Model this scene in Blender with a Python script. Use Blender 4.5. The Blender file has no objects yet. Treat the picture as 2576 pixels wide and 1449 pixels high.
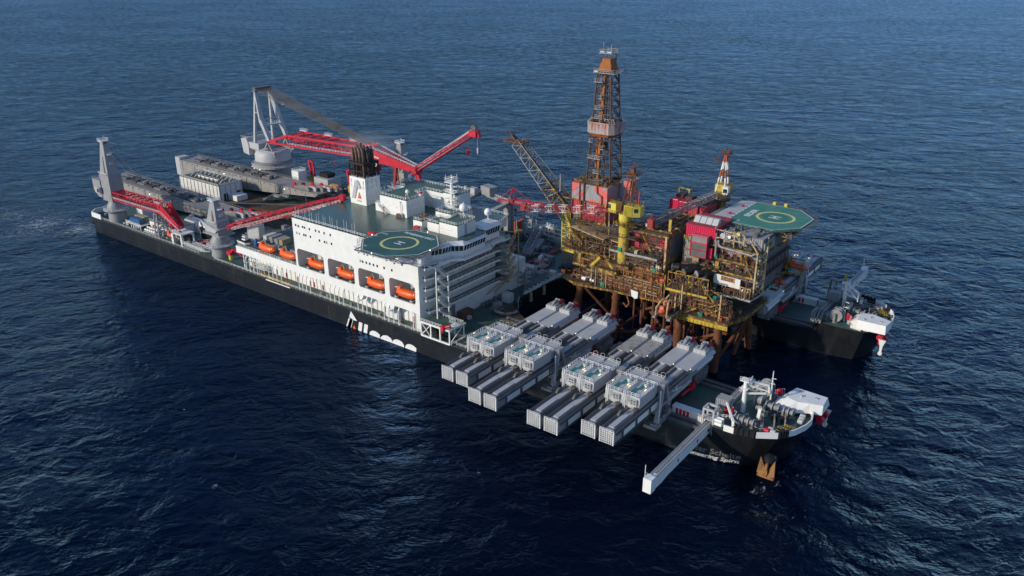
import bpy, math, random
import numpy as np
from mathutils import Vector, Matrix
R = math.radians
rnd = random.Random(7)
SC = bpy.context.scene

# ---------------------------------------------------------------- camera
cam_d = bpy.data.cameras.new('camera'); cam = bpy.data.objects.new('camera', cam_d)
SC.collection.objects.link(cam); SC.camera = cam
_yaw, _pit = R(127.27), R(22.507)
_fw = Vector((math.cos(_yaw)*math.cos(_pit), math.sin(_yaw)*math.cos(_pit), -math.sin(_pit)))
cam.location = (436.66, -201.36, 142.23)
cam.rotation_euler = _fw.to_track_quat('-Z', 'Y').to_euler()
cam_d.sensor_width = 36.0; cam_d.lens = 2092.7/2576*36
cam_d.clip_start = 1.0; cam_d.clip_end = 40000

# ---------------------------------------------------------------- sky and sun
SUN_EL = R(21); SUN_AZ = math.atan2(-0.87, -0.49)     # direction towards the sun, from +x
W = bpy.data.worlds.new('World'); SC.world = W; W.use_nodes = True
nt = W.node_tree; nt.nodes.clear()
sky = nt.nodes.new('ShaderNodeTexSky'); sky.sky_type = 'NISHITA'; sky.sun_disc = False
sky.sun_elevation = SUN_EL; sky.sun_rotation = R(90) - SUN_AZ
sky.air_density = 1.2; sky.dust_density = 0.3; sky.ozone_density = 3.0
bg = nt.nodes.new('ShaderNodeBackground'); bg.inputs[1].default_value = 0.135
wo = nt.nodes.new('ShaderNodeOutputWorld')
tint = nt.nodes.new('ShaderNodeMix'); tint.data_type = 'RGBA'; tint.blend_type = 'MULTIPLY'; tint.inputs[0].default_value = 1.0
tint.inputs[7].default_value = (0.88, 0.95, 1.14, 1)      # cold northern light
nt.links.new(sky.outputs[0], tint.inputs[6]); nt.links.new(tint.outputs[2], bg.inputs[0]); nt.links.new(bg.outputs[0], wo.inputs[0])
sd = bpy.data.lights.new('sun', 'SUN'); sd.energy = 3.7; sd.angle = R(1.6); sd.color = (1.0, 0.89, 0.73)
sun = bpy.data.objects.new('sun', sd); SC.collection.objects.link(sun)
_s = Vector((math.cos(SUN_AZ)*math.cos(SUN_EL), math.sin(SUN_AZ)*math.cos(SUN_EL), math.sin(SUN_EL)))
sun.rotation_euler = _s.to_track_quat('Z', 'Y').to_euler(); sun.location = (0, 0, 300)
SC.view_settings.view_transform = 'Standard'; SC.view_settings.look = 'None'
SC.view_settings.exposure = 0.0; SC.view_settings.gamma = 1.0
SC.view_settings.use_curve_mapping = False

# ---------------------------------------------------------------- materials
MATS = {}
def mat(name, col, rough=0.6, metal=0.0, var=0.12, scale=0.35, dirt=None, dirt_amt=0.0, dscale=0.25, bump=0.0,
        streak=1.0, corr=None, spec=0.4, emit=0.0, dcon=0.08):
    """painted steel: base colour with soft variation; dirt = second colour that shows in worn patches
    (streak > 1 draws the patches out vertically); corr = (axis, pitch) gives corrugated relief"""
    m = bpy.data.materials.new(name); m.use_nodes = True; MATS[name] = m
    n = m.node_tree.nodes; l = m.node_tree.links; b = n['Principled BSDF']
    b.inputs['Roughness'].default_value = rough; b.inputs['Metallic'].default_value = metal
    b.inputs['Specular IOR Level'].default_value = spec
    geo = n.new('ShaderNodeNewGeometry')
    nz = n.new('ShaderNodeTexNoise'); nz.inputs['Scale'].default_value = scale; nz.inputs['Detail'].default_value = 6
    l.new(geo.outputs['Position'], nz.inputs['Vector'])
    mr = n.new('ShaderNodeMapRange'); mr.inputs[1].default_value = 0.3; mr.inputs[2].default_value = 0.7
    mr.inputs[3].default_value = 1-var; mr.inputs[4].default_value = 1+var
    l.new(nz.outputs[0], mr.inputs[0])
    mul = n.new('ShaderNodeVectorMath'); mul.operation = 'SCALE'; mul.inputs[0].default_value = col
    l.new(mr.outputs[0], mul.inputs['Scale']); out = mul.outputs[0]
    if dirt is not None:
        mp = n.new('ShaderNodeMapping'); mp.inputs['Scale'].default_value = (1, 1, 1/streak)
        l.new(geo.outputs['Position'], mp.inputs[0])
        n2 = n.new('ShaderNodeTexNoise'); n2.inputs['Scale'].default_value = dscale; n2.inputs['Detail'].default_value = 8
        n2.inputs['Roughness'].default_value = 0.65
        l.new(mp.outputs[0], n2.inputs['Vector'])
        m2 = n.new('ShaderNodeMapRange'); t = 0.5+(0.5-dirt_amt)*0.5
        m2.inputs[1].default_value = t-dcon; m2.inputs[2].default_value = t+dcon
        l.new(n2.outputs[0], m2.inputs[0])
        mx = n.new('ShaderNodeMix'); mx.data_type = 'RGBA'; mx.inputs[7].default_value = (*dirt, 1)
        l.new(m2.outputs[0], mx.inputs[0]); l.new(out, mx.inputs[6]); out = mx.outputs[2]
    l.new(out, b.inputs['Base Color'])
    if emit:
        b.inputs['Emission Color'].default_value = (*col, 1); b.inputs['Emission Strength'].default_value = emit
    h = None
    if corr:
        sp = n.new('ShaderNodeSeparateXYZ'); l.new(geo.outputs['Position'], sp.inputs[0])
        m3 = n.new('ShaderNodeMath'); m3.operation = 'MULTIPLY'; m3.inputs[1].default_value = 2*math.pi/corr[1]
        if corr[0] == 'XY':
            ad = n.new('ShaderNodeMath'); l.new(sp.outputs[0], ad.inputs[0]); l.new(sp.outputs[1], ad.inputs[1]); l.new(ad.outputs[0], m3.inputs[0])
        else: l.new(sp.outputs['XYZ'.index(corr[0])], m3.inputs[0])
        m4 = n.new('ShaderNodeMath'); m4.operation = 'SINE'; l.new(m3.outputs[0], m4.inputs[0])
        bm = n.new('ShaderNodeBump'); bm.inputs['Strength'].default_value = 0.9; bm.inputs['Distance'].default_value = 0.12
        l.new(m4.outputs[0], bm.inputs['Height']); l.new(bm.outputs[0], b.inputs['Normal'])
    elif bump:
        bm = n.new('ShaderNodeBump'); bm.inputs['Strength'].default_value = bump; bm.inputs['Distance'].default_value = 0.2
        l.new(nz.outputs[0], bm.inputs['Height']); l.new(bm.outputs[0], b.inputs['Normal'])
    return m
RUST = (0.16, 0.06, 0.025)
white = mat('white_paint', (0.74, 0.74, 0.70), 0.5, dirt=(0.46, 0.38, 0.27), dirt_amt=0.02, dscale=0.35, streak=5, var=0.05)
white2 = mat('white_paint_worn', (0.66, 0.66, 0.62), 0.55, dirt=(0.34, 0.25, 0.16), dirt_amt=0.06, dscale=0.5, streak=4, var=0.07)
rail_m = mat('railing_paint', (0.72, 0.72, 0.70), 0.5, dirt=(0.4, 0.3, 0.2), dirt_amt=0.05, dscale=0.6)
hullm = mat('hull_paint', (0.010, 0.011, 0.013), 0.34, dirt=(0.026, 0.027, 0.029), dirt_amt=0.2, dscale=0.18, streak=4, var=0.3, dcon=0.15)
hull_rub = mat('hull_edge', (0.030, 0.029, 0.028), 0.6, dirt=RUST, dirt_amt=0.12, dscale=0.6)
deckg = mat('green_deck_paint', (0.040, 0.095, 0.080), 0.5, dirt=(0.085, 0.088, 0.062), dirt_amt=0.34, dscale=0.3, var=0.25, scale=0.2, dcon=0.12)
deckb = mat('wet_roof_paint', (0.038, 0.10, 0.092), 0.26, dirt=(0.060, 0.105, 0.082), dirt_amt=0.4, dscale=0.09, var=0.2, scale=0.06, dcon=0.25)
roofg = mat('grey_green_roof', (0.075, 0.13, 0.10), 0.6, var=0.12, scale=0.3)
helig = mat('helideck_green', (0.034, 0.125, 0.11), 0.55, dirt=(0.03, 0.075, 0.065), dirt_amt=0.4, dscale=0.15, var=0.12, dcon=0.2)
rhelig = mat('rig_helideck_green', (0.035, 0.19, 0.135), 0.6, dirt=(0.09, 0.24, 0.18), dirt_amt=0.4, dscale=0.18, var=0.15, dcon=0.2)
yline = mat('yellow_marking', (0.62, 0.58, 0.22), 0.6, var=0.12, scale=1.0)
wline = mat('white_marking', (0.7, 0.7, 0.68), 0.6, var=0.1, scale=1.0)
grey = mat('grey_paint', (0.27, 0.275, 0.28), 0.5, dirt=(0.16, 0.145, 0.12), dirt_amt=0.2, dscale=0.4, var=0.08, streak=2)
greyl = mat('light_grey_paint', (0.42, 0.43, 0.435), 0.5, dirt=(0.25, 0.225, 0.19), dirt_amt=0.16, dscale=0.5, var=0.06)
greyr = mat('grey_paint_rusty_top', (0.34, 0.34, 0.33), 0.55, dirt=(0.20, 0.14, 0.075), dirt_amt=0.36, dscale=0.7, var=0.08)
greyd = mat('dark_grey_steel', (0.10, 0.10, 0.10), 0.55, dirt=(0.13, 0.09, 0.06), dirt_amt=0.25, dscale=0.6, var=0.2)
greym = mat('mid_grey_steel', (0.20, 0.20, 0.195), 0.55, dirt=(0.14, 0.11, 0.08), dirt_amt=0.22, dscale=0.6, var=0.2)
beige = mat('grey_beige_beam', (0.27, 0.26, 0.245), 0.6, dirt=(0.22, 0.20, 0.17), dirt_amt=0.3, dscale=0.25, var=0.1, dcon=0.15)
black = mat('black_rubber', (0.012, 0.012, 0.013), 0.6)
glass = mat('window_glass', (0.02, 0.035, 0.045), 0.08, var=0.3, scale=0.4, spec=0.8)
glassl = mat('window_glass_curtained', (0.22, 0.27, 0.26), 0.2, var=0.2, scale=0.5)
red = mat('red_paint', (0.54, 0.012, 0.032), 0.5, dirt=(0.30, 0.022, 0.03), dirt_amt=0.34, dscale=0.5, var=0.16)
redd = mat('dull_red_paint', (0.30, 0.03, 0.03), 0.55, dirt=(0.16, 0.04, 0.03), dirt_amt=0.3, dscale=0.5, var=0.2)
orange = mat('lifeboat_orange', (0.80, 0.115, 0.012), 0.35, var=0.08, scale=0.8)
orange2 = mat('faded_lifeboat_orange', (0.62, 0.10, 0.045), 0.45, dirt=(0.45, 0.12, 0.07), dirt_amt=0.3, dscale=0.8)
tealp = mat('teal_stripe', (0.03, 0.19, 0.16), 0.5, dirt=(0.10, 0.24, 0.20), dirt_amt=0.2, dscale=1.2)
# rig
yel = mat('yellow_paint', (0.46, 0.29, 0.035), 0.55, dirt=(0.10, 0.048, 0.02), dirt_amt=0.58, dscale=0.9, var=0.15, streak=2)
yelc = mat('clean_yellow_paint', (0.60, 0.49, 0.07), 0.5, dirt=(0.30, 0.25, 0.09), dirt_amt=0.16, dscale=0.5, var=0.08)
yelped = mat('pedestal_yellow', (0.50, 0.36, 0.04), 0.5, dirt=(0.20, 0.15, 0.09), dirt_amt=0.34, dscale=0.6, var=0.1)
cream = mat('cream_steel', (0.48, 0.36, 0.19), 0.55, dirt=(0.20, 0.10, 0.05), dirt_amt=0.35, dscale=0.8, var=0.15)
rust = mat('rusted_steel', (0.17, 0.065, 0.03), 0.85, dirt=(0.07, 0.04, 0.03), dirt_amt=0.45, dscale=0.5, var=0.3, bump=0.3)
rustleg = mat('rusted_leg_steel', (0.13, 0.045, 0.02), 0.85, dirt=(0.18, 0.085, 0.03), dirt_amt=0.3, dscale=0.35, var=0.3, streak=3)
rusto = mat('orange_rust', (0.33, 0.11, 0.03), 0.8, dirt=(0.14, 0.06, 0.035), dirt_amt=0.4, dscale=0.5, var=0.25)
brown = mat('brown_deck_grating', (0.095, 0.060, 0.032), 0.85, dirt=(0.035, 0.03, 0.026), dirt_amt=0.45, dscale=0.4, var=0.35)
pipeb = mat('brown_pipe', (0.12, 0.068, 0.036), 0.6, dirt=(0.28, 0.18, 0.07), dirt_amt=0.22, dscale=0.5, var=0.3)
pipeg = mat('galvanised_pipe', (0.28, 0.28, 0.27), 0.45, dirt=(0.16, 0.11, 0.07), dirt_amt=0.3, dscale=0.6)
dkst = mat('rusty_derrick_steel', (0.085, 0.05, 0.034), 0.75, dirt=(0.20, 0.075, 0.03), dirt_amt=0.3, dscale=0.5, var=0.25)
rustclad = mat('rust_stained_cladding', (0.36, 0.30, 0.28), 0.65, dirt=(0.33, 0.085, 0.055), dirt_amt=0.42, dscale=0.5, streak=3, var=0.12, dcon=0.05)
darkst = mat('dark_olive_steel', (0.060, 0.048, 0.036), 0.6, dirt=(0.14, 0.07, 0.035), dirt_amt=0.3, dscale=0.6, var=0.25)
corred = mat('red_corrugated_cladding', (0.50, 0.055, 0.075), 0.55, corr=('XY', 0.8), dirt=(0.24, 0.20, 0.20), dirt_amt=0.25, dscale=0.22, var=0.15, dcon=0.03)
corredn = mat('new_red_cladding', (0.58, 0.02, 0.07), 0.5, corr=('XY', 0.8), var=0.08)
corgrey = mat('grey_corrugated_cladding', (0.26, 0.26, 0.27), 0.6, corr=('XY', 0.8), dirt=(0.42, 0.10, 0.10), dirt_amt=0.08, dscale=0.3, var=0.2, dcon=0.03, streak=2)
corshade = mat('shaded_corrugated_cladding', (0.15, 0.145, 0.155), 0.6, corr=('XY', 0.8), dirt=(0.27, 0.06, 0.07), dirt_amt=0.2, dscale=0.28, var=0.25, dcon=0.04, streak=2)  # cladding with the shade of the bow-facing walls put into its colour
redpeel = mat('peeling_red_panel', (0.27, 0.27, 0.28), 0.6, dirt=(0.62, 0.12, 0.11), dirt_amt=0.47, dscale=0.16, var=0.12, dcon=0.012)
corpeel = mat('peeling_red_louvres', (0.24, 0.24, 0.25), 0.6, dirt=(0.56, 0.07, 0.08), dirt_amt=0.62, dscale=0.22, var=0.15, dcon=0.012, corr=('XY', 0.7))
yelwall = mat('yellow_bulkhead', (0.42, 0.27, 0.05), 0.6, dirt=(0.13, 0.07, 0.03), dirt_amt=0.4, dscale=0.4, var=0.2, streak=3)
redeq = mat('red_equipment', (0.50, 0.07, 0.035), 0.5, dirt=(0.25, 0.07, 0.04), dirt_amt=0.3, dscale=0.6)
green = mat('green_cabinet', (0.01, 0.26, 0.17), 0.5)
blue = mat('blue_paint', (0.02, 0.10, 0.32), 0.5, dirt=(0.05, 0.12, 0.22), dirt_amt=0.25, dscale=0.8)
navy = mat('navy_paint', (0.015, 0.06, 0.15), 0.5)
maroon = mat('maroon_paint', (0.14, 0.012, 0.03), 0.5, corr=('XY', 0.6), dirt=(0.10, 0.03, 0.03), dirt_amt=0.2)
contor = mat('orange_red_container', (0.42, 0.09, 0.06), 0.55, corr=('XY', 0.6), dirt=(0.22, 0.06, 0.04), dirt_amt=0.25)
conttan = mat('tan_container', (0.38, 0.32, 0.20), 0.55, corr=('XY', 0.6), dirt=(0.25, 0.2, 0.13), dirt_amt=0.25)
contgrey = mat('grey_container', (0.30, 0.31, 0.32), 0.55, corr=('XY', 0.6), dirt=(0.2, 0.19, 0.18), dirt_amt=0.25)
contwh = mat('white_container', (0.62, 0.62, 0.60), 0.55, corr=('XY', 0.6), dirt=(0.4, 0.35, 0.28), dirt_amt=0.15)
contblue = mat('blue_container', (0.03, 0.12, 0.27), 0.55, corr=('XY', 0.6), dirt=(0.05, 0.10, 0.18), dirt_amt=0.25)
contbr = mat('brown_container', (0.16, 0.08, 0.05), 0.6, corr=('XY', 0.6), dirt=(0.09, 0.06, 0.04), dirt_amt=0.3)
wood = mat('brown_sign_board', (0.42, 0.20, 0.08), 0.6, var=0.15, scale=1.2)
lamp = mat('lit_lamp', (1.0, 0.72, 0.35), 0.4, emit=3.0)
lampw = mat('lit_white_lamp', (0.95, 0.97, 1.0), 0.4, emit=4.0)
hiviz = mat('hi_vis_orange', (0.9, 0.16, 0.05), 0.7)
navycl = mat('navy_coverall', (0.01, 0.015, 0.04), 0.8)
skin = mat('skin', (0.45, 0.27, 0.19), 0.6)
letgrey = mat('grey_lettering', (0.17, 0.18, 0.18), 0.5, var=0.2)
letor = mat('orange_triangle_paint', (0.75, 0.12, 0.02), 0.5)
funblk = mat('sooty_pipe', (0.05, 0.035, 0.03), 0.6, dirt=(0.17, 0.07, 0.035), dirt_amt=0.4, dscale=0.35, streak=3, var=0.3)

# ---------------------------------------------------------------- mesh helpers
ORG = {}
class MB:
    def __init__(s): s.v = []; s.f = []; s.b = []
    def _add(s, vs, fs):
        s.b.append((len(s.v), len(s.f))); o = len(s.v); s.v += [tuple(p) for p in vs]; s.f += [tuple(i+o for i in f) for f in fs]
    def box(s, x0, x1, y0, y1, z0, z1):
        if x0 > x1: x0, x1 = x1, x0
        if y0 > y1: y0, y1 = y1, y0
        s._add([(x0,y0,z0),(x1,y0,z0),(x1,y1,z0),(x0,y1,z0),(x0,y0,z1),(x1,y0,z1),(x1,y1,z1),(x0,y1,z1)],
               [(0,3,2,1),(4,5,6,7),(0,1,5,4),(1,2,6,5),(2,3,7,6),(3,0,4,7)]); return s
    def obox(s, c, sx, sy, sz, rot=0.0, taper=1.0):
        cs, sn = math.cos(rot), math.sin(rot); vs = []
        for z, k in ((0, 1.0), (sz, taper)):
            for ax, ay in ((-1,-1),(1,-1),(1,1),(-1,1)):
                x, y = ax*sx/2*k, ay*sy/2*k
                vs.append((c[0]+x*cs-y*sn, c[1]+x*sn+y*cs, c[2]+z))
        s._add(vs, [(0,3,2,1),(4,5,6,7),(0,1,5,4),(1,2,6,5),(2,3,7,6),(3,0,4,7)]); return s
    def bar(s, a, b, w, h=None, up=(0,0,1), w2=None, h2=None):
        a, b = Vector(a), Vector(b); d = b-a
        if d.length < 1e-6: return s
        d.normalize(); u = Vector(up)
        if abs(d.dot(u)) > 0.98: u = Vector((1,0,0))
        r = d.cross(u).normalized(); u = r.cross(d).normalized()
        h = h or w; w2 = w2 or w; h2 = h2 or h; vs = []
        for p, ww, hh in ((a, w, h), (b, w2, h2)):
            for i, j in ((-1,-1),(1,-1),(1,1),(-1,1)): vs.append(p+r*(i*ww/2)+u*(j*hh/2))
        s._add(vs, [(0,1,2,3),(7,6,5,4),(0,4,5,1),(1,5,6,2),(2,6,7,3),(3,7,4,0)]); return s
    def tube(s, a, b, r, n=8, r2=None, cap=True):
        a, b = Vector(a), Vector(b); d = (b-a).normalized(); u = Vector((0,0,1))
        if abs(d.dot(u)) > 0.98: u = Vector((1,0,0))
        x = d.cross(u).normalized(); y = x.cross(d).normalized(); r2 = r if r2 is None else r2
        vs = [p+(x*math.cos(2*math.pi*i/n)+y*math.sin(2*math.pi*i/n))*rr for p, rr in ((a,r),(b,r2)) for i in range(n)]
        fs = [(i,(i+1)%n,n+(i+1)%n,n+i)[::-1] for i in range(n)]
        if cap: fs += [tuple(range(n)), tuple(range(2*n-1,n-1,-1))]
        s._add(vs, fs); return s
    def path(s, pts, r, n=6):
        pts = [Vector(p) for p in pts]
        for a, b in zip(pts, pts[1:]):
            e = (b-a).normalized()*r*0.35
            s.tube(a-e, b+e, r, n)
        return s
    def revolve(s, c, prof, n=16, a0=0.0, a1=2*math.pi):
        full = abs(a1-a0-2*math.pi) < 1e-6; m = n if full else n+1; vs = []
        for r, z in prof:
            for i in range(m):
                a = a0+(a1-a0)*i/n; vs.append((c[0]+r*math.cos(a), c[1]+r*math.sin(a), c[2]+z))
        fs = []
        for k in range(len(prof)-1):
            for i in range(n):
                j = (i+1) % m; fs.append((k*m+i, k*m+j, (k+1)*m+j, (k+1)*m+i))
        if full:
            if prof[0][0] > 0: fs.append(tuple(range(m-1,-1,-1)))
            if prof[-1][0] > 0: fs.append(tuple(range((len(prof)-1)*m, len(prof)*m)))
        s._add(vs, fs); return s
    def prism(s, poly, z0, z1, top=None):
        n = len(poly); area = sum(poly[i][0]*poly[(i+1)%n][1]-poly[(i+1)%n][0]*poly[i][1] for i in range(n))
        top = top or poly
        if area < 0: poly = poly[::-1]; top = top[::-1]
        vs = [(p[0],p[1],z0) for p in poly]+[(p[0],p[1],z1) for p in top]
        s._add(vs, [tuple(range(n-1,-1,-1)), tuple(range(n,2*n))]+[(i,(i+1)%n,n+(i+1)%n,n+i) for i in range(n)]); return s
    def slab(s, pts, vec):
        """polygon in 3D extruded along vec"""
        pts = [Vector(p) for p in pts]; n = len(pts); vec = Vector(vec)
        nn = Vector((0,0,0))
        for i in range(n): nn += pts[i].cross(pts[(i+1)%n])
        if nn.dot(vec) < 0: pts = pts[::-1]
        vs = pts+[p+vec for p in pts]
        s._add(vs, [tuple(range(n-1,-1,-1)), tuple(range(n,2*n))]+[(i,(i+1)%n,n+(i+1)%n,n+i) for i in range(n)]); return s
    def rail(s, pts, h=1.1, sp=2.2, w=0.08, close=False, mid=True):
        w = min(w, 0.12)*0.85
        pts = [Vector(p) for p in pts]
        if close: pts = pts+[pts[0]]
        for a, b in zip(pts, pts[1:]):
            L = (b-a).length; k = max(1, int(round(L/sp)))
            for z in ((h, h*0.55) if mid else (h,)): s.bar(a+Vector((0,0,z)), b+Vector((0,0,z)), w)
            for i in range(k+1):
                p = a.lerp(b, i/k); s.bar(p, p+Vector((0,0,h)), w*1.1)
        return s
    def truss(s, A, B, w0, h0, w1, h1, n, c=0.3, b=0.15, up=(0,0,1), zig=True, tube=False, alt=0):
        """four-chord lattice boom from A to B"""
        A, B = Vector(A), Vector(B); d = (B-A).normalized(); u = Vector(up)
        if abs(d.dot(u)) > 0.98: u = Vector((1,0,0))
        r = d.cross(u).normalized(); u = r.cross(d).normalized()
        P = []
        for i in range(n+1):
            t = i/n; p = A.lerp(B, t); w = w0+(w1-w0)*t; h = h0+(h1-h0)*t
            P.append([p+r*(a*w/2)+u*(q*h/2) for a, q in ((-1,-1),(1,-1),(1,1),(-1,1))])
        add = (lambda p, q, k: s.tube(p, q, k/2, 5, cap=False)) if tube else (lambda p, q, k: s.bar(p, q, k))
        for j in range(4): add(P[0][j], P[-1][j], c)
        for i in range(n):
            for j in range(4):
                k = (j+1) % 4
                if zig:
                    if (i+j) % 2: add(P[i][j], P[i+1][k], b)
                    else: add(P[i][k], P[i+1][j], b)
                add(P[i][j], P[i][k], b)
        for j in range(4): add(P[n][j], P[n][(j+1)%4], b)
        return s
    def xf(s, M):
        s.v = [tuple(M @ Vector(p)) for p in s.v]; return s
    def build(s, name, m, parent=None, loc=None, smooth=False, label=None, cat=None, group=None, kind=None):
        o0 = ORG.get(parent.name, Vector((0,0,0))) if parent else Vector(loc or (0,0,0))
        me = bpy.data.meshes.new(name)
        me.from_pydata([(p[0]-o0.x, p[1]-o0.y, p[2]-o0.z) for p in s.v], [], s.f); me.update()
        me.materials.append(m)
        if smooth:
            me.shade_smooth(); me.set_sharp_from_angle(angle=R(38))
        ob = bpy.data.objects.new(name, me); SC.collection.objects.link(ob)
        if parent: ob.parent = parent
        else: ob.location = o0
        ORG[ob.name] = o0
        if label: ob['label'] = label
        if cat: ob['category'] = cat
        if group: ob['group'] = group
        if kind: ob['kind'] = kind
        return ob
def each(mb, name, m, parent, k=1, smooth=False):
    """one part per piece collected in mb (k pieces to a part)"""
    B = mb.b+[(len(mb.v), len(mb.f))]
    for i in range(0, len(B)-1, k):
        a, z = B[i], B[min(i+k, len(B)-1)]; q = MB(); q.v = mb.v[a[0]:z[0]]; q.f = [tuple(j-a[0] for j in f) for f in mb.f[a[1]:z[1]]]
        if q.v: q.build(name, m, parent, smooth=smooth)
def thing(name, label, cat, loc=(0,0,0), group=None):
    o = bpy.data.objects.new(name, None); SC.collection.objects.link(o); o.location = loc
    o.empty_display_size = 1; ORG[o.name] = Vector(loc)
    o['label'] = label; o['category'] = cat
    if group: o['group'] = group
    return o
def same(ob, name, delta, parent):
    """another object that shares ob's mesh, moved by delta"""
    c = ob.copy(); c.name = name; SC.collection.objects.link(c); c.parent = parent
    c.location = Vector(ob.location)+Vector(delta); ORG[c.name] = ORG[ob.name]+Vector(delta); return c
def dup(root, delta, label, rotz=0.0, scale=None):
    r = root.copy(); SC.collection.objects.link(r); r.location = Vector(root.location)+Vector(delta)
    r.rotation_euler.z += rotz; r['label'] = label
    for ch in list(root.children):
        c = ch.copy(); SC.collection.objects.link(c); c.parent = r
        for g in list(ch.children):
            d = g.copy(); SC.collection.objects.link(d); d.parent = c
    return r
_txt = {}
def text_geo(body, size=1.0, bold=0.0, shear=0.0):
    cu = bpy.data.curves.new('t', 'FONT'); cu.body = body; cu.size = size; cu.offset = bold; cu.shear = shear
    cu.resolution_u = 3; cu.fill_mode = 'BOTH'
    ob = bpy.data.objects.new('t', cu); SC.collection.objects.link(ob)
    dg = bpy.context.evaluated_depsgraph_get(); me = bpy.data.meshes.new_from_object(ob.evaluated_get(dg))
    vs = [tuple(v.co) for v in me.vertices]; fs = [tuple(p.vertices) for p in me.polygons]
    bpy.data.objects.remove(ob); bpy.data.curves.remove(cu); bpy.data.meshes.remove(me)
    x0 = min(v[0] for v in vs); x1 = max(v[0] for v in vs); y0 = min(v[1] for v in vs); y1 = max(v[1] for v in vs)
    return vs, fs, (x0, x1, y0, y1)
def text_on(body, fn, name, m, parent, size=1.0, bold=0.0, shear=0.0):
    """flat print: fn maps normalised (u,v) in 0..1 to a point of the surface"""
    vs, fs, (x0, x1, y0, y1) = text_geo(body, size, bold, shear)
    b = MB(); b._add([fn((x-x0)/(x1-x0), (y-y0)/(y1-y0)) for x, y, z in vs], fs)
    return b.build(name, m, parent)
# ---------------------------------------------------------------- the sea
SEA_D = (0.0002, 0.0019, 0.0085, 1); SEA_G = (0.32, 0.57, 1.0, 1); SEA_I = 1.26; SEA_B = 0.9
def make_sea():
    m = bpy.data.materials.new('sea_water'); m.use_nodes = True
    n = m.node_tree.nodes; l = m.node_tree.links; b = n['Principled BSDF']
    b.inputs['IOR'].default_value = 1.33; b.inputs['Roughness'].default_value = 0.09
    geo = n.new('ShaderNodeNewGeometry')
    def mapped(scale, rot=R(-53+90), aniso=1.0):
        # crests lie across the wind, which blows along the view direction here
        mp = n.new('ShaderNodeMapping'); mp.vector_type = 'TEXTURE'
        mp.inputs['Rotation'].default_value = (0, 0, rot); mp.inputs['Scale'].default_value = (scale*aniso, scale, scale)
        l.new(geo.outputs['Position'], mp.inputs[0]); return mp
    def noise(scale, detail, aniso, rough=0.55, dist=0.0, rot=R(37)):
        mp = mapped(scale, rot, aniso); t = n.new('ShaderNodeTexNoise'); t.inputs['Scale'].default_value = 1.0
        t.inputs['Detail'].default_value = detail; t.inputs['Roughness'].default_value = rough
        t.inputs['Distortion'].default_value = dist
        l.new(mp.outputs[0], t.inputs['Vector']); return t.outputs[0]
    def math_(op, a, c):
        t = n.new('ShaderNodeMath'); t.operation = op
        for i, q in enumerate((a, c)):
            if isinstance(q, (int, float)): t.inputs[i].default_value = q
            else: l.new(q, t.inputs[i])
        return t.outputs[0]
    swell = noise(26.0, 3.0, 1.3, 0.5, 0.3, R(30))
    wave = noise(9.0, 5.0, 1.25, 0.58, 0.4)
    chop = noise(2.4, 5.0, 1.2, 0.68, 0.2, R(48))
    def ridge(o):   # sharpen crests
        a = math_('SUBTRACT', o, 0.5); a = math_('ABSOLUTE', a, 0.0); return math_('MULTIPLY', a, -1.0)
    patch = noise(120.0, 3.0, 1.5, 0.5, 0.6, R(20))      # gusts: smoother and rougher water
    pr = n.new('ShaderNodeMapRange'); pr.inputs[1].default_value = 0.35; pr.inputs[2].default_value = 0.62
    pr.inputs[3].default_value = 0.7; pr.inputs[4].default_value = 1.1; l.new(patch, pr.inputs[0])
    h = math_('MULTIPLY', swell, 5.0)
    wv = math_('ADD', math_('MULTIPLY', wave, 2.2), math_('MULTIPLY', ridge(wave), 3.4))
    ch = math_('MULTIPLY', chop, 0.75)
    h = math_('ADD', h, math_('MULTIPLY', math_('ADD', wv, ch), pr.outputs[0]))
    bm = n.new('ShaderNodeBump'); bm.inputs['Strength'].default_value = 1.0; bm.inputs['Distance'].default_value = SEA_B
    l.new(h, bm.inputs['Height']);     # colour: deep blue body, whitecaps where crests break
    foam_n = noise(1.1, 6.0, 2.0, 0.7); big = noise(14.0, 3.0, 1.8, 0.55, 0.4)
    fa = n.new('ShaderNodeMapRange'); fa.inputs[1].default_value = 0.725; fa.inputs[2].default_value = 0.78; l.new(big, fa.inputs[0])
    fb = n.new('ShaderNodeMapRange'); fb.inputs[1].default_value = 0.50; fb.inputs[2].default_value = 0.60; l.new(foam_n, fb.inputs[0])
    foam = math_('MULTIPLY', fa.outputs[0], fb.outputs[0])
    # wash: foam around the bows, the anchor and the stern, by distance from those places
    def near(pt, r, sy=1.0):
        s = n.new('ShaderNodeVectorMath'); s.operation = 'SUBTRACT'; l.new(geo.outputs['Position'], s.inputs[0]); s.inputs[1].default_value = (*pt, 0)
        ln = n.new('ShaderNodeVectorMath'); ln.operation = 'LENGTH'; l.new(s.outputs[0], ln.inputs[0])
        mr = n.new('ShaderNodeMapRange'); mr.inputs[1].default_value = r; mr.inputs[2].default_value = r*0.1; l.new(ln.outputs['Value'], mr.inputs[0])
        return mr.outputs[0]
    wisp = noise(2.2, 7.0, 2.5, 0.68, 2.2, R(80))
    acc = None
    for pt, r, k in (((381, 118), 16, 0.9), ((-6, -3), 26, 0.9), ((-30, -14), 42, 0.85), ((-60, -14), 40, 0.7), ((30, -4), 10, .6), ((382, -10), 22, 0.45), ((384, 8), 12, 0.5), ((377, 1), 6, 0.6), ((375, -4), 7, .7)):
        q = math_('MULTIPLY', near(pt, r), k); acc = q if acc is None else math_('MAXIMUM', acc, q)
    ws = math_('SUBTRACT', math_('ADD', wisp, math_('MULTIPLY', acc, 0.32)), 0.74)
    wf = n.new('ShaderNodeMapRange'); wf.inputs[1].default_value = 0.0; wf.inputs[2].default_value = 0.16; l.new(ws, wf.inputs[0])
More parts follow.
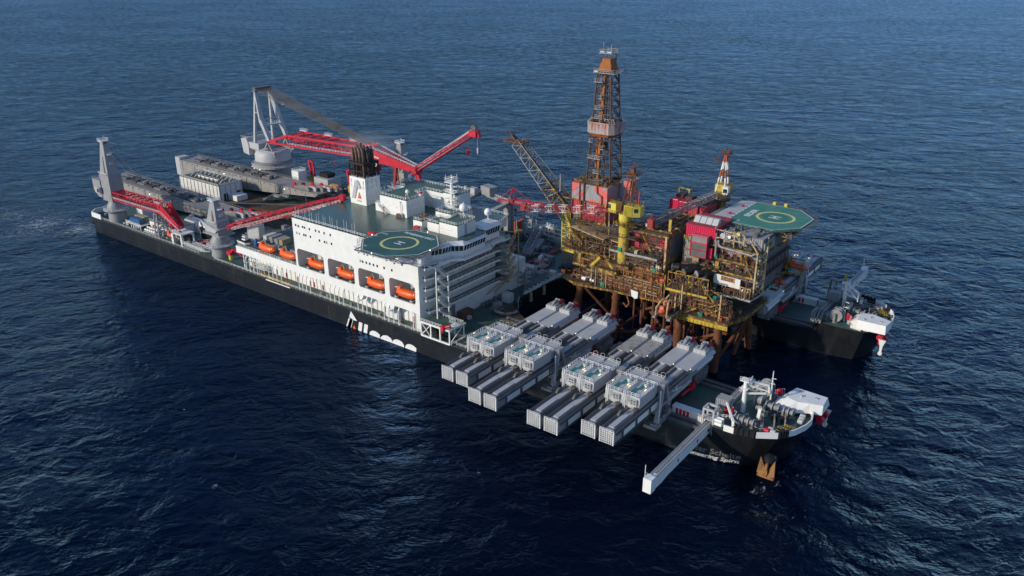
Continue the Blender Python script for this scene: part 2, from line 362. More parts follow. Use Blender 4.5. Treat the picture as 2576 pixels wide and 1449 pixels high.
    foam = math_('MAXIMUM', foam, math_('MULTIPLY', wf.outputs[0], 0.7))
    n.remove(b)
    df = n.new('ShaderNodeBsdfDiffuse'); df.inputs[0].default_value = SEA_D       # light scattered back by the deep water
    gl = n.new('ShaderNodeBsdfGlossy'); gl.inputs['Color'].default_value = SEA_G; gl.inputs['Roughness'].default_value = 0.10
    fr = n.new('ShaderNodeFresnel'); fr.inputs['IOR'].default_value = SEA_I
    for q in (gl.inputs['Normal'], fr.inputs['Normal']): l.new(bm.outputs[0], q)
    m1 = n.new('ShaderNodeMixShader'); l.new(fr.outputs[0], m1.inputs[0]); l.new(df.outputs[0], m1.inputs[1]); l.new(gl.outputs[0], m1.inputs[2])
    fo = n.new('ShaderNodeBsdfDiffuse'); fo.inputs[0].default_value = (0.55, 0.62, 0.66, 1)
    m2_ = n.new('ShaderNodeMixShader'); l.new(foam, m2_.inputs[0]); l.new(m1.outputs[0], m2_.inputs[1]); l.new(fo.outputs[0], m2_.inputs[2])
    l.new(m2_.outputs[0], n['Material Output'].inputs['Surface'])
    bb = MB(); S = 16000
    bb._add([(-S,-S,0),(S,-S,0),(S,S,0),(-S,S,0)], [(0,1,2,3)])
    o = bb.build('sea', m); o['kind'] = 'structure'
make_sea()

# ---------------------------------------------------------------- the vessel: hull and decks
ZD, ZF, BW = 8.4, 12.0, 123.8        # main deck, forecastle deck, beam
ship = thing('heavy_lift_vessel', 'huge black-hulled twin-bow lifting ship with green decks spanning the sea', 'ship', (190, 62, 0))
DECKL = [(350,0),(357,0),(364,.3),(370,2.2),(374.5,5.5),(377.5,10),(379.0,14.5),(379.4,18.5),(378.4,22.5),(376,26.5),(373.4,31.6),(366,32.4),(350,32.4)]
WATL = [(350,0),(355,.8),(361,2.4),(365.5,4.4),(369,7),(371.5,10),(373.2,13.5),(374.7,18),(374.4,22.5),(373,26.5),(370.6,30.8),(362,32.4),(350,32.4)]
slotc = [(275,32.4),(268,32.8),(263.9,33.8),(259.5,36.3),(255.6,39.8),(252.3,44),(250.3,48.5),(249.6,54)]
out = [(3,0),(350,0)]
main = [(0,4),(4,0),(350,0),(350,32.4)]+slotc+[(x,BW-y) for x,y in slotc[::-1]]+[(350,BW-32.4),(350,BW),(4,BW),(0,BW-4)]
b = MB()
b.prism(main, -4, ZD-0.05)
for mir in (0, 1):
    D = [(x, BW-y) if mir else (x, y) for x, y in DECKL]; Wl = [(x, BW-y) if mir else (x, y) for x, y in WATL]
    b.prism(Wl, -6, 0.0)
    sec = lambda z: [((a[0]*(1-z/ZF)+d[0]*z/ZF), (a[1]*(1-z/ZF)+d[1]*z/ZF)) for a, d in zip(Wl, D)]
    for k in range(7): b.prism(sec(ZD*k/7), ZD*k/7, ZD*(k+1)/7, top=sec(ZD*(k+1)/7))
    n_ = len(D)
    low = [((a[0]*(1-ZD/ZF)+d[0]*ZD/ZF), (a[1]*(1-ZD/ZF)+d[1]*ZD/ZF)) for a, d in zip(Wl, D)]
    lo2 = [(max(x, 356.8), y) for x, y in low]; up2 = [(max(x, 356.8), y) for x, y in D]
    b.prism(lo2, ZD-0.02, ZF-0.05, top=up2)
hull = b.build('hull', hullm, ship)
# decks (sheets proud of the hull)
b = MB(); b.prism([(x, y) for x, y in main], ZD-0.04, ZD)
b.build('main_deck', deckg, ship)
for mir in (0, 1):
    b = MB(); pl = [(max(x,356.8)*0.999+0.35, y*0.985+0.25) for x, y in DECKL]
    if mir: pl = [(x, BW-y) for x, y in pl]
    b.prism(pl, ZF-0.04, ZF); b.build('forecastle_deck', deckg, ship)
# rubbing strip / deck edge
b = MB()
for y in (-0.15, BW-0.1): b.box(6, 356, y, y+0.25, ZD-0.5, ZD+0.02)
for s in (0, 1):
    pts = [(350,32.4)]+slotc
    if s: pts = [(x, BW-y) for x, y in pts]
    for p, q in zip(pts, pts[1:]): b.bar((*p, ZD-0.1), (*q, ZD-0.1), 0.4, 0.5)
b.build('deck_edge', hull_rub, ship)
# white handrail bulwark round the aft end of the slot (straight part) with stiffeners
b = MB(); b.box(249.0, 249.7, 53, 94, ZD, ZD+0.9)
for k in range(14): b.box(248.7, 249.9, 54+k*3, 54.4+k*3, ZD, ZD+1.5)
b.build('slot_bulwark', white2, ship)
b = MB()
for y in (56.5, 66): b.box(249.6, 250.5, y, y+0.9, ZD-4.2, ZD-0.3)
each(b, 'fender', cream, ship)
# skid tracks for the lifting beams
b = MB()
for y0 in (1.2, 3.4, 27.2, 29.8):
    for yy in (y0, BW-y0-1.2):
        b.box(258, 355, yy, yy+1.1, ZD, ZD+0.75)
        for k in range(48): b.box(259+k*2, 259.5+k*2, yy-0.35, yy+1.45, ZD, ZD+0.5)
b.build('skid_track', greyd, ship, kind='stuff')
b = MB()
b.prism([(250,30),(275,27),(275,32),(264,33.4),(256,39),(252,43.5)], ZD, ZD+0.06)
b.build('worn_deck_patch', brown, ship)
# bow bulwark panels
def outline(i0, i1, mir, off=0.0):
    return [(x, BW-y) if mir else (x, y) for x, y in DECKL[i0:i1]]
def lerp2(a, b_, t): return (a[0]+(b_[0]-a[0])*t, a[1]+(b_[1]-a[1])*t)
for mir in (0, 1):
    mm = (lambda p: (p[0], BW-p[1])) if mir else (lambda p: p)
    segs = [((360.2,0.1),(363.2,0.25),'w'),((363.2,.25),(369.2,1.9),'b'),((369.2,1.9),(374.3,5.3),'w'),((374.3,5.3),(376.3,8.2),'b')]
    run = [(376.3,8.2),(377.5,10),(379.0,14.5),(379.4,18.5),(378.4,22.5),(377.2,24.6)]
    for a, c in zip(run, run[1:]): segs.append((a, c, 'w'))
    for a, c, k in segs:
        a, c = mm(a), mm(c)
        q = MB(); q.bar((a[0], a[1], ZF+0.95), (c[0], c[1], ZF+0.95), 0.35, 1.9)
        if k == 'b':
            for t in (0.15, 0.4, 0.65, 0.9):
                p = lerp2(a, c, t); q.tube((p[0], p[1], ZF), (p[0], p[1], ZF+2.2), 0.45, 8)
        else:
            for t in (0.1, 0.3, 0.5, 0.7, 0.9):
                p = lerp2(a, c, t); q.bar((p[0]-0.5, p[1]+(0.5 if not mir else -0.5), ZF), (p[0], p[1], ZF+1.8), 0.12)
        q.build('bulwark_panel', white if k == 'w' else black, ship)
# main deck rails
b = MB()
b.rail([(10,0.2,ZD),(100,0.2,ZD)], sp=3); b.rail([(112,0.2,ZD),(242,0.2,ZD)], sp=3, w=0.11)
b.rail([(256,0.6,ZD),(262,0.6,ZD)], sp=2)
b.rail([(0.5,6,ZD),(0.5,118,ZD)], sp=3); b.rail([(10,BW-.3,ZD),(260,BW-.3,ZD)], sp=3)
b.rail([(250.6,48,ZD),(253,44,ZD),(256,40.2,ZD)], sp=1.5)
b.build('deck_railing', rail_m, ship)
b = MB(); b.prism([(-0.3,3.8),(3.8,-0.3),(13,-0.35),(13,0.1),(4.1,0.1),(0.1,4.1),(0.1,16),(-0.3,16)], ZD, ZD+2.6); b.build('stern_bulwark', white, ship)
b = MB(); b.box(-5, 0, 1, 7, 3.2, 3.6); b.rail([(-5,1,3.6),(-5,7,3.6),(0,7,3.6)], sp=1.5); b.rail([(-5,1,3.6),(0,1,3.6)], sp=1.5)
b.build('stern_platform', hull_rub, ship)
# hull surface on the starboard bow, for lettering
def hull_y(x, z):
    t = min(max(z/ZF, 0), 1); P = [lerp2(a, d, t) for a, d in zip(WATL, DECKL)][:8]
    for p, q in zip(P, P[1:]):
        if p[0] <= x <= q[0]: return p[1]+(q[1]-p[1])*(x-p[0])/(q[0]-p[0])
    return 0.0
text_on('Pieter Schelte', lambda u, v: (348.6+u*16.6, hull_y(348.6+u*16.6, 2.35+v*1.95)-0.16, 2.35+v*1.95), 'name_lettering', letgrey, ship, bold=0.008, shear=0.1)
text_on('Pioneering Spirit', lambda u, v: (348.4+u*16.6, hull_y(348.4+u*16.6, 0.1+v*1.9)-0.16, 0.1+v*1.9), 'name_lettering', wline, ship, bold=0.012, shear=0.3)
# company name on the side, half under water: an arrow-topped A with a triangle, then slanted letters
b = MB(); Y = -0.17
b._add([(x, Y, z) for x, z in [(200.0,-1.0),(202.2,-1.0),(204.2,3.8),(206.4,3.9),(203.2,7.4),(201.6,3.9),(202.3,3.9)]], [(0,1,2,3,4,5,6)])
b._add([(x, Y, z) for x, z in [(199.3,-1.0),(202.0,-1.0),(204.0,4.0),(201.8,4.4)]], [(0,1,2,3)])
b.build('side_lettering', wline, ship)
b = MB(); b._add([(x, Y, z) for x, z in [(203.2,-0.4),(205.3,-0.4),(204.6,1.7)]], [(0,1,2)]); b.build('side_lettering', letor, ship)
for x0 in (206.3, 209.4):
    b = MB(); b._add([(x, Y, z) for x, z in [(x0,-1.2),(x0+2.0,-1.2),(x0+3.2,3.9),(x0+1.2,3.9)]], [(0,1,2,3)]); b.build('side_lettering', wline, ship)
text_on('seas', lambda u, v: (212.2+u*26.2, Y, -5.6+v*8.0), 'side_lettering', wline, ship, bold=0.05, shear=0.15)
b = MB()
for z in (2.6, 5.4): b.box(12, 348, -0.05, -0.005, z, z+0.05)
for k in range(28): b.box(14+k*12, 14.06+k*12, -0.045, -0.004, 0, ZD-0.6)
b.build('plate_seam', hull_rub, ship, kind='stuff')
b = MB()
for k in range(46):
    x = 8+rnd.random()*336; h = 1.5+rnd.random()*5; w = .06+rnd.random()*.16
    b.box(x, x+w, -0.03, -0.002, ZD-0.7-h, ZD-0.6)
b.build('rust_run', hull_rub, ship, kind='stuff')
# draught marks
for x0, zt in ((66, 6), (189.5, 5), (342.5, 7)):
    b = MB()
    for k in range(9): b.box(x0, x0+0.22, -0.06, -0.03, 0.3+k*0.7, 0.5+k*0.7)
    b.build('draught_mark', wood, ship, kind='stuff')
b = MB(); b.box(150, 166, -0.35, -0.05, ZD-0.6, ZD-0.1); b.build('white_fender_strip', white2, ship)
# ---------------------------------------------------------------- accommodation block
acc = thing('accommodation_block', 'tall white ship superstructure with lifeboat bays and green roof amidships', 'superstructure', (205, 30, ZD))
YF = 1.0; ROOF = 40.0
ops = [(171.7,188.0),(190.4,205.6),(207.9,222.2),(224.7,238.0)]
# starboard face with four lifeboat openings (rounded corners)
b = MB()
b.box(170.5, 240, YF, YF+0.6, 26.8, ROOF)
b.box(129, 240, YF-0.02, YF+0.6, 15.6, 18.75)
xs = [170.5]+[v for o in ops for v in o]+[240]
for i in range(0, len(xs), 2): b.box(xs[i], xs[i+1], YF, YF+7.2 if 0 < i else YF+7.2, 18.75, 26.8)
def fillet(b, x, z, sx, sz, r=1.5, y0=YF, y1=YF+0.6):
    pts = [(x, y0, z)]+[(x+sx*r*(1-math.cos(a)), y0, z+sz*r*(1-math.sin(a))) for a in [k*math.pi/2/5 for k in range(6)]]
    b.slab(pts, (0, y1-y0, 0))
for a, c in ops:
    fillet(b, a, 26.8, 1, -1); fillet(b, c, 26.8, -1, -1); fillet(b, a, 18.75, 1, 1, 1.1); fillet(b, c, 18.75, -1, 1, 1.1)
b.build('side_wall', white, acc)
# bay floors, back walls and ceilings
b = MB(); b.box(129.5, 239.8, YF+0.6, 8.4, 18.2, 18.72); b.build('lifeboat_deck', deckg, acc)
b = MB(); b.box(170.8, 239.6, 8.2, 8.6, 18.75, 26.8); b.box(170.8, 239.6, YF+0.6, 8.6, 26.75, 27.2)
for a, c in ops:
    b.box(a+4.5, c, 7.6, 8.1, 22.5, 22.7)
b.build('bay_wall', white2, acc)
b = MB()
for a, c in ops:
    b.rail([(a+5,7.2,18.75),(c-0.4,7.2,18.75)], h=2.6, sp=1.3, w=0.12); b.rail([(a+0.4,1.8,18.75),(a+3.6,1.8,18.75)], sp=1.0)
    b.box(a+4, c-1, 6.8, 7.9, 20.6, 20.75)
b.build('bay_gantry', greym, acc, kind='stuff')
# main mass
b = MB()
b.prism([(170.5,8.4),(239.6,8.4),(239.6,1.6),(239.9,1.6),(239.9,46),(236,50),(236,55),(170.5,55)], 8.4, 36.0)
b.box(170.5, 239.7, YF+0.6, 54, 36.0, ROOF-0.3)
b.box(129.5, 171, 13, 40, 8.4, 15.5)
b.prism([(236,17),(242.3,17),(242.3,64.5),(230,64.5),(230,17)], 8.4, 16.0)
b.prism([(228,50),(241.6,50),(241.6,64.3),(228,64.3)], 16.0, 20.0)
b.build('main_wall', white2, acc)
b = MB(); b.prism([(170.4,YF-0.05),(240.1,YF-0.05),(240.2,16),(245.4,22),(245.4,33),(243.2,34.5),(243.2,44.2),(240.5,47),(240,55.2),(170.4,55.2)], ROOF-0.3, ROOF); b.build('roof', deckb, acc)
b = MB(); b.rail([(214.5,1.1,ROOF),(170.6,1.1,ROOF),(170.6,55,ROOF),(239.8,55,ROOF),(243,44,ROOF)], sp=1.8, w=0.11)
b.build('roof_railing', rail_m, acc)
b = MB()
for k, x in enumerate([173,174.8,178.6,181.5,182.8,185.6,187,189.6,190.8,193.6,194.9,197.6,201.5,203,206,207.4]):
    b.tube((x, 1.3, ROOF), (x, 1.3, ROOF+4.6-(k%3)*0.4), 0.07, 5)
each(b, 'whip_aerial', rail_m, acc)
# recessed promenade: back wall, columns, doors
b = MB(); b.box(131, 240, 5.6, 6.0, 8.4, 15.7); b.box(129.5, 240, YF+0.6, 6.0, 15.4, 15.7)
for x in (205.4, 222.0):
    b.slab([(x, YF, 15.6),(x+4.5, YF, 15.6),(x+4.5,YF,14.8),(x+1.5,YF,12.0),(x,YF,11.8)], (0,4.6,0))
b.build('promenade_wall', white, acc)
b = MB()
for x in [136,138.4,141,143.6,151.5,154.3,157,160,171.6,173.8,176.2,178.6,190.8,193.4,196,198.6,207,209.6,212,214.6,221.6,224,226.6,229.2,237]:
    b.tube((x, 0.45, ZD), (x, 0.5, 14.2), 0.2, 6); b.bar((x, 0.5, 14.1), (x, 1.3, 15.7), 0.34)
each(b, 'stanchion', white, acc, 2)
b = MB(); b.box(237, 239.8, 1.2, 1.6, 8.4, 15.6)
b.slab([(218,5.0,8.4),(226,5.0,8.4),(226,5.0,12.6),(222,5.0,12.6)], (0,-1.6,0)); each(b, 'bilge_plate', white2, acc)
door0 = None
for x in (134.5, 150, 156.5, 164, 172, 174.4, 180, 216.8, 219.0, 220.4, 231.6, 233):
    d = MB(); d.box(x, x+0.9, 5.45, 5.6, 8.7, 11.0)
    if door0 is None: door0 = d.build('door', redd, acc); dx = x
    else: same(door0, 'door', (x-dx, 0, 0), acc)
b = MB()
for x in (183,187,192,201,208,217,228,235,133,144): b.box(x, x+1.3, 1.4, 2.4, ZD, ZD+1.5)
each(b, 'deck_locker', greym, acc)
# gangway along the hull, aft part
b = MB(); b.box(146, 165, 0.3, 1.3, ZD+0.2, ZD+0.45)
for k in range(10): b.box(146+k*2, 147.4+k*2, 0.25, 0.35, ZD+0.4, ZD+1.4)
b.rail([(146,1.3,ZD+.4),(165,1.3,ZD+.4)], sp=1.5); b.build('stowed_gangway', yelwall, acc)
b = MB()
for z in (10.2, 11.6): b.box(139, 146, 2.2, 4.6, z, z+0.15)
for x in (139,142.5,146):
    for y in (2.2,4.6): b.bar((x,y,ZD),(x,y,12.6),0.15)
b.rail([(139,2.2,11.7),(146,2.2,11.7)], sp=1.2); b.build('work_scaffold', rail_m, acc)
# windows of the starboard face (pixel-measured on the photograph; one object each)
wpts = [(172.6,36.9),(174.2,36.7),(176.9,36.9),(178.1,36.8),(181.0,36.8),(184.7,36.9),(186.8,36.9),(189.8,36.9),(193.4,36.9),
        (172.8,33.6,1),(174.4,33.5,1),(177.2,33.6),(178.4,33.6),(181.2,33.6),(186.6,33.2),(189.6,33.2),(190.8,33.2,1),(193.7,33.3),
        (209.0,33.3),(212.0,33.3),(213.8,33.3),(216.9,33.4,1),(209.6,29.8,1),(210.9,29.8),(212.9,29.8),(214.8,29.8),(216.8,29.8),(218.8,29.8),
        (224,33.4),(228,33.2),(232,33.4),(222.5,29.9),(226.5,29.9)]
w0 = {}
for p in wpts:
    k = len(p) > 2
    if k not in w0:
        q = MB(); q.box(p[0]-0.42, p[0]+0.42, YF-0.05, YF+0.02, p[1]-0.48, p[1]+0.48)
        w0[k] = (q.build('window', glassl if k else glass, acc), p)
    else: same(w0[k][0], 'window', (p[0]-w0[k][1][0], 0, p[1]-w0[k][1][1]), acc)
# front: five balconies with rails, wall windows
levels = [(16.05, 17), (21.0, 3.0), (25.2, 3.0), (29.3, 3.0), (33.4, 3.0)]
for i, (z, y0) in enumerate(levels):
    x1 = 243.0
    poly = [(236,y0),(241.5,y0),(242.3,5.5),(242.3,9),(x1,12),(x1,43.5),(x1+1.6,46.5),(x1+1.6,50),(239,53),(236,53)]
    if z < 17: poly = [(240,4),(241.8,4),(242.3,9),(x1,17),(x1,43.5),(x1+1.6,46.5),(x1+1.6,50),(242.4,51),(236,51),(236,17)]
    q = MB(); q.prism(poly, z-0.95, z-0.03); bf = q.build('balcony', white, acc)
    q = MB(); q.prism([(x-0.15 if x > 240 else x, y) for x, y in poly], z-0.03, z); q.build('balcony_floor', deckg, bf)
    q = MB(); q.rail([(x-0.12 if x > 240 else x, y, z) for x, y in poly if x > 240.5], sp=2.4, w=0.1); q.rail([(240,y0+.1,z),(241.4,y0+.1,z)], sp=1)
    q.build('balcony_railing', rail_m, bf)
def fwin(x, y, z, w=0.9, h=0.9, m=glass):
    q = MB(); q.box(x-0.02, x+0.06, y-w/2, y+w/2, z-h/2, z+h/2); return q
f0 = None
for z, ys in [(35.0,(26,28,32,35,38.5,41.5)),(31.0,(14,16,19.5,23.5,25,28,30.5,32,36,38,41)),(26.8,(20,24,26,29.5,33,36,40)),(22.6,(19,23,27,31,35,39,43))]:
    for y in ys:
        if f0 is None: f0 = fwin(239.9, y, z).build('window', glass, acc); fy, fz = y, z
        else: same(f0, 'window', (0, y-fy, z-fz), acc)
b = MB(); b.box(241.9,242.35,12,18,9,15)
for z in (23.0, 27.2, 31.4): b.box(239.9, 239.98, 12, 44, z+0.9, z+1.0)
for k in range(12): b.box(242.3, 242.42, 20+k*3.7, 20.9+k*3.7, 10.5+(k%3)*1.4, 10.6+(k%3)*1.4)
b.build('pipe_run', greym, acc)
# port-side end wall fittings (grey ventilators along the foot of the wall)
b = MB()
for y in (33,35.5,37.5,41,46,48,50): b.box(242.6, 243.9, y, y+1.2, ZD, ZD+1.3)
each(b, 'vent_box', greym, acc)
# bridge: canted window fronts under white roofs
plan = [(239.6,8.5),(241.6,12.2),(242.2,16.4),(245.6,19.8),(245.6,32.4),(243.0,34.6),(243.0,35.2)]
b = MB(); b.prism([(236,8.5)]+plan+[(236,35.2)], 34.2, 36.4); bw = b.build('bridge_wall', white, acc)
b = MB(); b.prism([(236,9.5)]+[(x-0.5,y) for x,y in plan]+[(236,35.2)], 36.4, 38.6); b.build('bridge_core', greym, acc)
def facet_windows(par, p, q, z0, z1, n, lean=0.55):
    p, q = Vector((*p,0)), Vector((*q,0)); d = (q-p); nrm = Vector((d.y,-d.x,0)).normalized()
    for i in range(n):
        a = p.lerp(q, (i+0.1)/n); c = p.lerp(q, (i+0.9)/n)
        w = MB(); o0, o1 = nrm*0.05, nrm*(0.05+lean)
        w.slab([a+o0+Vector((0,0,z0)), c+o0+Vector((0,0,z0)), c+o1+Vector((0,0,z1)), a+o1+Vector((0,0,z1))], -nrm*0.12)
        w.build('bridge_window', glass, par)
    fr = MB()
    for i in range(n+1):
        a = p.lerp(q, i/n); fr.bar(a+Vector((0,0,z0-0.1)), a+nrm*(lean+0.05)+Vector((0,0,z1+0.1)), 0.22)
    each(fr, 'window_frame', white, par)
facet_windows(bw, plan[1], plan[2], 36.4, 38.5, 3); facet_windows(bw, plan[2], plan[3], 36.4, 38.6, 3); facet_windows(bw, plan[3], plan[4], 36.4, 38.6, 8)
facet_windows(bw, plan[0], plan[1], 36.4, 38.5, 3)
b = MB(); rp = [(237,8.2),(240.2,8.0),(242.4,12.0),(243.0,15.9),(246.5,19.3),(246.6,33.0),(243.9,35.4),(237,35.4)]
b.prism(rp, 38.7, 39.9, top=[(237,9.6),(239.4,9.4),(241.2,12.8),(241.6,16.7),(244.6,20.6),(244.6,33.0),(243,35),(237,35)]); b.build('bridge_roof', white, acc)
b = MB(); b.prism([(238,35.2),(243.2,35.2),(243.2,44.6),(238,44.6)], 35.0, 37.2); bw2 = b.build('bridge_wing_wall', white, acc)
facet_windows(bw2, (243.2,35.4), (243.2,44.4), 37.3, 39.9, 6)
b = MB(); b.prism([(238,35.3),(242.6,35.3),(242.6,44.5),(238,44.5)], 37.2, 40.0)
b.prism([(237,34.8),(244.4,34.8),(244.4,45.2),(237,45.2)], 40.05, 41.2, top=[(237,35.4),(242.6,35.4),(242.6,44.6),(237,44.6)]); b.build('bridge_wing_roof', white, acc)
b = MB(); wp = [(240,6.5),(243.4,11.5),(244.0,15.3),(247.2,18.6),(247.2,34.8),(245,37),(245,46),(240,48)]
b.prism([(236,6.5)]+wp+[(236,48)], 33.1, 34.15); b.build('bridge_walkway', white, acc)
b = MB(); b.rail([(x-0.1,y,34.15) for x,y in wp], sp=1.4, w=0.1); b.build('walkway_railing', rail_m, acc)
# stair towers with zigzag flights and tall posts
def stairs(side, x, ya, yb, zs, m):
    q = MB()
    for z0, z1 in zip(zs, zs[1:]):
        for dx in (0, 1.3):
            q.slab([(x+dx,ya,z1),(x+dx,ya,z1-0.5),(x+dx,yb,z0-0.5),(x+dx,yb,z0)], (0.2,0,0))
        for k in range(12):
            t = k/12; y = ya+(yb-ya)*t; z = z1+(z0-z1)*t; q.box(x, x+1.3, y, y+0.4, z-0.12, z-0.04)
        q.rail([(x+1.4,ya,z1),(x+1.4,yb,z0)], sp=1.2, w=0.09)
        q.box(x-1.0, x+2.6, min(yb,yb+1.6*(1 if yb>ya else -1)), max(yb,yb+1.6*(1 if yb>ya else -1)), z0-0.25, z0)
        q.rail([(x+2.6,yb,z0),(x+2.6,yb+1.6*(1 if yb>ya else -1),z0),(x-1,yb+1.6*(1 if yb>ya else -1),z0)], sp=1.0)
    q.build('staircase', m, acc)
stairs(0, 243.6, 6.2, 10.2, [13.5,16.9,21.0,25.2,29.3,33.4][:6], white2)
stairs(1, 245.2, 50.8, 45.6, [16.3,20.8,25.1,29.3,34.2], cream)
b = MB()
b.tube((245.6,4.4,11.5),(245.6,4.4,34.2),0.28,8); b.tube((245.6,10.8,10.5),(245.6,10.8,30),0.28,8); b.bar((245.6,4.4,34.1),(242.5,3.4,34.6),0.4)
b.bar((245.6,10.8,29.9),(242.6,9.4,30.2),0.4); b.build('stair_post', white, acc)
b = MB()
b.path([(241,50.5,35),(245.6,54.0,34.4),(245.6,54.0,17),(243.4,50,14.6),(242.6,42,11.6)],0.22)
b.path([(242,45.5,30.6),(245.8,47.6,30.3),(245.8,47.6,16.6),(243.4,44,14.6),(242.7,37,12.2)],0.22)
b.build('drain_pipe', yelwall if False else cream, acc)
# aft end decks
b = MB()
b.box(162, 170.5, 10, 40, 29.3, 30.0); b.box(162,170.5, 10, 36, 24.6, 25.3); b.box(163,170.5,4,12,21.6,22.2); b.box(163.5,170.5,12,34,18.7,29.3)
b.build('aft_deck_wall', white, acc)
b = MB(); b.box(162.1, 170.5, 10.1, 40, 30.0, 30.05); b.box(162.1,170.5,10.1,36,25.3,25.35); b.box(163.1,170.5,4.1,12,22.2,22.25); b.build('aft_deck_floor', deckg, acc)
b = MB(); b.rail([(162.2,40,30),(162.2,10.2,30),(170,10.2,30)], sp=1.6); b.rail([(162.2,36,25.3),(162.2,10.2,25.3),(170,10.2,25.3)], sp=1.6); b.rail([(163.2,4.2,22.2),(170,4.2,22.2)])
b.rail([(130,1.3,18.75),(170,1.3,18.75)], sp=1.6); b.rail([(130,1.3,18.75),(130,40,18.75)], sp=2.0); b.rail([(140,8.6,18.75),(163,8.6,18.75)], sp=1.6)
b.build('aft_railing', rail_m, acc)
b = MB(); b.box(129.3, 170.5, 8.4, 40.2, 18.2, 18.75); b.build('upper_aft_deck', deckg, acc)
b = MB(); b.box(129.4,130.1,YF+0.6,12,15.6,18.2); b.box(131,132,6,40,8.4,15.6); b.box(132,171,40,40.6,8.4,18.2)
for y in (1.2, 4.8): b.box(133.2,133.7,y,y+0.4,8.4,15.6)
for z in (11,13.4): b.box(133.2,133.7,1.2,5,z,z+0.3)
b.build('aft_wall', white2, acc)

# roof houses (each a building of its own on the roof)
def house(name, label, poly, z0, z1, roof=roofg, rails=True, wall=white, extra=None, grp=None):
    cx = sum(p[0] for p in poly)/len(poly); cy = sum(p[1] for p in poly)/len(poly)
    t = thing(name, label, 'deckhouse', (cx, cy, z0), grp)
    q = MB(); q.prism(poly, z0, z1-0.12); q.build('wall', wall, t)
    q = MB(); q.prism([(cx+(x-cx)*1.01, cy+(y-cy)*1.01) for x, y in poly], z1-0.12, z1); rf = q.build('roof', roof, t)
    if rails:
        q = MB(); q.rail([(cx+(x-cx)*0.985, cy+(y-cy)*0.985, z1) for x, y in poly], sp=1.6, w=0.1, close=True); q.build('railing', rail_m, rf)
    return t
hA = house('deckhouse', 'largest white deckhouse with green L-shaped roof and outside stair beside the funnel',
           [(194,28),(209,28),(209,38.5),(203.5,38.5),(203.5,45),(213.5,45),(213.5,53),(188,53),(188,43),(194,43)], ROOF, 47.2)
b = MB(); b.box(191.2, 194, 28, 33, ROOF, 43.4); b.box(190.9,194,27.7,33.2,43.4,43.5); b.build('side_annex', white, hA)
b = MB(); b.rail([(191,33,43.5),(191,27.9,43.5),(194,27.9,43.5)], sp=1.3)
for dx in (0,1.0): b.bar((194.6,27.2-dx,43.4),(199.0,27.2-dx,40.1),0.16,0.3)
for k in range(9): b.box(194.8+k*0.48,195.15+k*0.48,26.2,27.2,43.2-k*0.36,43.3-k*0.36)
b.rail([(194.6,26.2,43.4),(199.0,26.2,40.1)], sp=1.2)
b.bar((206.5,39.5,46.4),(210.5,42,43.4),0.2,0.4); b.bar((210.5,42,43.4),(207.5,42.5,40.2),0.2,0.4); b.rail([(206.5,39.2,46.4),(210.5,41.6,43.4),(207.5,42,40.2)], sp=1.2)
b.build('outside_stair', greyl, hA)
b = MB(); b.box(195.4,196.2,27.9,27.98,40.1,42.2); b.build('door', red, hA)
b = MB(); b.box(204.2,206.8,26.6,27.9,40,41.2); b.build('crate_box', contbr, hA)
b = MB(); b.path([(205.8,27.9,45.8),(205.8,27.5,46.4),(206.4,27.4,45.2),(206.4,27.4,40.2)],0.13); b.box(206.4,207.3,27,27.9,40,41.6); b.build('vent_pipe', greyl, hA)
b = MB()
for k in range(9): b.box(209.02,209.06,28.8+k*1.05,29.5+k*1.05,44.5-(k%2)*2,44.6-(k%2)*2)
for k in range(7): b.box(195.4+k*1.9,196+k*1.9,27.94,27.98,43.4+(k%2),43.5+(k%2))
b.box(203.5,206,38.42,38.48,40,42)
b.build('wall_fitting', greym, hA)
hM = house('deckhouse', 'tall white block with a lattice of platforms round the radar mast', [(213.5,45),(221,45),(221,53.5),(213.5,53.5)], ROOF, 47.6)
house('deckhouse', 'small white deckhouse with a brown box on its green roof, nearest the helideck', [(219,21.2),(223.6,21.2),(223.6,27),(219,27)], ROOF, 43.1)
t = house('deckhouse', 'middle white deckhouse of the roof row with a red fire box at its foot', [(226.1,21.6),(232.0,21.6),(232.0,29),(226.1,29)], ROOF, 43.6)
t = house('deckhouse', 'white deckhouse with green roof carrying two white radome domes', [(232.2,21.7),(241.2,21.7),(241.2,32.4),(232.2,32.4)], ROOF, 44.6)
b = MB()
for z in [ROOF+0.3+k*0.45 for k in range(9)]: b.box(241.2,241.5,26.0,26.8,z,z+0.08)
b.box(241.2,241.5,25.9,26.0,ROOF,45.6); b.box(241.2,241.5,26.8,26.9,ROOF,45.6)
b.box(232.2,239,21.62,21.7,42.2,42.3); b.build('ladder', greyl, t)
house('deckhouse', 'low white deckhouse behind the radome deckhouse with crowded rails', [(223.6,29.2),(231.6,29.2),(231.6,34.4),(223.6,34.4)], ROOF, 45.4)
house('deckhouse', 'small white deckhouse below the radar mast with a tripod radome', [(222,38),(230,38),(230,44),(222,44)], ROOF, 43.6)
t = thing('equipment_box', 'brown equipment box on the roof of the smallest deckhouse', 'box', (222,25,43.1))
b = MB(); b.box(221,223,24,26,43.1,44.6); b.box(220.9,223.1,23.9,26.1,44.6,44.7); b.build('casing', contbr, t)
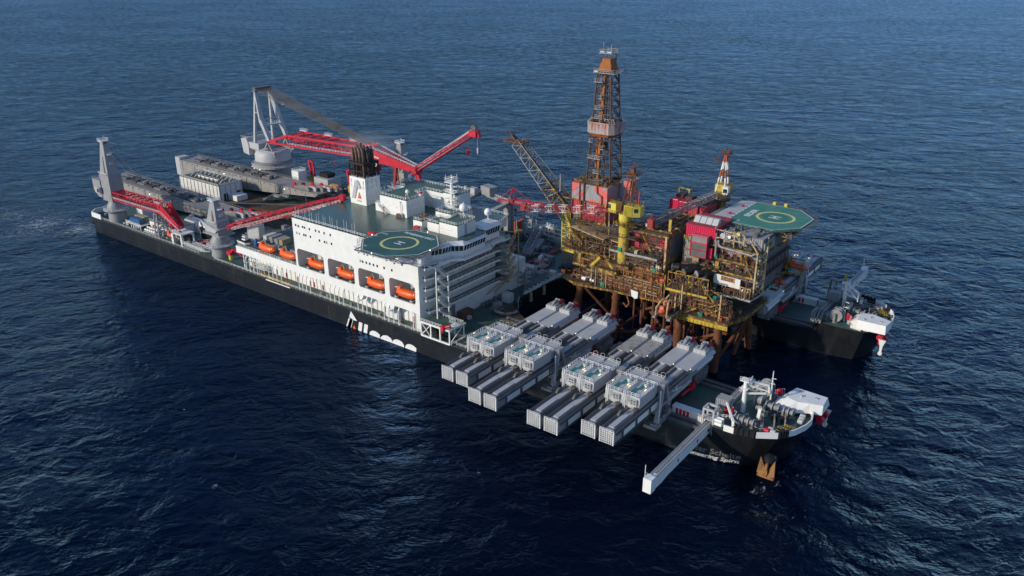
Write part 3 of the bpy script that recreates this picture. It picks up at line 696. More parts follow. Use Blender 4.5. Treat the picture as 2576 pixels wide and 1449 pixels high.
for x, y, z, w, c, lb in ((222.5,19.5,40,2.4,red,'red fire monitor skid in front of the middle roof deckhouse'),(214.0,4.0,40,3.2,red,'red container of rescue gear on the roof edge beside the helideck')):
    t = thing('rescue_box', lb, 'box', (x,y,z)); b = MB(); b.box(x-w/2,x+w/2,y-0.8,y+0.8,z,z+1.5); b.build('casing', c, t)
    b = MB(); b.rail([(x+w/2+.2,y-1,z),(x+w/2+3,y-1,z)],sp=1); b.tube((x+w/2+1,y,z),(x+w/2+1,y,z+1.4),0.4,8); b.build('fitting', greyl, t)

# domes
def dome(x, y, z, r, hp, label):
    t = thing('radome', label, 'radome', (x,y,z))
    b = MB(); b.revolve((x,y,z+hp),[(0.35*r,0),(0.8*r,0.15*r),(r,0.65*r),(r*0.98,1.0*r),(r*0.82,1.45*r),(r*0.5,1.78*r),(0.0,1.92*r)],16); b.build('dome', white, t, smooth=True)
    b = MB(); b.tube((x,y,z),(x,y,z+hp+0.1),0.2,6)
    for a in (0,2.1,4.2): b.bar((x+1.2*math.cos(a),y+1.2*math.sin(a),z),(x,y,z+hp*0.8),0.14)
    b.build('pedestal', rail_m, t)
dome(236.2,31.2,44.6,1.6,2.6,'big white radome on the two-dome deckhouse'); dome(239.3,42.4,40,1.5,3.4,'big white radome by the port wing of the bridge')
dome(208.4,29.5,47.2,0.85,2.6,'small white radome above a red and white post on the largest deckhouse roof'); dome(228,41,43.6,0.55,2.2,'tiny white radome on a tripod under the radar mast')
dome(189.5,50.5,47.2,0.8,1.4,'small white radome at the far corner of the green roof')
t = thing('warning_post', 'red and white striped post on the deckhouse roof corner', 'post', (208.2,28.8,47.2))
for k in range(4):
    b = MB(); b.tube((208.2,28.8,47.2+k*0.55),(208.2,28.8,47.75+k*0.55),0.3-(k*0.03),8); b.build('band', red if k%2==0 else white, t)
t = thing('vent_drum', 'red topped white drum on the deckhouse roof', 'drum', (208.6,37,47.2))
b = MB(); b.tube((208.6,37,47.2),(208.6,37,48.1),0.75,12); b.build('drum', white, t, smooth=True)
b = MB(); b.tube((208.6,37,48.1),(208.6,37,48.7),0.8,12); b.build('cap', red, t, smooth=True)
# radar mast
t = thing('radar_mast', 'white radar mast with lattice head and cross platforms behind the bridge', 'mast', (219.5,43.6,ROOF))
b = MB(); b.tube((219.5,43.6,ROOF),(219.5,43.6,53.4),0.8,8,0.55); b.build('column', white, t, smooth=True)
b = MB()
for z, w in ((43,2.8),(46,2.6),(49.0,2.4)):
    b.box(219.5-w,219.5+w,42.4,44.8,z,z+0.2); b.rail([(219.5-w,42.4,z+.2),(219.5+w,42.4,z+.2),(219.5+w,44.8,z+.2)],sp=1.2)
b.box(217.3,221.7,41.6,45.6,53.2,53.5); b.rail([(217.3,41.6,53.5),(221.7,41.6,53.5),(221.7,45.6,53.5),(217.3,45.6,53.5)],sp=0.9,close=True,w=0.12,h=1.6)
for dx,dy in ((-1.6,-1.6),(1.6,1.6),(1.6,-1.6),(0,0)): b.tube((219.5+dx,43.6+dy,53.4),(219.5+dx,43.6+dy,56.4),0.1,5)
b.box(218.6,220.4,43.5,43.7,55.0,55.3)
b.build('platform', rail_m, t)
b = MB()
for z in (44,47,50,51.6): b.bar((216.6,43.6,z),(222.4,43.6,z),0.2)
b.bar((216.8,43.6,43),(219.5,43.6,53),0.16); b.bar((222.2,43.6,43),(219.5,43.6,53),0.16); b.build('brace', white, t)

# funnel
fn = thing('funnel', 'white ship funnel with black cage and curved sooty exhaust pipes', 'funnel', (179,34,ROOF))
b = MB(); b.prism([(174,29.6),(184,29.6),(184,38.4),(174,38.4)],ROOF,51.6, top=[(174.3,29.9),(183.7,29.9),(183.7,38.2),(174.3,38.2)]); b.build('casing', white, fn)
b = MB()
for x in (174.5,179,183.5):
    for y in (30.1,34.2,38.0): b.bar((x,y,51.6),(x,y,57.6),0.5)
for z in (54.2,57.5):
    for y in (30.1,38.0): b.bar((174.3,y,z),(183.7,y,z),0.45 if z<57 else 0.9)
    for x in (174.5,183.5): b.bar((x,30,z),(x,38.1,z),0.45 if z<57 else 0.9)
for y in (32,36.2): b.bar((183.5,y,51.6),(183.5,y,57.5),0.3)
b.rail([(174,29.6,51.6),(184,29.6,51.6),(184,38.4,51.6),(174,38.4,51.6)],sp=1.4,close=True)
b.build('cage', black, fn)
k = 0
for x in (175.6,177.6,179.6,181.6):
    for y in (31.8,34.6,36.8):
        q = MB(); h = 59.4+(k*37%5)*0.2
        q.tube((x,y,51.6),(x,y,h),0.72,9); q.tube((x,y,h-0.2),(x-0.7,y+0.5,h+2.2),0.72,9); q.tube((x-0.7,y+0.5,h+2.0),(x-1.9,y+0.9,h+3.6),0.72,9,0.6)
        q.build('exhaust_pipe', funblk, fn, smooth=True); k += 1
b = MB()
b.slab([(175.4,29.7,42.2),(177.4,29.7,42.2),(179.4,29.7,48.4),(179.8,29.7,50.2),(177.9,29.7,50.2)], (0,-0.28,0)); b.slab([(178.2,29.7,49.6),(179.8,29.7,50.2),(181.4,29.7,47.0),(179.6,29.7,46.8)],(0,-0.2,0))
b.slab([(178.6,29.6,41.2),(181.0,29.6,41.2),(180.9,29.6,41.9),(178.6,29.6,41.9)],(0,-0.15,0)); b.build('emblem_letter', greyl, fn)
b = MB(); b.slab([(179.0,29.6,42.6),(181.0,29.6,42.6),(180.0,29.6,45.4)],(0,-0.15,0)); b.build('emblem_triangle', letor, fn)
b = MB()
for i in range(3):
    for j in range(2):
        b.box(184.0-0.03,184.03,31.0+i*2.5,32.2+i*2.5,46.5+j*2.4,48.2+j*2.4); b.box(174.6+i*3.6,175.6+i*3.6,29.66,29.74,46.8+j*2.2,48.4+j*2.2)
each(b, 'louvre', white2, fn)

# ship helideck
hd = thing('helideck', 'octagonal green helideck with yellow ring jutting over the white block', 'helideck', (228.5,4,40.9))
oc = [(215.8,7.6),(215.8,-3.0),(224.4,-11.7),(236.0,-11.6),(244.6,-2.9),(244.2,8.6),(235.6,17.0),(224.6,17.0)]
hz = 41.1
b = MB(); b.prism([(228.5+(x-230)*0+x-228.5, y) for x, y in oc], hz-0.5, hz); b.build('deck_plate', helig, hd)
def ring(cx, cy, r0, r1, z, m, par, name='ring', n=48):
    q = MB(); vs = []; 
    for i in range(n):
        a = 2*math.pi*i/n; vs += [(cx+r0*math.cos(a),cy+r0*math.sin(a),z),(cx+r1*math.cos(a),cy+r1*math.sin(a),z)]
    q._add(vs, [(2*i,2*i+1,(2*i+3)%(2*n),(2*i+2)%(2*n)) for i in range(n)]); return q.build(name, m, par)
ring(230.1, 2.2, 6.2, 7.2, hz+0.012, yline, hd, 'yellow_ring')
b = MB()
for p, q in zip(oc, oc[1:]+oc[:1]):
    c = (230.1, 3.0); f = 0.975
    p1 = (c[0]+(p[0]-c[0])*f, c[1]+(p[1]-c[1])*f); q1 = (c[0]+(q[0]-c[0])*f, c[1]+(q[1]-c[1])*f)
    p2 = (c[0]+(p[0]-c[0])*(f-0.022), c[1]+(p[1]-c[1])*(f-0.022)); q2 = (c[0]+(q[0]-c[0])*(f-0.022), c[1]+(q[1]-c[1])*(f-0.022))
    b._add([(*p1,hz+.008),(*q1,hz+.008),(*q2,hz+.008),(*p2,hz+.008)],[(0,1,2,3)])
b.build('border_line', wline, hd)
def flat_H(cx, cy, z, ang, s, par):
    q = MB(); c, n_ = math.cos(ang), math.sin(ang)
    def r(x, y): return (cx+x*c-y*n_, cy+x*n_+y*c, z)
    for x0,x1,y0,y1 in ((-1.5,-0.85,-2,2),(0.85,1.5,-2,2),(-0.85,0.85,-0.33,0.33)):
        q._add([r(x0*s,y0*s),r(x1*s,y0*s),r(x1*s,y1*s),r(x0*s,y1*s)],[(0,1,2,3)])
    q.build('letter_h', wline, par)
flat_H(230.1, 2.2, hz+0.016, R(90), 0.92, hd)
def flat_text(body, p0, p1, hgt, z, m, par, bold=0.03):
    p0, p1 = Vector(p0), Vector(p1); d = p1-p0; nn = Vector((-d.y, d.x)).normalized()*hgt
    text_on(body, lambda u, v: (p0.x+d.x*u+nn.x*v, p0.y+d.y*u+nn.y*v, z), 'deck_lettering', m, par, bold=bold)
flat_text('PIONEERING SPIRIT', (223.2,11.4), (237.9,11.4), 1.7, hz+0.012, wline, hd)
flat_text('16.00', (217.2,6.0), (219.8,6.0), 0.9, hz+0.012, wline, hd); flat_text('26', (221.4,-7.6), (222.9,-7.6), 0.8, hz+0.012, wline, hd); flat_text('22', (216.5,2.2),(217.9,2.2),0.8,hz+0.012,wline,hd)
b = MB()   # safety net frames and truss below
for p, q in zip(oc, oc[1:]+oc[:1]):
    p, q = Vector((*p,hz-0.1)), Vector((*q,hz-0.1)); d = (q-p); o = Vector((d.y,-d.x,0)).normalized()*1.5+Vector((0,0,0.25))
    b.bar(p+o,q+o,0.12); b.bar(p+o*0.5,q+o*0.5,0.08)
    k = max(2,int(d.length/1.4))
    for i in range(k+1): b.bar(p.lerp(q,i/k),p.lerp(q,i/k)+o,0.1)
b.build('safety_net_frame', greym, hd)
b = MB()
for y in (-9,-3,3,9):
    b.bar((218,y,38.9),(242,y,38.9),0.35)
    for k in range(8): b.bar((218+k*3,y,38.9 if k%2 else 40.5),(221+k*3,y,40.5 if k%2 else 38.9),0.2)
for x in (219,225,231,237,242):
    b.bar((x,-10,39.6),(x,14,39.6),0.3); b.bar((x,-9.5,39.3),(x,1.0,34.8 if x < 240 else 36),0.35); b.bar((x,-4,39.0),(x,1.0,36.5),0.25)
b.build('support_truss', greyl, hd)
for x,y in ((215.6,2.4),(230.2,-11.9),(244.6,2.8),(230.2,17.2)):
    q = MB(); q.tube((x,y,hz),(x,y,hz+0.3),0.13,6); q.build('deck_light', lampw, hd)
b = MB()
b.box(241,246,-4,0,hz-3.6,hz-3.4); b.rail([(241,-4,hz-3.4),(246,-4,hz-3.4),(246,0,hz-3.4)],sp=1); b.box(243.5,245.5,-3,-1,hz-3.4,hz-1.6); b.rail([(240,-8,hz-2.6),(243,-5,hz-2.6)],sp=.8)
b.build('access_platform', rail_m, hd)
# ---------------------------------------------------------------- lifeboats
def lifeboat(x, y, z, label, L=11.0, Wd=3.5, m=orange, rot=0.0, davit=True):
    t = thing('lifeboat', label, 'lifeboat', (x, y, z))
    q = MB(); n = 14; ns = 12; rings = []
    for i in range(ns+1):
        s = -1+2*i/ns; w = (1-abs(s)**3.2)**0.55 if abs(s) < 1 else 0.02; w = max(w, 0.03)
        rg = []
        for k in range(n):
            a = 2*math.pi*k/n; yy = math.cos(a); zz = math.sin(a)
            ty = Wd/2*w*(abs(yy)**0.75)*(1 if yy > 0 else -1)
            tz = (1.55 if zz > 0 else 1.15)*(L/9.6)**.9*(w**0.6)*(abs(zz)**0.85)*(1 if zz > 0 else -1)
            rg.append((s*L/2, ty, 1.35+tz+(0.25*s*s if zz < 0 else 0)))
        rings.append(rg)
    vs = [p for r_ in rings for p in r_]; fs = []
    for i in range(ns):
        for k in range(n): fs.append((i*n+k, i*n+(k+1)%n, (i+1)*n+(k+1)%n, (i+1)*n+k))
    fs += [tuple(range(n))[::-1], tuple(range(ns*n, ns*n+n))]
    M = Matrix.Translation((x,y,z)) @ Matrix.Rotation(rot,4,'Z')
    q._add(vs, [f[::-1] for f in fs]); q.xf(M); hp = q.build('hull', m, t, smooth=True)
    q = MB(); q.prism([(-L/2+0.9,-0.8),(-L/2+2.9,-0.8),(-L/2+2.9,0.8),(-L/2+0.9,0.8)],2.5,3.85 if L > 10 else 3.5,top=[(-L/2+1.2,-0.6),(-L/2+2.6,-0.6),(-L/2+2.6,0.6),(-L/2+1.2,0.6)]); q.xf(M); q.build('conning_tower', m, hp)
    q = MB(); q.bar((-L/2+0.4,-Wd/2*1.0,1.35),(L/2-0.6,-Wd/2*1.0,1.35),0.12); q.bar((-L/2+3,0,2.98),(L/2-1,0,2.9),0.1)
    q.bar((-L/2+3,-0.9,2.65),(L/2-1.2,-0.9,2.6),0.07); q.xf(M); q.build('fender_rail', redd, hp)
    if davit:
        for s in (-1, 1):
            q = MB()
            q.bar((s*L*0.38,Wd/2+1.2,0),(s*L*0.42,Wd/2+0.6,3.9),0.35); q.bar((s*L*0.42,Wd/2+0.6,3.9),(s*L*0.38,0,3.5),0.3); q.bar((s*L*0.38,0,3.5),(s*L*0.38,0,2.7),0.12)
            q.tube((s*L*0.36,-Wd/2-0.3,-0.4),(s*L*0.36,Wd/2,-0.4),0.16,6)
            q.tube((s*L*0.36-0.9,-Wd/2+0.2,-0.3),(s*L*0.36-0.9,-Wd/2+0.7,-0.3),0.35,8); q.tube((s*L*0.36-0.1,-Wd/2+0.2,-0.4),(s*L*0.36-0.1,-Wd/2+0.7,-0.4),0.35,8)
            q.xf(M); q.build('davit', greyl, t)
        q = MB(); q.tube((-L/2+0.3,-0.8,3.3),(-L/2+1.6,-0.8,3.6),0.18,6); q.tube((L/2-0.7,-Wd/2+0.3,2.4),(L/2-0.5,-Wd/2+0.3,3.1),0.2,6); q.xf(M); q.build('liferaft_canister', white, t)
    return t
for i, (x, lb) in enumerate([(147.6,'orange lifeboat furthest aft, on the open deck beside containers'),(161.7,'orange lifeboat on the open deck against the white block'),
    (180.0,'orange lifeboat in the aftmost of the four arched bays'),(197.6,'orange lifeboat in the second arched bay from aft'),
    (214.6,'orange lifeboat in the third arched bay from aft'),(230.4,'orange lifeboat in the foremost arched bay under the helideck')]):
    o = lifeboat(x+1.2, 3.2, 19.5, lb); o['group'] = 'orange lifeboats along the starboard side'

# ---------------------------------------------------------------- people
def person(x, y, z, label, top, ang=0.0):
    t = thing('person', label, 'person', (x, y, z))
    def sk(pts, n=7):
        q = MB()
        for (a, ra), (c, rc) in zip(pts, pts[1:]): q.tube(a, c, ra, n, rc)
        return q
    V_ = lambda a, b_, c: (x+a*math.cos(ang)-b_*math.sin(ang), y+a*math.sin(ang)+b_*math.cos(ang), z+c)
    bm = MB()
    for pts in ([(V_(0,0.1,0.0),.06),(V_(0,0.1,0.48),.075),(V_(0,0.08,0.9),.1)],[(V_(0.1,-0.1,0.0),.06),(V_(0.03,-0.1,0.48),.075),(V_(0,-0.08,0.9),.1)],
                [(V_(0,0,0.85),.17),(V_(0,0,1.1),.16),(V_(0,0,1.42),.2),(V_(0,0,1.5),.08),(V_(0,0,1.58),.06)]):
        q = sk(pts); bm._add(q.v, q.f)
    bm.build('body', navycl, t, smooth=True)
    j = MB(); j.tube(V_(0,0,1.0),V_(0,0,1.44),0.2,8,0.23)
    for s in (-1,1): j.tube(V_(0,s*.23,1.42),V_(0.08,s*.28,1.12),0.065,6,.055); j.tube(V_(0.08,s*.28,1.12),V_(0.25,s*.24,0.95),0.055,6,.045)
    j.build('jacket', top, t, smooth=True)
    hb = MB(); hb.revolve(V_(0,0,1.56),[(0.05,0),(0.095,.08),(0.1,.14),(0.0,.22)],8); hb.build('head', skin, t, smooth=True)
    hh = MB(); hh.revolve(V_(0,0,1.70),[(0.13,0),(0.12,.06),(0.0,.13)],8); hh.build('helmet', white, t, smooth=True)
for x,y,z,m,lb in ((242.2,28.6,29.3,hiviz,'person in orange vest leaning on the third balcony rail, aftmost of the pair'),(242.3,30.4,29.3,navycl,'person in navy coveralls on the third balcony'),
    (242.3,31.8,29.3,navycl,'person in dark coveralls beside the orange vest on the third balcony'),(242.2,33.4,29.3,hiviz,'person in orange vest standing forward of the navy coveralls'),
    (243.6,45.4,16.05,hiviz,'person in orange vest at the foot of the port stairs'),(239.5,6.2,33.4,hiviz,'person in orange under the helideck corner')):
    person(x,y,z,lb,m)

# ---------------------------------------------------------------- containers and boxes
def container(x, y, z, L, Wd, H, m, label, rot=0.0, grp=None, cat='container'):
    t = thing('container', label, cat, (x,y,z), grp)
    M = Matrix.Translation((x,y,z)) @ Matrix.Rotation(rot,4,'Z')
    q = MB(); q.box(-L/2+.06,L/2-.06,-Wd/2+.06,Wd/2-.06,0.1,H-.06); q.xf(M); pn = q.build('panel', m, t)
    q = MB()
    for a in (-1,1):
        for c in (-1,1):
            q.box(a*L/2-(.2 if a>0 else 0),a*L/2+(.2 if a<0 else 0),c*Wd/2-(.2 if c>0 else 0),c*Wd/2+(.2 if c<0 else 0),0,H)
        for zz in (0,H-.18): q.box(-L/2,L/2,a*Wd/2-(.14 if a>0 else 0),a*Wd/2+(.14 if a<0 else 0),zz,zz+.18); q.box(a*L/2-(.14 if a>0 else 0),a*L/2+(.14 if a<0 else 0),-Wd/2,Wd/2,zz+.005,zz+.175)
    q.xf(M); q.build('frame', m, t)
    q = MB()
    for yy in (-0.6,-0.2,0.25,0.6): q.box(L/2+.005,L/2+.05,yy*Wd/2.4-.03,yy*Wd/2.4+.03,.2,H-.2)
    q.xf(M); q.build('door_bar', greyl, pn)
    return t
PI2 = math.pi/2
# on the upper aft deck
for i,(x,y,L,Wd,H,m,lb) in enumerate([(134.8,15.3,6,2.4,2.6,contwh,'white container at the left end of the row behind the lifeboats'),(138.2,15.8,6,2.4,2.6,contgrey,'grey container second in the row behind the lifeboats'),
    (141.6,16.0,6,2.4,2.2,contgrey,'low grey container third in the row behind the lifeboats'),(144.8,15.6,5,2.4,2.5,conttan,'tan container at the right end of the row behind the lifeboats')]):
    container(x,y,18.75,L,Wd,H,m,lb,PI2+0.05)
t = container(126.8+.5,13.5,18.75,6.0,4.6,6.2,contwh,'tall plain white housing standing by the workboat',PI2*0+0.35)
container(122,24,ZD,6,2.4,2.6,contblue,'navy container on deck behind the red knuckle crane',0.2); container(128,8,ZD+3,2.4,2.4,5.5,contblue,'blue tank container aft of the white block',0)
# main deck between block and slot
for x,y,z,L,Wd,H,m,rot,lb in [(244.4,21.4,ZD,6.2,3.0,2.9,contbr,PI2,'rusty brown container near the foot of the white wall'),
    (238.6,68.6,ZD,6,2.5,2.6,conttan,0,'yellowish container behind the scaffold tower by the slot'),(235.6,75.6,ZD,6,3.6,2.8,contwh,0.1,'white site hut beside the red deck rail'),
    (236.5,82.2,ZD,6,2.5,2.6,contor,0.05,'orange container next to the maroon one'),(236.6,85.0,ZD,6.2,2.6,2.7,maroon,0.05,'maroon container on the green deck'),
    (234.0,91.5,ZD,7,2.5,2.6,contgrey,0.03,'long grey container beyond the maroon container'),(247.2,76.2,ZD,3.4,3,2.8,contwh,0,'white box at the slot edge behind the second scaffold tower'),
    (248.4,43.2,ZD,3.8,3.0,3.8,contwh,0,'white cube-like housing at the rounded slot corner'),(246.8,21.0,ZD,1.6,1.4,1.2,contwh,0,'small white unit against the rusty container')]:
    container(x,y,z,L,Wd,H,m,lb,rot)
# container stacks on the port side
cols = [conttan,conttan,contbr,maroon,maroon,contgrey,conttan,contor,contor,contblue,contor,maroon]
stk = [(176.5,127,0,conttan,'tan container on the upper tier at the aft end of the port stacks'),(178.5,123.6,0,conttan,'second tan container at the aft end of the port stacks'),
       (181.8,121.5,0,contbr,'brown container in the port stacks')]
xx = 176.0
for i,(m,m2,lb) in enumerate([(conttan,conttan,'tan'),(contbr,conttan,'brown'),(contbr,None,'dark brown'),(maroon,maroon,'maroon'),(contgrey,conttan,'pale'),(contgrey,contblue,'grey'),(contor,contor,'orange')]):
    x = 177.5+i*3.35
    container(x,118.6,ZD,6,2.44,2.6,m,f'{lb} container on deck in column {["one","two","three","four","five","six","seven"][i]} of the port side stacks counted from aft',PI2,'container stacks on the port side')
    if m2: container(x,118.6,ZD+2.62,6,2.44,2.6,m2,f'container on top of column {["one","two","three","four","five","six","seven"][i]} of the port side stacks counted from aft',PI2,'container stacks on the port side')
container(209.5,118.0,ZD,6,2.44,2.6,contblue,'blue container beside the white tent-shaped house',PI2)
# ---------------------------------------------------------------- ship cranes
def mid(a, b_, t=0.5): return Vector(a).lerp(Vector(b_), t)
# the big crane, port side aft
BC = Vector((22, 105, 0))
bc = thing('heavy_lift_crane', 'giant grey crane with long red lattice boom and four-legged mast on the port side', 'crane', (22,105,ZD))
b = MB(); b.revolve((22,105,0),[(10.4,ZD),(10.2,17.6)],28); b.build('pedestal', grey, bc, smooth=True)
b = MB(); b.revolve((22,105,0),[(10.5,17.6),(12.8,18.2),(12.8,19.0),(11.4,19.4)],32); b.build('ring_platform', greyl, bc, smooth=True)
b = MB(); b.rail([(22+12.8*math.cos(k*math.pi/16),105+12.8*math.sin(k*math.pi/16),19.0) for k in range(32)],sp=2.5,w=0.14,close=True,h=1.2); b.build('ring_railing', rail_m, bc)
b = MB(); b.revolve((22,105,0),[(11.3,19.4),(11.3,21.2),(10.4,21.8)],32); b.build('slewing_bearing', greym, bc, smooth=True)
b = MB(); b.revolve((22,105,0),[(10.6,21.8),(10.4,25.6),(9.2,27.6),(8.4,28.0)],32); b.build('slewing_drum', greyl, bc, smooth=True)
text_on('Huisman', lambda u, v: (22+10.6*math.cos(-1.05+u*0.62), 105+10.6*math.sin(-1.05+u*0.62), 22.8+v*1.6), 'maker_lettering', wline, bc, bold=0.03)
for k in range(3):
    a = -2.2+k*0.42; q = MB(); q.box(22+12.6*math.cos(a)-.2,22+12.6*math.cos(a)+.2,105+12.6*math.sin(a)-.2,105+12.6*math.sin(a)+.2,17.9,18.1); q.build('deck_lamp', lampw, bc)
b = MB()
for y in (98.5, 111.5):
    b.bar((21,y,25.5),(27.5,y,33.8),0.8); b.bar((33,y,25.5),(27.5,y,33.8),0.8); b.bar((14,y,27),(27,y,30),0.7)
b.bar((12,98,28.2),(34,98,28.2),1.0); b.bar((12,112,28.2),(34,112,28.2),1.0); b.box(10,26,98.5,111.5,27.6,28.4)
b.build('boom_foot_frame', grey, bc)
b = MB(); b.slab([(4,96.5,33.5),(9.2,96.5,34.5),(11.0,96.5,30.2),(10.6,96.5,24.0),(5.4,96.5,25.0)],(0,17.5,0)); b.box(9,20,97,113.5,28.4,32.0)
b.rail([(4,96.5,34),(13,96.5,34.3),(13,114,34.3),(4,114,34)],sp=2,w=0.13,close=True); b.build('counterweight_house', greyl, bc)
b = MB()
for y, s in ((98.6,1),(111.4,-1)):
    T_ = (18.6, y+s*1.5, 63.0)
    b.bar((15,y-s*.4,29),T_,1.5,1.5,w2=1.1,h2=1.1)
    M_ = (23.4, y, 46.5); b.bar((29.0,y,34.8),M_,1.8,2.0,w2=2.5,h2=2.5); b.bar(M_,T_,2.5,2.5,w2=1.5,h2=1.5)
b.bar((23.4,98.6,46.5),(23.4,111.4,46.5),0.5); b.bar((24.6,98.6,43.0),(24.6,111.4,43.0),1.0,0.5); b.bar((17.5,98.6,50),(21.8,98.6,50.5),0.4)
b.build('mast_leg', greyl, bc)
b = MB(); b.box(24,25.6,98,112,43.3,43.5); b.rail([(25.6,98,43.5),(25.6,112,43.5)],sp=1.5); b.rail([(24,98,43.5),(24,112,43.5)],sp=1.5)
b.box(27.4,29.0,111,113,54,54.2); b.rail([(27.4,111,54.2),(29,111,54.2),(29,113,54.2),(27.4,113,54.2)],sp=1,close=True); b.build('mast_platform', rail_m, bc)
b = MB()
for k in range(9):
    y = 99.6+k*1.35; b.tube((18.4,y,63.4),(18.4,y+.5,63.4),1.3,10)
b.box(16.4,20.2,99,112,62.2,62.7); b.rail([(16.2,99,63),(16.2,112,63)],sp=1.5); b.tube((18,111,63),(18,111,66),0.1,5); b.build('mast_head_sheave', greyd, bc)
bt = MB()
# boom: wide-footed lattice box that narrows to the knee, then a solid tapered nose
A0, A1 = (27.5,98.2,34.0), (27.5,111.8,34.2); K0, K1 = (108.5,101.6,41.0), (108.5,108.4,41.0); L0, L1 = (108.5,101.6,35.6), (108.5,108.4,35.6)
N0, N1 = (40,98.6,35.8),(40,111.4,35.8); U0, U1 = (46,99,40.0),(46,111,40.0); D0, D1 = (46,99,34.2),(46,111,34.2)
def plate_box(b, a, c, w, h, w2=None, h2=None): b.bar(a, c, w, h, w2=w2 or w, h2=h2 or h)
for A, U, D, K, L in ((A0,U0,D0,K0,L0),(A1,U1,D1,K1,L1)):
    b_ = bt
    b_.bar(A, U, 1.0, 1.2, w2=1.0, h2=1.4); b_.bar(A, D, 1.0, 1.2, w2=1.0, h2=1.0)
    b_.slab([Vector(A)+Vector((0,-.45,-.6)), mid(A,D,.45)+Vector((0,-.45,-.4)), mid(A,U,.45)+Vector((0,-.45,.6)), Vector(A)+Vector((0,-.45,.6))],(0,.9,0))
    b_.bar(U, K, 0.8, 1.1); b_.bar(D, L, 0.7, 0.9)
bt.build('boom_chord', red, bc)
b = MB()
for s in (0,1):
    U, D, K, L = (U0,D0,K0,L0) if s == 0 else (U1,D1,K1,L1); n = 11
    for i in range(n):
        p, q, r_ = mid(D,L,i/n), mid(U,K,(i+.5)/n), mid(D,L,(i+1)/n); b.bar(p,q,0.32); b.bar(q,r_,0.32)
for i in range(9):
    p, q = mid(U0,K0,i/8), mid(U1,K1,i/8); b.bar(p,q,0.4,0.5)
    p, q = mid(D0,L0,i/8), mid(D1,L1,i/8); b.bar(p,q,0.4,0.5)
    if i < 8: b.bar(mid(U0,K0,i/8), mid(U1,K1,(i+1)/8), 0.2)
b.build('boom_lacing', red, bc)
b = MB()
for i, t_ in enumerate((0.0,0.36,0.72)):
    p = mid(U1,K1,t_); b.box(p.x-3,p.x+3,p.y-1,p.y+0.6,p.z+.8,p.z+1.0); b.rail([(p.x-3,p.y-1,p.z+1),(p.x+3,p.y-1,p.z+1),(p.x+3,p.y+.6,p.z+1),(p.x-3,p.y+.6,p.z+1)],sp=1.2,close=True)
b.rail([mid(D0,L0,0.02)+Vector((0,-.5,.5)),mid(D0,L0,.98)+Vector((0,-.5,.5))],sp=2.5,w=.12)
b.build('boom_walkway', rail_m, bc)
b = MB()
TP = [(142.0,103.6,34.6),(142.0,106.4,34.6),(142.0,106.4,32.2),(142.0,103.6,32.2)]; KP = [(108.5,101.2,41.6),(108.5,108.8,41.6),(108.5,108.8,34.6),(108.5,101.2,34.6)]
b._add(KP+TP, [(0,1,2,3),(7,6,5,4),(0,4,5,1),(1,5,6,2),(2,6,7,3),(3,7,4,0)]); b.build('boom_nose', red, bc)
b = MB(); b.rail([(109,101.4,41.7),(141.5,103.8,34.8)],sp=2,w=.13); b.rail([(109,108.6,41.7),(141.5,106.2,34.8)],sp=2,w=.13)
for k in range(16):
    t_ = k/16; p = Vector((109,105,41.7)).lerp(Vector((141,105,34.8)),t_); b.box(p.x,p.x+0.8,p.y-.5,p.y+.5,p.z,p.z+.15)
b.box(107.8,109,101,109,41.6,42.2); b.bar((108.2,101.2,41.6),(108.2,101.2,30.6),0.5); b.bar((108.2,103,34.6),(113,103,31.4),.3); b.bar((113,103,31.4),(118,103,38),.3)
for k in range(5): b.bar((109+k*1.5,101.2,34.6),(109.8+k*1.5,101.2,32.4),.25)
b.build('knee_frame', rail_m, bc)
text_on('Huisman', lambda u, v: (112.0+u*5.0, 101.2-0.05+(u*5+3.5)*0.072-0.1, 36.9+v*1.2-(u*5)*0.12), 'maker_lettering', wline, bc, bold=0.03)
b = MB(); b.box(106.5,112.5,102.5,107.5,28.2,31.6)
for k in range(6): b.tube((103.5+k*1.6,102+k*.2,42.2),(103.5+k*1.6,103+k*.2,42.2),0.9,10); b.tube((103.5+k*1.6,106,42.2),(103.5+k*1.6,107,42.2),0.9,10)
b.build('sheave_nest', red, bc, smooth=True)
b = MB(); b.tube((109.5,103.5,28.2),(109.5,103.5,24.8),1.5,10,0.8); b.tube((108,103.5,26.4),(111,103.5,26.4),1.0,8); b.build('main_hook', greyd, bc, smooth=True)
b = MB(); b.tube((83,101,30),(83,101,33),0.09,4); b.tube((83,101,30),(83,101,28.6),0.75,8,0.3); b.build('auxiliary_hook', red, bc)
b = MB()
for k in range(13):
    y = 99.4+k*1.02; y2 = 101.6+k*0.56
    for o in (0, 1): b.bar((18.8+o*1.4,y,63.9-o*1.6),(104+o*3.2,y2,42.9),0.13)
b.bar((38,99,61),(40,112,59.5),0.3) if False else None
b.build('luffing_wire', greyd, bc)
# fly jib
b = MB(); JA, JB = Vector((137,105,31.0)), Vector((179.5,105,57.2))
b.truss(JA, JB, 3.6, 2.4, 2.6, 1.9, 20, c=0.34, b=0.13); b.build('fly_jib', red, bc)
b = MB(); dj = (JB-JA).normalized(); b.bar(JA+Vector((0,0,-.6)),JB-Vector((0,0,.8)),1.2,0.1)
b.rail([JA+Vector((2,-1.6,1.6)),JB+Vector((0,-1.2,1.2))],sp=2,w=.12); b.rail([JA+Vector((2,1.6,1.6)),JB+Vector((0,1.2,1.2))],sp=2,w=.12); b.build('jib_walkway', rail_m, bc)
b = MB(); b.box(178.6,183,103.2,106.8,56.2,59.0); b.slab([(183,104,59.8),(184.5,104,56.2),(181,104,55.6)],(0,2,0)); b.tube((142,102.5,33),(142,107.5,33),1.2,10)
b.bar((144.2,105,20),(142.4,105,33),1.6,1.6); b.bar((139,105,20),(141.5,105,33),.9); b.build('jib_head', red, bc)
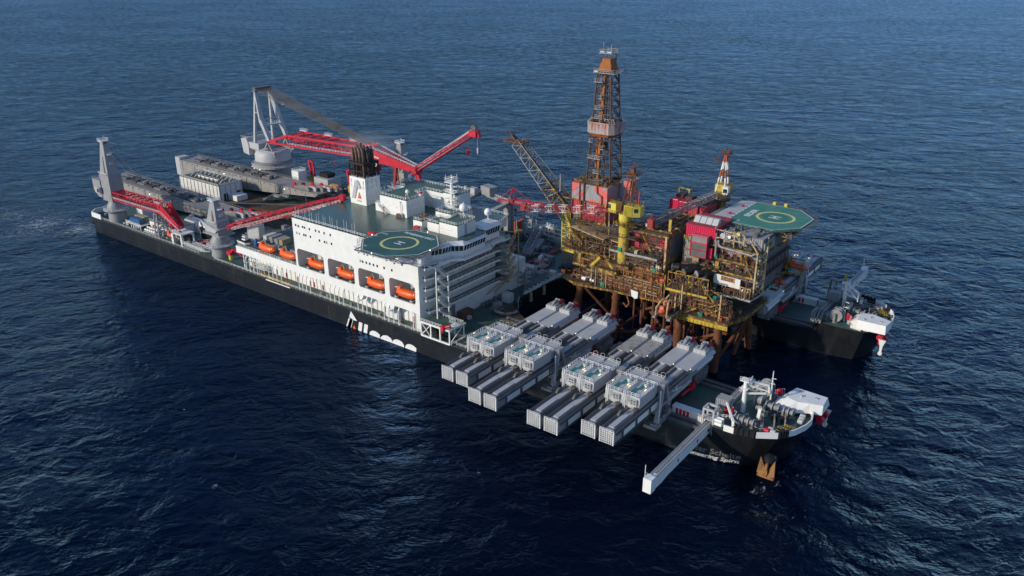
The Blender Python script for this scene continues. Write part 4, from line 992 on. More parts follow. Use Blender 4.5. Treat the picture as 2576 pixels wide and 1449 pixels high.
b = MB(); b.tube((180.5,104.4,60.2),(180.5,105.6,60.2),1.5,12); b.build('jib_sheave', greyd, bc)
b = MB(); b.tube((182.6,105,56),(182.6,105,50.4),0.06,4); b.tube((182.6,105,50.6),(182.6,105,48.0),0.35,6,.25); b.build('whip_hook', white, bc)
b = MB(); b.tube((176.5,105,54),(176.5,105,48.6),0.06,4); b.tube((176.5,105,48.8),(176.5,105,45.8),1.4,4,0.3); b.build('jib_hook', red, bc)
b = MB(); b.bar((124,105,17),(126.4,105,33),1.6); b.box(122,130,102,108,17,18); b.bar((129,105,18),(126.4,105,33),.7); b.build('boom_rest', redd, bc)

# smaller mast cranes
def mast_crane(cx, cy, label, bt_, base_z, ring_z, body_top, mast_top, back, name='mast_crane', bodyback=True):
    t = thing(name, label, 'crane', (cx,cy,ZD))
    q = MB(); q.revolve((cx,cy,0),[(4.6,base_z),(4.3,ring_z-1.5),(5.2,ring_z-.3)],20); q.build('pedestal', grey, t, smooth=True)
    q = MB(); q.revolve((cx,cy,0),[(5.2,ring_z-.6),(6.4,ring_z),(6.4,ring_z+.35),(4,ring_z+.6)],20); q.build('ring_platform', greyl, t, smooth=True)
    q = MB(); q.rail([(cx+6.3*math.cos(k*math.pi/8),cy+6.3*math.sin(k*math.pi/8),ring_z+.35) for k in range(16)],sp=2.4,w=.12,close=True); q.build('ring_railing', rail_m, t)
    q = MB(); q.revolve((cx,cy,0),[(4.4,ring_z+.4),(4.4,ring_z+2.2),(3.4,ring_z+3.6),(3.2,ring_z+5)],20); q.build('slewing_drum', grey, t, smooth=True)
    q = MB(); bx = cx+back
    q.obox((cx,cy,ring_z+5),9,7.4,body_top-ring_z-5,0.0,0.94); q.build('machinery_body', grey, t)
    q = MB(); p0 = [(cx-4.0,cy-3.2),(cx+3.8,cy-3.2),(cx+3.8,cy+3.2),(cx-4.0,cy+3.2)]; p1 = [(cx-2.2,cy-1.0),(cx+.3,cy-1.0),(cx+.3,cy+1.0),(cx-2.2,cy+1.0)]
    q.prism(p0,body_top-.05,mast_top,top=p1); q.build('mast', grey, t)
    q = MB(); q.slab([(cx+.6,cy-3.25,body_top+1),(cx+1.6,cy-3.25,body_top+1),(cx-.2,cy-2.0,body_top+(mast_top-body_top)*.55),(cx-.7,cy-2.0,body_top+(mast_top-body_top)*.55)],(0,-.1,0)); q.build('mast_ladder', greyd, t)
    cx0 = cx; cx = cx-1.0; q = MB(); q.box(cx-2,cx+2,cy-2,cy+2,mast_top-.2,mast_top+.1); q.rail([(cx-2,cy-2,mast_top+.1),(cx+2,cy-2,mast_top+.1),(cx+2,cy+2,mast_top+.1),(cx-2,cy+2,mast_top+.1)],sp=1.2,close=True,w=.12)
    q.rail([(cx-4.4,cy-3.6,body_top),(cx+4.4,cy-3.6,body_top),(cx+4.4,cy+3.6,body_top),(cx-4.4,cy+3.6,body_top)],sp=1.5,close=True,w=.12)
    q.tube((cx+1,cy,mast_top),(cx+1,cy,mast_top+2.6),.08,5)
    for z in (0.3,0.6): zz = body_top+(mast_top-body_top)*z; q.box(cx+1.5,cx+4.4,cy-1,cy+1,zz,zz+.15); q.rail([(cx+4.4,cy-1,zz+.15),(cx+4.4,cy+1,zz+.15)],sp=.8)
    q.build('platform', rail_m, t, kind='stuff'); cx = cx0-.9
    q = MB()
    for s in (-1,1): q.tube((cx+s*1.0-.3,cy-.6,mast_top-1.2),(cx+s*1.0-.3,cy+.6,mast_top-1.2),0.9,10)
    q.build('head_sheave', redd, t, smooth=True); cx = cx0
    if bodyback:
        q = MB(); q.slab([(cx-4.4,cy-4,body_top-3.5),(cx-12,cy-4,body_top-3.5),(cx-12,cy-4,body_top-9.5),(cx-8,cy-4,body_top-12.5),(cx-4.4,cy-4,body_top-12.5)],(0,8,0)); q.rail([(cx-12,cy-4,body_top-3.5),(cx-4.4,cy-4,body_top-3.5)],sp=1.5); q.rail([(cx-12,cy-4,body_top-3.5),(cx-12,cy+4,body_top-3.5)],sp=1.5)
        for k in range(4): q.tube((cx-11+k*2,cy,body_top-3.5),(cx-11+k*2,cy,body_top-2.2),.6,8)
        q.build('counterweight_house', grey, t)
        q = MB(); q.box(cx-8,cx-4,cy-5.4,cy-4,body_top-10,body_top-7); q.build('operator_cab', greyl, t)
        q = MB(); q.box(cx-6,cx-4.2,cy-5.46,cy-5.4,body_top-9.6,body_top-7.6); q.build('cab_window', glass, t)
    return t
c1 = mast_crane(20, 5.5, 'grey mast crane at the stern with red boom lowered to the deck', None, ZD, 14.2, 33.0, 50.0, -6)
b = MB(); P0, P1, P2 = Vector((17,5.0,22.6)), Vector((68,5.0,23.6)), Vector((80,5.0,16.2))
b.truss(P0,P0+(P1-P0)*.2,2.4,1.6,5.6,4.0,4,c=.45,b=.25); b.truss(P0+(P1-P0)*.2,P1,5.6,4.0,5.4,4.0,13,c=.42,b=.18); b.truss(P1+Vector((-1,0,.6)),P2,5.4,5.2,2.6,2.0,4,c=.5,b=.28)
b.slab([(66,2.2,26),(70,2.2,26),(80,3.6,17.4),(79,3.6,16),(68,2.2,20.8)],(0,.4,0)); b.slab([(66,7.4,26),(70,7.4,26),(80,6.0,17.4),(79,6,16),(68,7.4,20.8)],(0,.4,0))
for k in range(9): b.box(22+k*5,22.5+k*5,2.4,7.6,24.5,24.9)
b.build('boom', red, c1)
b = MB(); b.rail([(20,2.0,21.2),(68,2.2,21.6),(80,3.4,14.6)],sp=2,w=.16); b.rail([(64,2.2,26),(70,2.2,26),(70,7.6,26)],sp=1.2,w=.14); b.build('boom_walkway', rail_m, c1)
b = MB(); b.tube((72.5,5,17),(72.5,5,20),0.1,4); b.revolve((72.5,5,13.8),[(0.4,0),(0.7,1.0),(1.7,2.8),(1.6,3.8),(0.3,4.0)],10); b.revolve((80.6,3.6,11.8),[(0.3,0),(1.0,.8),(1.1,2.2),(.3,3.2)],8); b.build('hook_block', red, c1, smooth=True)
b = MB()
for s in (-1,1):
    for o in (0,.5): b.bar((21+o,5+s*1.2,49),(56,5+s*2,28.5),0.1)
b.build('luffing_wire', greyd, c1)
t = thing('boom_rest_tower', 'grey lattice tower holding up the lowered red stern boom', 'tower', (64,3.6,ZD)); b = MB(); b.truss((64,3.6,ZD),(64,3.6,20.6),5,3.4,3.6,2.6,5,c=.5,b=.3,up=(1,0,0)); b.build('lattice', grey, t)
c2 = mast_crane(109, 6.5, 'grey mast crane amidships with red boom swung over the green roof', None, ZD, 13.6, 24.5, 34.6, -6, bodyback=False)
b = MB(); b.slab([(101,2.2,25.0),(105,2.2,22),(104.5,2.2,20.5),(112,2.2,20.5),(114,2.2,22)],(0,1,0)); b.rail([(103,2.2,22.6),(115,2.2,22.6)],sp=1.4); b.rail([(103,2.2,19),(115,2.2,19)],sp=1.4)
b.box(102,115,2.4,11,18.8,19.0); b.box(102,115,2.4,11,22.4,22.6); b.build('service_deck', greyl, c2)
b = MB(); P0, P1 = Vector((115.5,7.2,23.0)), Vector((171.5,27.5,41.6)); b.truss(P0,P0+(P1-P0)*.18,2.0,1.2,4.2,2.8,3,c=.4,b=.2); b.truss(P0+(P1-P0)*.18,P0+(P1-P0)*.86,4.2,2.8,4.0,2.6,15,c=.4,b=.2); b.truss(P0+(P1-P0)*.86,P1,4.0,2.6,1.8,1.6,4,c=.4,b=.25)
b.obox((171.5,27.5,40.6),2.2,2.2,2.6,0.3); b.build('boom', red, c2)
b = MB(); dd = (P1-P0).normalized(); sd_ = Vector((dd.y,-dd.x,0)).normalized()*2.6
b.rail([P0+dd*4+sd_-Vector((0,0,1.4)),P1+sd_*.8-Vector((0,0,1.2))],sp=2,w=.13); b.bar(P0+dd*4+sd_*.85-Vector((0,0,1.5)),P1+sd_*.6-Vector((0,0,1.3)),.7,.1)
for k in range(3):
    p = P0+dd*(50+k*3); b.box(p.x-1.5,p.x+1.5,p.y-3.2,p.y-1.8,p.z-1.6,p.z-1.4)
b.build('boom_walkway', rail_m, c2)
b = MB()
for s in (-.8,0,.8): b.bar((110,6.5+s,33.8),(P0+dd*42)+Vector((0,s,1.4)),.1)
b.build('luffing_wire', greyd, c2)
c3 = mast_crane(119, 117, 'grey mast crane far on the port side behind the red boom nose', None, ZD, 19.0, 27.0, 42.6, -6, bodyback=False)
# third red boom at the port side pointing to the rig
c4 = thing('lattice_boom_crane', 'small red lattice boom with red pyramid mast lying along the port rail near the rig', 'crane', (198,112,24))
b = MB(); b.truss((199.5,112,25.6),(230,112,27.0),2.6,2.0,1.8,1.2,14,c=.28,b=.13); b.truss((189,112,24.3),(199.5,112,25.2),.9,.8,2.4,1.8,4,c=.28,b=.14)
b.build('boom', red, c4)
b = MB(); b.obox((198.2,112,23.9),3.0,3.0,2.6); b.build('slew_base', redd, c4)
for (x,y) in ((196.6,110.8),(200.2,110.8),(200.2,113.2),(196.6,113.2)): b = MB(); b.bar((x,y,26.4),(199,112,32.2),.28); b.build('mast_leg', red, c4)
b = MB(); b.bar((199,112,32.2),(189.6,112,24.8),.16); b.build('stay', red, c4); b = MB(); b.bar((199,112,32.2),(210,112,27.2),.16); b.build('stay', red, c4)
b = MB(); b.tube((198,110.4,27),(198,111.4,27),1.0,12); b.build('winch_drum', greyd, c4)
b = MB(); b.rail([(201,110.8,24.8),(229,111.2,26.4)],sp=2,w=.1); b.build('boom_walkway', rail_m, c4)
b = MB(); b.tube((200.4,112,24.4),(200.4,112,21.6),.05,4); b.tube((200.4,112,21.8),(200.4,112,19.6),1.0,4,.25); b.build('hook_block', redd, c4)
b = MB(); b.tube((198.2,112,8.4),(198.2,112,24),.9,10); b.build('pedestal', grey, c4, smooth=True)
t = thing('boom_rest_tower', 'grey lattice rest tower among the port side containers', 'tower', (204,119.5,ZD)); b = MB(); b.truss((204,119.5,ZD),(204,119.5,22),4.6,4.6,3.6,3.6,4,c=.4,b=.25,up=(1,0,0)); b.box(201,207,116.5,122.5,17,17.2); b.rail([(201,116.5,17.2),(207,116.5,17.2),(207,122.5,17.2)],sp=1.2); b.build('lattice', greyl, t)

# grey portal frame at the port side of the block
t = thing('portal_frame', 'grey steel frame cantilevered over the port rail with a box house on it', 'frame', (190,100,ROOF-14))
b = MB()
fz = 24.0; fr = [(178,92,fz),(174,118,fz),(197,111.5,fz),(199.5,92.5,fz)]
for p, q in ((fr[0],fr[1]),(fr[1],fr[2]),(fr[2],fr[3])): b.bar(p,q,1.6,1.6)
b.box(197.5,200.5,91,94,ZD,fz); b.box(196,198.5,108,111,ZD,fz); b.build('beam', grey, t)
b = MB(); b.rail([(fr[0][0],fr[0][1],fz+.8),(fr[1][0],fr[1][1],fz+.8),(fr[2][0],fr[2][1],fz+.8),(fr[3][0],fr[3][1],fz+.8)],sp=1.8,w=.13); b.build('railing', rail_m, t)
b = MB(); b.obox((181,115.5,fz+.8),7.5,5,4.4,-0.25); b.build('box_house', grey, t)
b = MB(); b.obox((173.5,112,fz+.8),4,3,3.2,0); b.tube((171,109,fz+1),(171,109,fz+5),.8,8); b.build('winch_unit', greyl, t)

# ---------------------------------------------------------------- jacket lift beams (aft)
def lift_beam(label, xa, xb, y0, wd, za, zb, hz=None):
    t = thing('tilting_lift_beam', label, 'lifting beam', (xa, y0+wd/2, ZD), 'long grey lift beams over the stern')
    q = MB(); xm = xa+(xb-xa)*0.52
    zt = lambda x: za+(zb-za)*(x-xa)/(xb-xa)
    for s in (0,):
        q.slab([(xa,y0,ZD-2),(xm,y0,ZD+1.2),(xb-2,y0,zt(xb)-1.6),(xb,y0,zt(xb)),(xa,y0,za)],(0,wd,0))
    q.build('box_girder', beige, t)
    q = MB()
    for yy in (y0+.15, y0+wd-.55): q.slab([(xa,yy,za),(xb,yy,zb),(xb,yy,zb+.25),(xa,yy,za+.25)],(0,.4,0))
    q.build('edge_strip', greym, t)
    q = MB(); q.rail([(xa,y0+.4,za+.25),(xb,y0+.4,zb+.25)],sp=2.6,w=.09); q.rail([(xa,y0+wd-.3,za+.25),(xb,y0+wd-.3,zb+.25)],sp=2.6,w=.09); q.build('railing', greym, t)
    for i in range(9):
        x = xa+12+i*8.2 if i else xa+10; z = zt(x)
        q = MB(); q.box(x,x+6.4,y0+wd*.30,y0+wd*.42,z+.3,z+1.2); q.box(x,x+6.4,y0+wd*.62,y0+wd*.74,z+.3,z+1.2)
        for k in range(5):
            q.tube((x+.6+k*1.35,y0+wd*.28,z+.9),(x+.6+k*1.35,y0+wd*.44,z+.9),.5,7); q.tube((x+.6+k*1.35,y0+wd*.6,z+.9),(x+.6+k*1.35,y0+wd*.76,z+.9),.5,7)
        q.box(x+2,x+4.4,y0+wd*.42,y0+wd*.62,z+.3,z+.9+(i%3)*.4); q.build('trolley', greyd if i%2 else beige if i%3 else greym, t)
    q = MB()
    for i in range(10): x = xa+(xb-xa)*i/10+3; q.box(x,x+.3,y0-.12,y0,ZD+2.5,zt(x)-.2)
    for i in range(24): x = xa+(xb-xa)*i/24+3; q.box(x,x+.7,y0-.35,y0,zt(x)-.8,zt(x)-.4)
    q.build('stiffener', greyd, t)
    for i in (2,5): q = MB(); x = xa+(xb-xa)*(i+.5)/7; q.box(x,x+.5,y0-.4,y0-.1,zt(x)-1.5,zt(x)-1.3); q.build('lamp', lampw, t)
    return t
jb1 = lift_beam('near grey lift beam running from the stern past the white shed', -38, 92, 31, 13, 16.6, 14.2)
jb2 = lift_beam('far grey lift beam beside the giant crane with a box end over the stern', -38, 92, 79, 13.5, 17.2, 17.4)
b = MB(); b.box(-43,-38,79.5,86,ZD-1,18.6); b.build('end_box', greyl, jb2)
for (t, y0, z, nm) in ((jb1,33,14.4,'near'),(jb2,80,17.6,'far')):
    for i in range(5):
        q = MB(); yy = y0+i*2.2+.2; x0 = 72+i*3.2
        q.box(x0,x0+11,yy,yy+.5,z,z+1.5); q.tube((x0+3,yy+.3,z+1.7),(x0+11,yy+.3,z+1.9),.42,7); q.box(x0+9,x0+12,yy-.3,yy+1,z,z+2.0); q.build('tension_unit', greyl if i%2 else greym, t)
    for i in range(4):
        q = MB(); q.tube((70+i*4.4,y0+1.3+i*2.6,z+1.4),(70+i*4.4,y0+2.1+i*2.6,z+1.4),1.3,12); q.build('winch_drum', red if i!=1 else black, t, smooth=True)
    q = MB()
    for i in range(6): q.path([(76+i*3,y0+1+i*1.8,z+2.2),(80+i*3,y0+1.4+i*1.8,z+2.6),(84+i*3,y0+1+i*1.8,z+1.2)],.16)
    q.build('red_hose', red, t)
for t, y0 in ((jb1,44),(jb2,92.5)): pass
# white shed
t = thing('white_shed', 'long white panelled shed with rusty roof and props between the lift beams', 'shed', (15,64.5,ZD))
b = MB(); b.box(-3,35,57,72,ZD,17.2); b.build('wall', white2, t)
b = MB(); b.box(-3.1,35.1,56.9,72.1,17.2,17.35); b.build('roof', roofg, t)
b = MB(); b.box(1,30,59,69,17.35,17.45); b.build('rust_patch', brown, t)
for k in range(11):
    q = MB(); x = -3+k*3.6; q.box(x,x+.35,56.75,57,ZD,17.0); q.build('wall_rib', greyl, t)
for k in range(5):
    q = MB(); q.box(35,35.25,57.5+k*3.4,57.9+k*3.4,ZD,17.0); q.build('wall_rib', greyl, t)
b = MB(); b.rail([(-3,57,17.3),(35,57,17.3),(35,72,17.3),(-3,72,17.3)],sp=1.8,w=.12,close=True); b.build('railing', rail_m, t)
b = MB()
for k in range(8):
    for y in (61,67): b.bar((2+k*4,y,17.3),(3.6+k*4,y+1.6,19.6),.5); b.bar((3.6+k*4,y+1.6,19.6),(3.2+k*4,y+2.6,17.3),.25)
b.bar((8,62.5,18.2),(27,62.8,18.2),.9); b.build('prop', white2, t)
for y in (59.6,68): q = MB(); q.box(34.95,35.12,y,y+2.6,ZD,12.4); q.build('door_opening', black, t)
b = MB(); b.box(35.2,42,63,70,ZD,11.4); b.build('lean_to', white, t)
# dark work deck between the beams
b = MB(); b.box(36,128,45,79,ZD,ZD+.05); b.build('worn_working_deck', brown, ship)
b = MB()
for i in range(9): b.bar((60+i*2,60-i*.6,ZD+.3),(84+i*2.4,66-i*.4,ZD+.3),.5)
b.build('timber_dunnage', rust, ship)
# stairs/gangway clutter beside the beams
b = MB()
for (x,y) in ((52,73),(48,27),(66,27),(56,76)):
    b.rail([(x,y,ZD),(x+9,y,ZD+4.5),(x+14,y,ZD+4.5)],sp=1.2,w=.13); b.rail([(x,y+1,ZD),(x+9,y+1,ZD+4.5),(x+14,y+1,ZD+4.5)],sp=1.2,w=.13); b.bar((x,y+.5,ZD),(x+9,y+.5,ZD+4.5),1,.15); b.box(x+9,x+14,y,y+1,ZD+4.3,ZD+4.5)
b.build('beam_access_stair', greyl, ship)

# ---------------------------------------------------------------- starboard stern deck gear
t = thing('stern_deckhouse', 'long white deckhouse with two red doors beside the lattice rest tower', 'deckhouse', (60,13,ZD))
b = MB(); b.box(47,70,7.5,18,ZD,12.6); b.build('wall', white2, t); b = MB(); b.box(46.9,70.1,7.4,18.1,12.6,12.7); b.build('roof', deckg, t)
b = MB(); b.rail([(47,7.5,12.7),(70,7.5,12.7),(70,18,12.7)],sp=1.6); b.build('railing', rail_m, t)
for x in (49.3,51.4): q = MB(); q.box(x,x+1.5,7.42,7.5,ZD+.4,ZD+2.5); q.build('door', redd, t)
t = thing('stern_deckhouse', 'small tilted white house right behind the stern crane', 'deckhouse', (30,14,ZD))
b = MB(); b.box(27,33,12,19,ZD,14.5); b.build('wall', white2, t); b = MB(); b.box(26.9,33.1,11.9,19.1,14.5,14.6); b.build('roof', greym, t)
container(40,4.8,ZD+2.2,9,2.6,2.7,contblue,'blue container on a raised frame near the stern'); container(38.5,8.4,ZD+2.2,9,2.8,2.8,conttan,'tan container behind the blue one near the stern')
t = thing('container_platform', 'white pipe frame under the blue container near the stern', 'platform', (40,4.6,ZD)); b = MB(); b.box(33,47,2.4,9.8,ZD+2.0,ZD+2.2)
for x in (33.4,37.8,42.2,46.6): b.bar((x,2.6,ZD),(x,2.6,ZD+2.1),.3)
b.rail([(33,2.4,ZD+2.2),(47,2.4,ZD+2.2)],sp=1.4,w=.12); b.build('frame', white, t)
t = thing('rack', 'open white deck rack of life rafts by the rail near the rest tower', 'rack', (54,3,ZD))
for i in range(6):
    q = MB(); q.tube((49.5+i*1.9,3.2,ZD+1.2),(50.9+i*1.9,3.2,ZD+1.2),.5,8); q.tube((49.5+i*1.9,4.6,ZD+2),(50.9+i*1.9,4.6,ZD+2),.5,8); q.build('raft_canister', white, t, smooth=True)
b = MB(); b.box(49,61,2.4,5.4,ZD+.2,ZD+.5); b.build('base', greyl, t)
o = lifeboat(73.5,3.0,ZD+1.6,'small open orange rescue boat on a davit at the stern rail',L=6.4,Wd=2.3,m=orange2)
t = thing('boat_bay', 'white framed bay with black stores behind the stern rescue boat', 'frame', (79,6,ZD))
b = MB(); b.box(76.6,78.0,1.2,2.2,ZD,14.4); b.box(84.2,85.2,1.2,2.2,ZD,13.6); b.box(76.6,85.2,7.6,8.2,ZD,14.0); b.box(76.6,85.2,1.2,8.2,13.8,14.3); b.rail([(76.6,1.2,14.3),(85,1.2,14.3)],sp=1.2); b.build('frame', white2, t)
b = MB(); b.box(78.4,84,6.4,7.5,ZD,12.4); b.build('store', black, t)
t = thing('black_screen_wall', 'black screen wall with white curved brackets between the two starboard cranes', 'wall', (93,12,ZD))
b = MB(); b.box(84,100,12.4,13.4,ZD+1,17.4); b.build('panel', hullm, t)
for k in range(5):
    q = MB(); q.slab([(84.6+k*3.4,12.3,16),(85.4+k*3.4,12.3,16),(86.2+k*3.4,12.3,14),(87,12.3,14) if k<0 else (86.8+k*3.4,12.3,14),(84.6+k*3.4,12.3,13.6)],(0,-.5,0)); q.xf(Matrix.Translation((0,0,2.2))); q.build('bracket', white, t)
# knuckle crane
t = thing('knuckle_crane', 'bright red knuckle crane folded on deck aft of the white block', 'crane', (118,5,ZD))
b = MB(); b.tube((118,5,ZD),(118,5,ZD+2.4),1.0,10); b.build('pedestal', yelc, t, smooth=True)
b = MB(); b.obox((118,5,ZD+2.4),2.4,2.2,1.8); b.bar((117.4,5,ZD+3.6),(121,5,ZD+5.6),.8); b.bar((121,5,ZD+5.6),(129,4.2,ZD+3.6),.6,.6,w2=.35,h2=.35); b.tube((118.6,4.2,ZD+3),(121,4.4,ZD+5),.25,6); b.build('arm', red, t)
# general pipework and boxes along the starboard stern deck
b = MB()
for k in range(60):
    x = 6+rnd.random()*96; y = 2+rnd.random()*10
    if 14 < x < 27 or 103 < x < 116: continue
    w = .8+rnd.random()*1.6; b.box(x,x+w,y,y+.7+rnd.random(),ZD,ZD+.5+rnd.random()*1.4)
b.build('deck_fittings', greyl, ship, kind='stuff')
b = MB()
for k in range(10): b.path([(86,2+k*.5,ZD+.6+k*.12),(100,2+k*.5,ZD+.6+k*.12),(103+k*.3,4+k*.5,ZD+.6+k*.12)],.1,4)
b.rail([(84,1.2,ZD+2.2),(102,1.2,ZD+2.2)],sp=1.2); b.box(84,102,1.2,2.6,ZD+2.0,ZD+2.2); b.build('pipe_bundle', white2, ship)
b = MB(); b.path([(88,9,ZD+1.4),(92,11,ZD+2.4),(96,9,ZD+1.8),(99,10.5,ZD+1.2)],.35); b.path([(89,8,ZD+1.1),(93,10,ZD+2),(98,8.4,ZD+1.5)],.3); b.build('red_hose_pile', redd, ship)
# workboat on the aft deck
t = thing('workboat', 'small black and white workboat with a grey cabin on a cradle', 'boat', (131,4.2,18.75))
b = MB(); b.prism([(127.6,3.2),(133.2,2.9),(134.6,4.2),(133.2,5.5),(127.6,5.2)],19.2,20.4,top=[(127.2,2.9),(133.6,2.5),(135.6,4.2),(133.6,5.9),(127.2,5.5)]); b.build('hull', white, t)
b = MB(); b.prism([(127.2,2.9),(133.6,2.5),(135.6,4.2),(133.6,5.9),(127.2,5.5)],20.4,21.2); b.build('topside', black, t)
b = MB(); b.obox((132,4.2,21.2),2.4,2,1.7,0,.8); b.build('cabin', white, t); b = MB()
for yy in (3.15,5.1): b.box(131.2,131.9,yy,yy+.12,21.9,22.5); b.box(132.1,132.8,yy,yy+.12,21.9,22.5)
b.build('cabin_window', glass, t); b = MB(); b.rail([(131,3.6,22.9),(133,3.6,22.9),(133,4.8,22.9)],sp=.8,h=.8); b.build('railing', greyl, t)
t = thing('covered_winch', 'blue tarpaulin covered winch beside the workboat', 'winch', (137,6.2,18.75)); b = MB(); b.revolve((137,6.2,18.75),[(1.0,0),(1.1,1.2),(.9,2.6),(.5,3.3),(0,3.5)],9); b.build('cover', blue, t)
# port-side deck gear beyond the far beam
t = thing('fender_bundle', 'stack of black ship fenders on the port deck by the hut', 'fender', (62,111,ZD)); 
for k in range(4): q = MB(); q.tube((60+k*1.9,108,17.4),(60+k*1.9,114,17.4),1.25,10); q.build('fender', black, t, smooth=True)
b = MB(); b.box(57,69,106,116,ZD,16); b.build('stand', greyl, t)
container(77,104,16.0-7.6+4,6,2.4,2.6,yelped,'yellow container near the red loader cranes'); 
t = thing('deck_hut', 'small white hut with railed roof by the giant crane', 'hut', (50,102,ZD)); b = MB(); b.box(46,52,99,105,ZD,19.6); b.build('wall', white, t); b = MB(); b.rail([(46,99,19.6),(52,99,19.6),(52,105,19.6),(46,105,19.6)],sp=1.3,close=True); b.build('railing', rail_m, t)
for (x,y,lb) in ((53,108,'upright folded red loader crane between the hut and the fenders'),(88,106,'upright folded red loader crane nearest the funnel')):
    t = thing('loader_crane', lb, 'crane', (x,y,ZD)); b = MB(); b.box(x-.9,x+.9,y-.9,y+.9,ZD,16); b.build('pedestal', yelped, t)
    b = MB(); b.bar((x,y,16),(x-1.4,y,24.6),1.1); b.bar((x-1.4,y,24.6),(x+2.0,y,24.0),.8); b.bar((x+2.0,y,24),(x+2.6,y,14.5),.9); b.tube((x,y-.6,17),(x+1.6,y-.6,23),.3,6); b.build('arm', red, t)
b = MB()
for k in range(150):
    x = 40+rnd.random()*128; y = 93+rnd.random()*24; w = 1+rnd.random()*3; h = 1+rnd.random()*2.6
    b.box(x,x+w,y,y+.8+rnd.random()*2.5,ZD,ZD+h)
b.build('port_deck_stores', greym, ship, kind='stuff')
b = MB()
for k in range(60):
    x = 96+rnd.random()*40; y = 46+rnd.random()*38; w = 1+rnd.random()*3
    b.box(x,x+w,y,y+.8+rnd.random()*2,ZD,ZD+.5+rnd.random()*2)
for k in range(14): b.rail([(100+k*3,30,ZD+2),(100+k*3,40,ZD+2)],sp=2)
b.build('mid_deck_stores', greym, ship, kind='stuff')
b = MB()
for k in range(4): b.tube((104+k*3,24,12),(104+k*3,30,12),1.4,9)
b.box(100,126,22,34,ZD,10.6); b.build('tank_row', greym, ship, smooth=True)
t = thing('covered_hatch', 'pale tarpaulin covered hatch box beside the near lift beam', 'hatch', (69,21,ZD)); b = MB(); b.prism([(60,17.5),(78,17.5),(78,24.5),(60,24.5)],ZD,13.4,top=[(61,18.5),(77,18.5),(77,23.5),(61,23.5)]); b.build('cover', greyl, t)
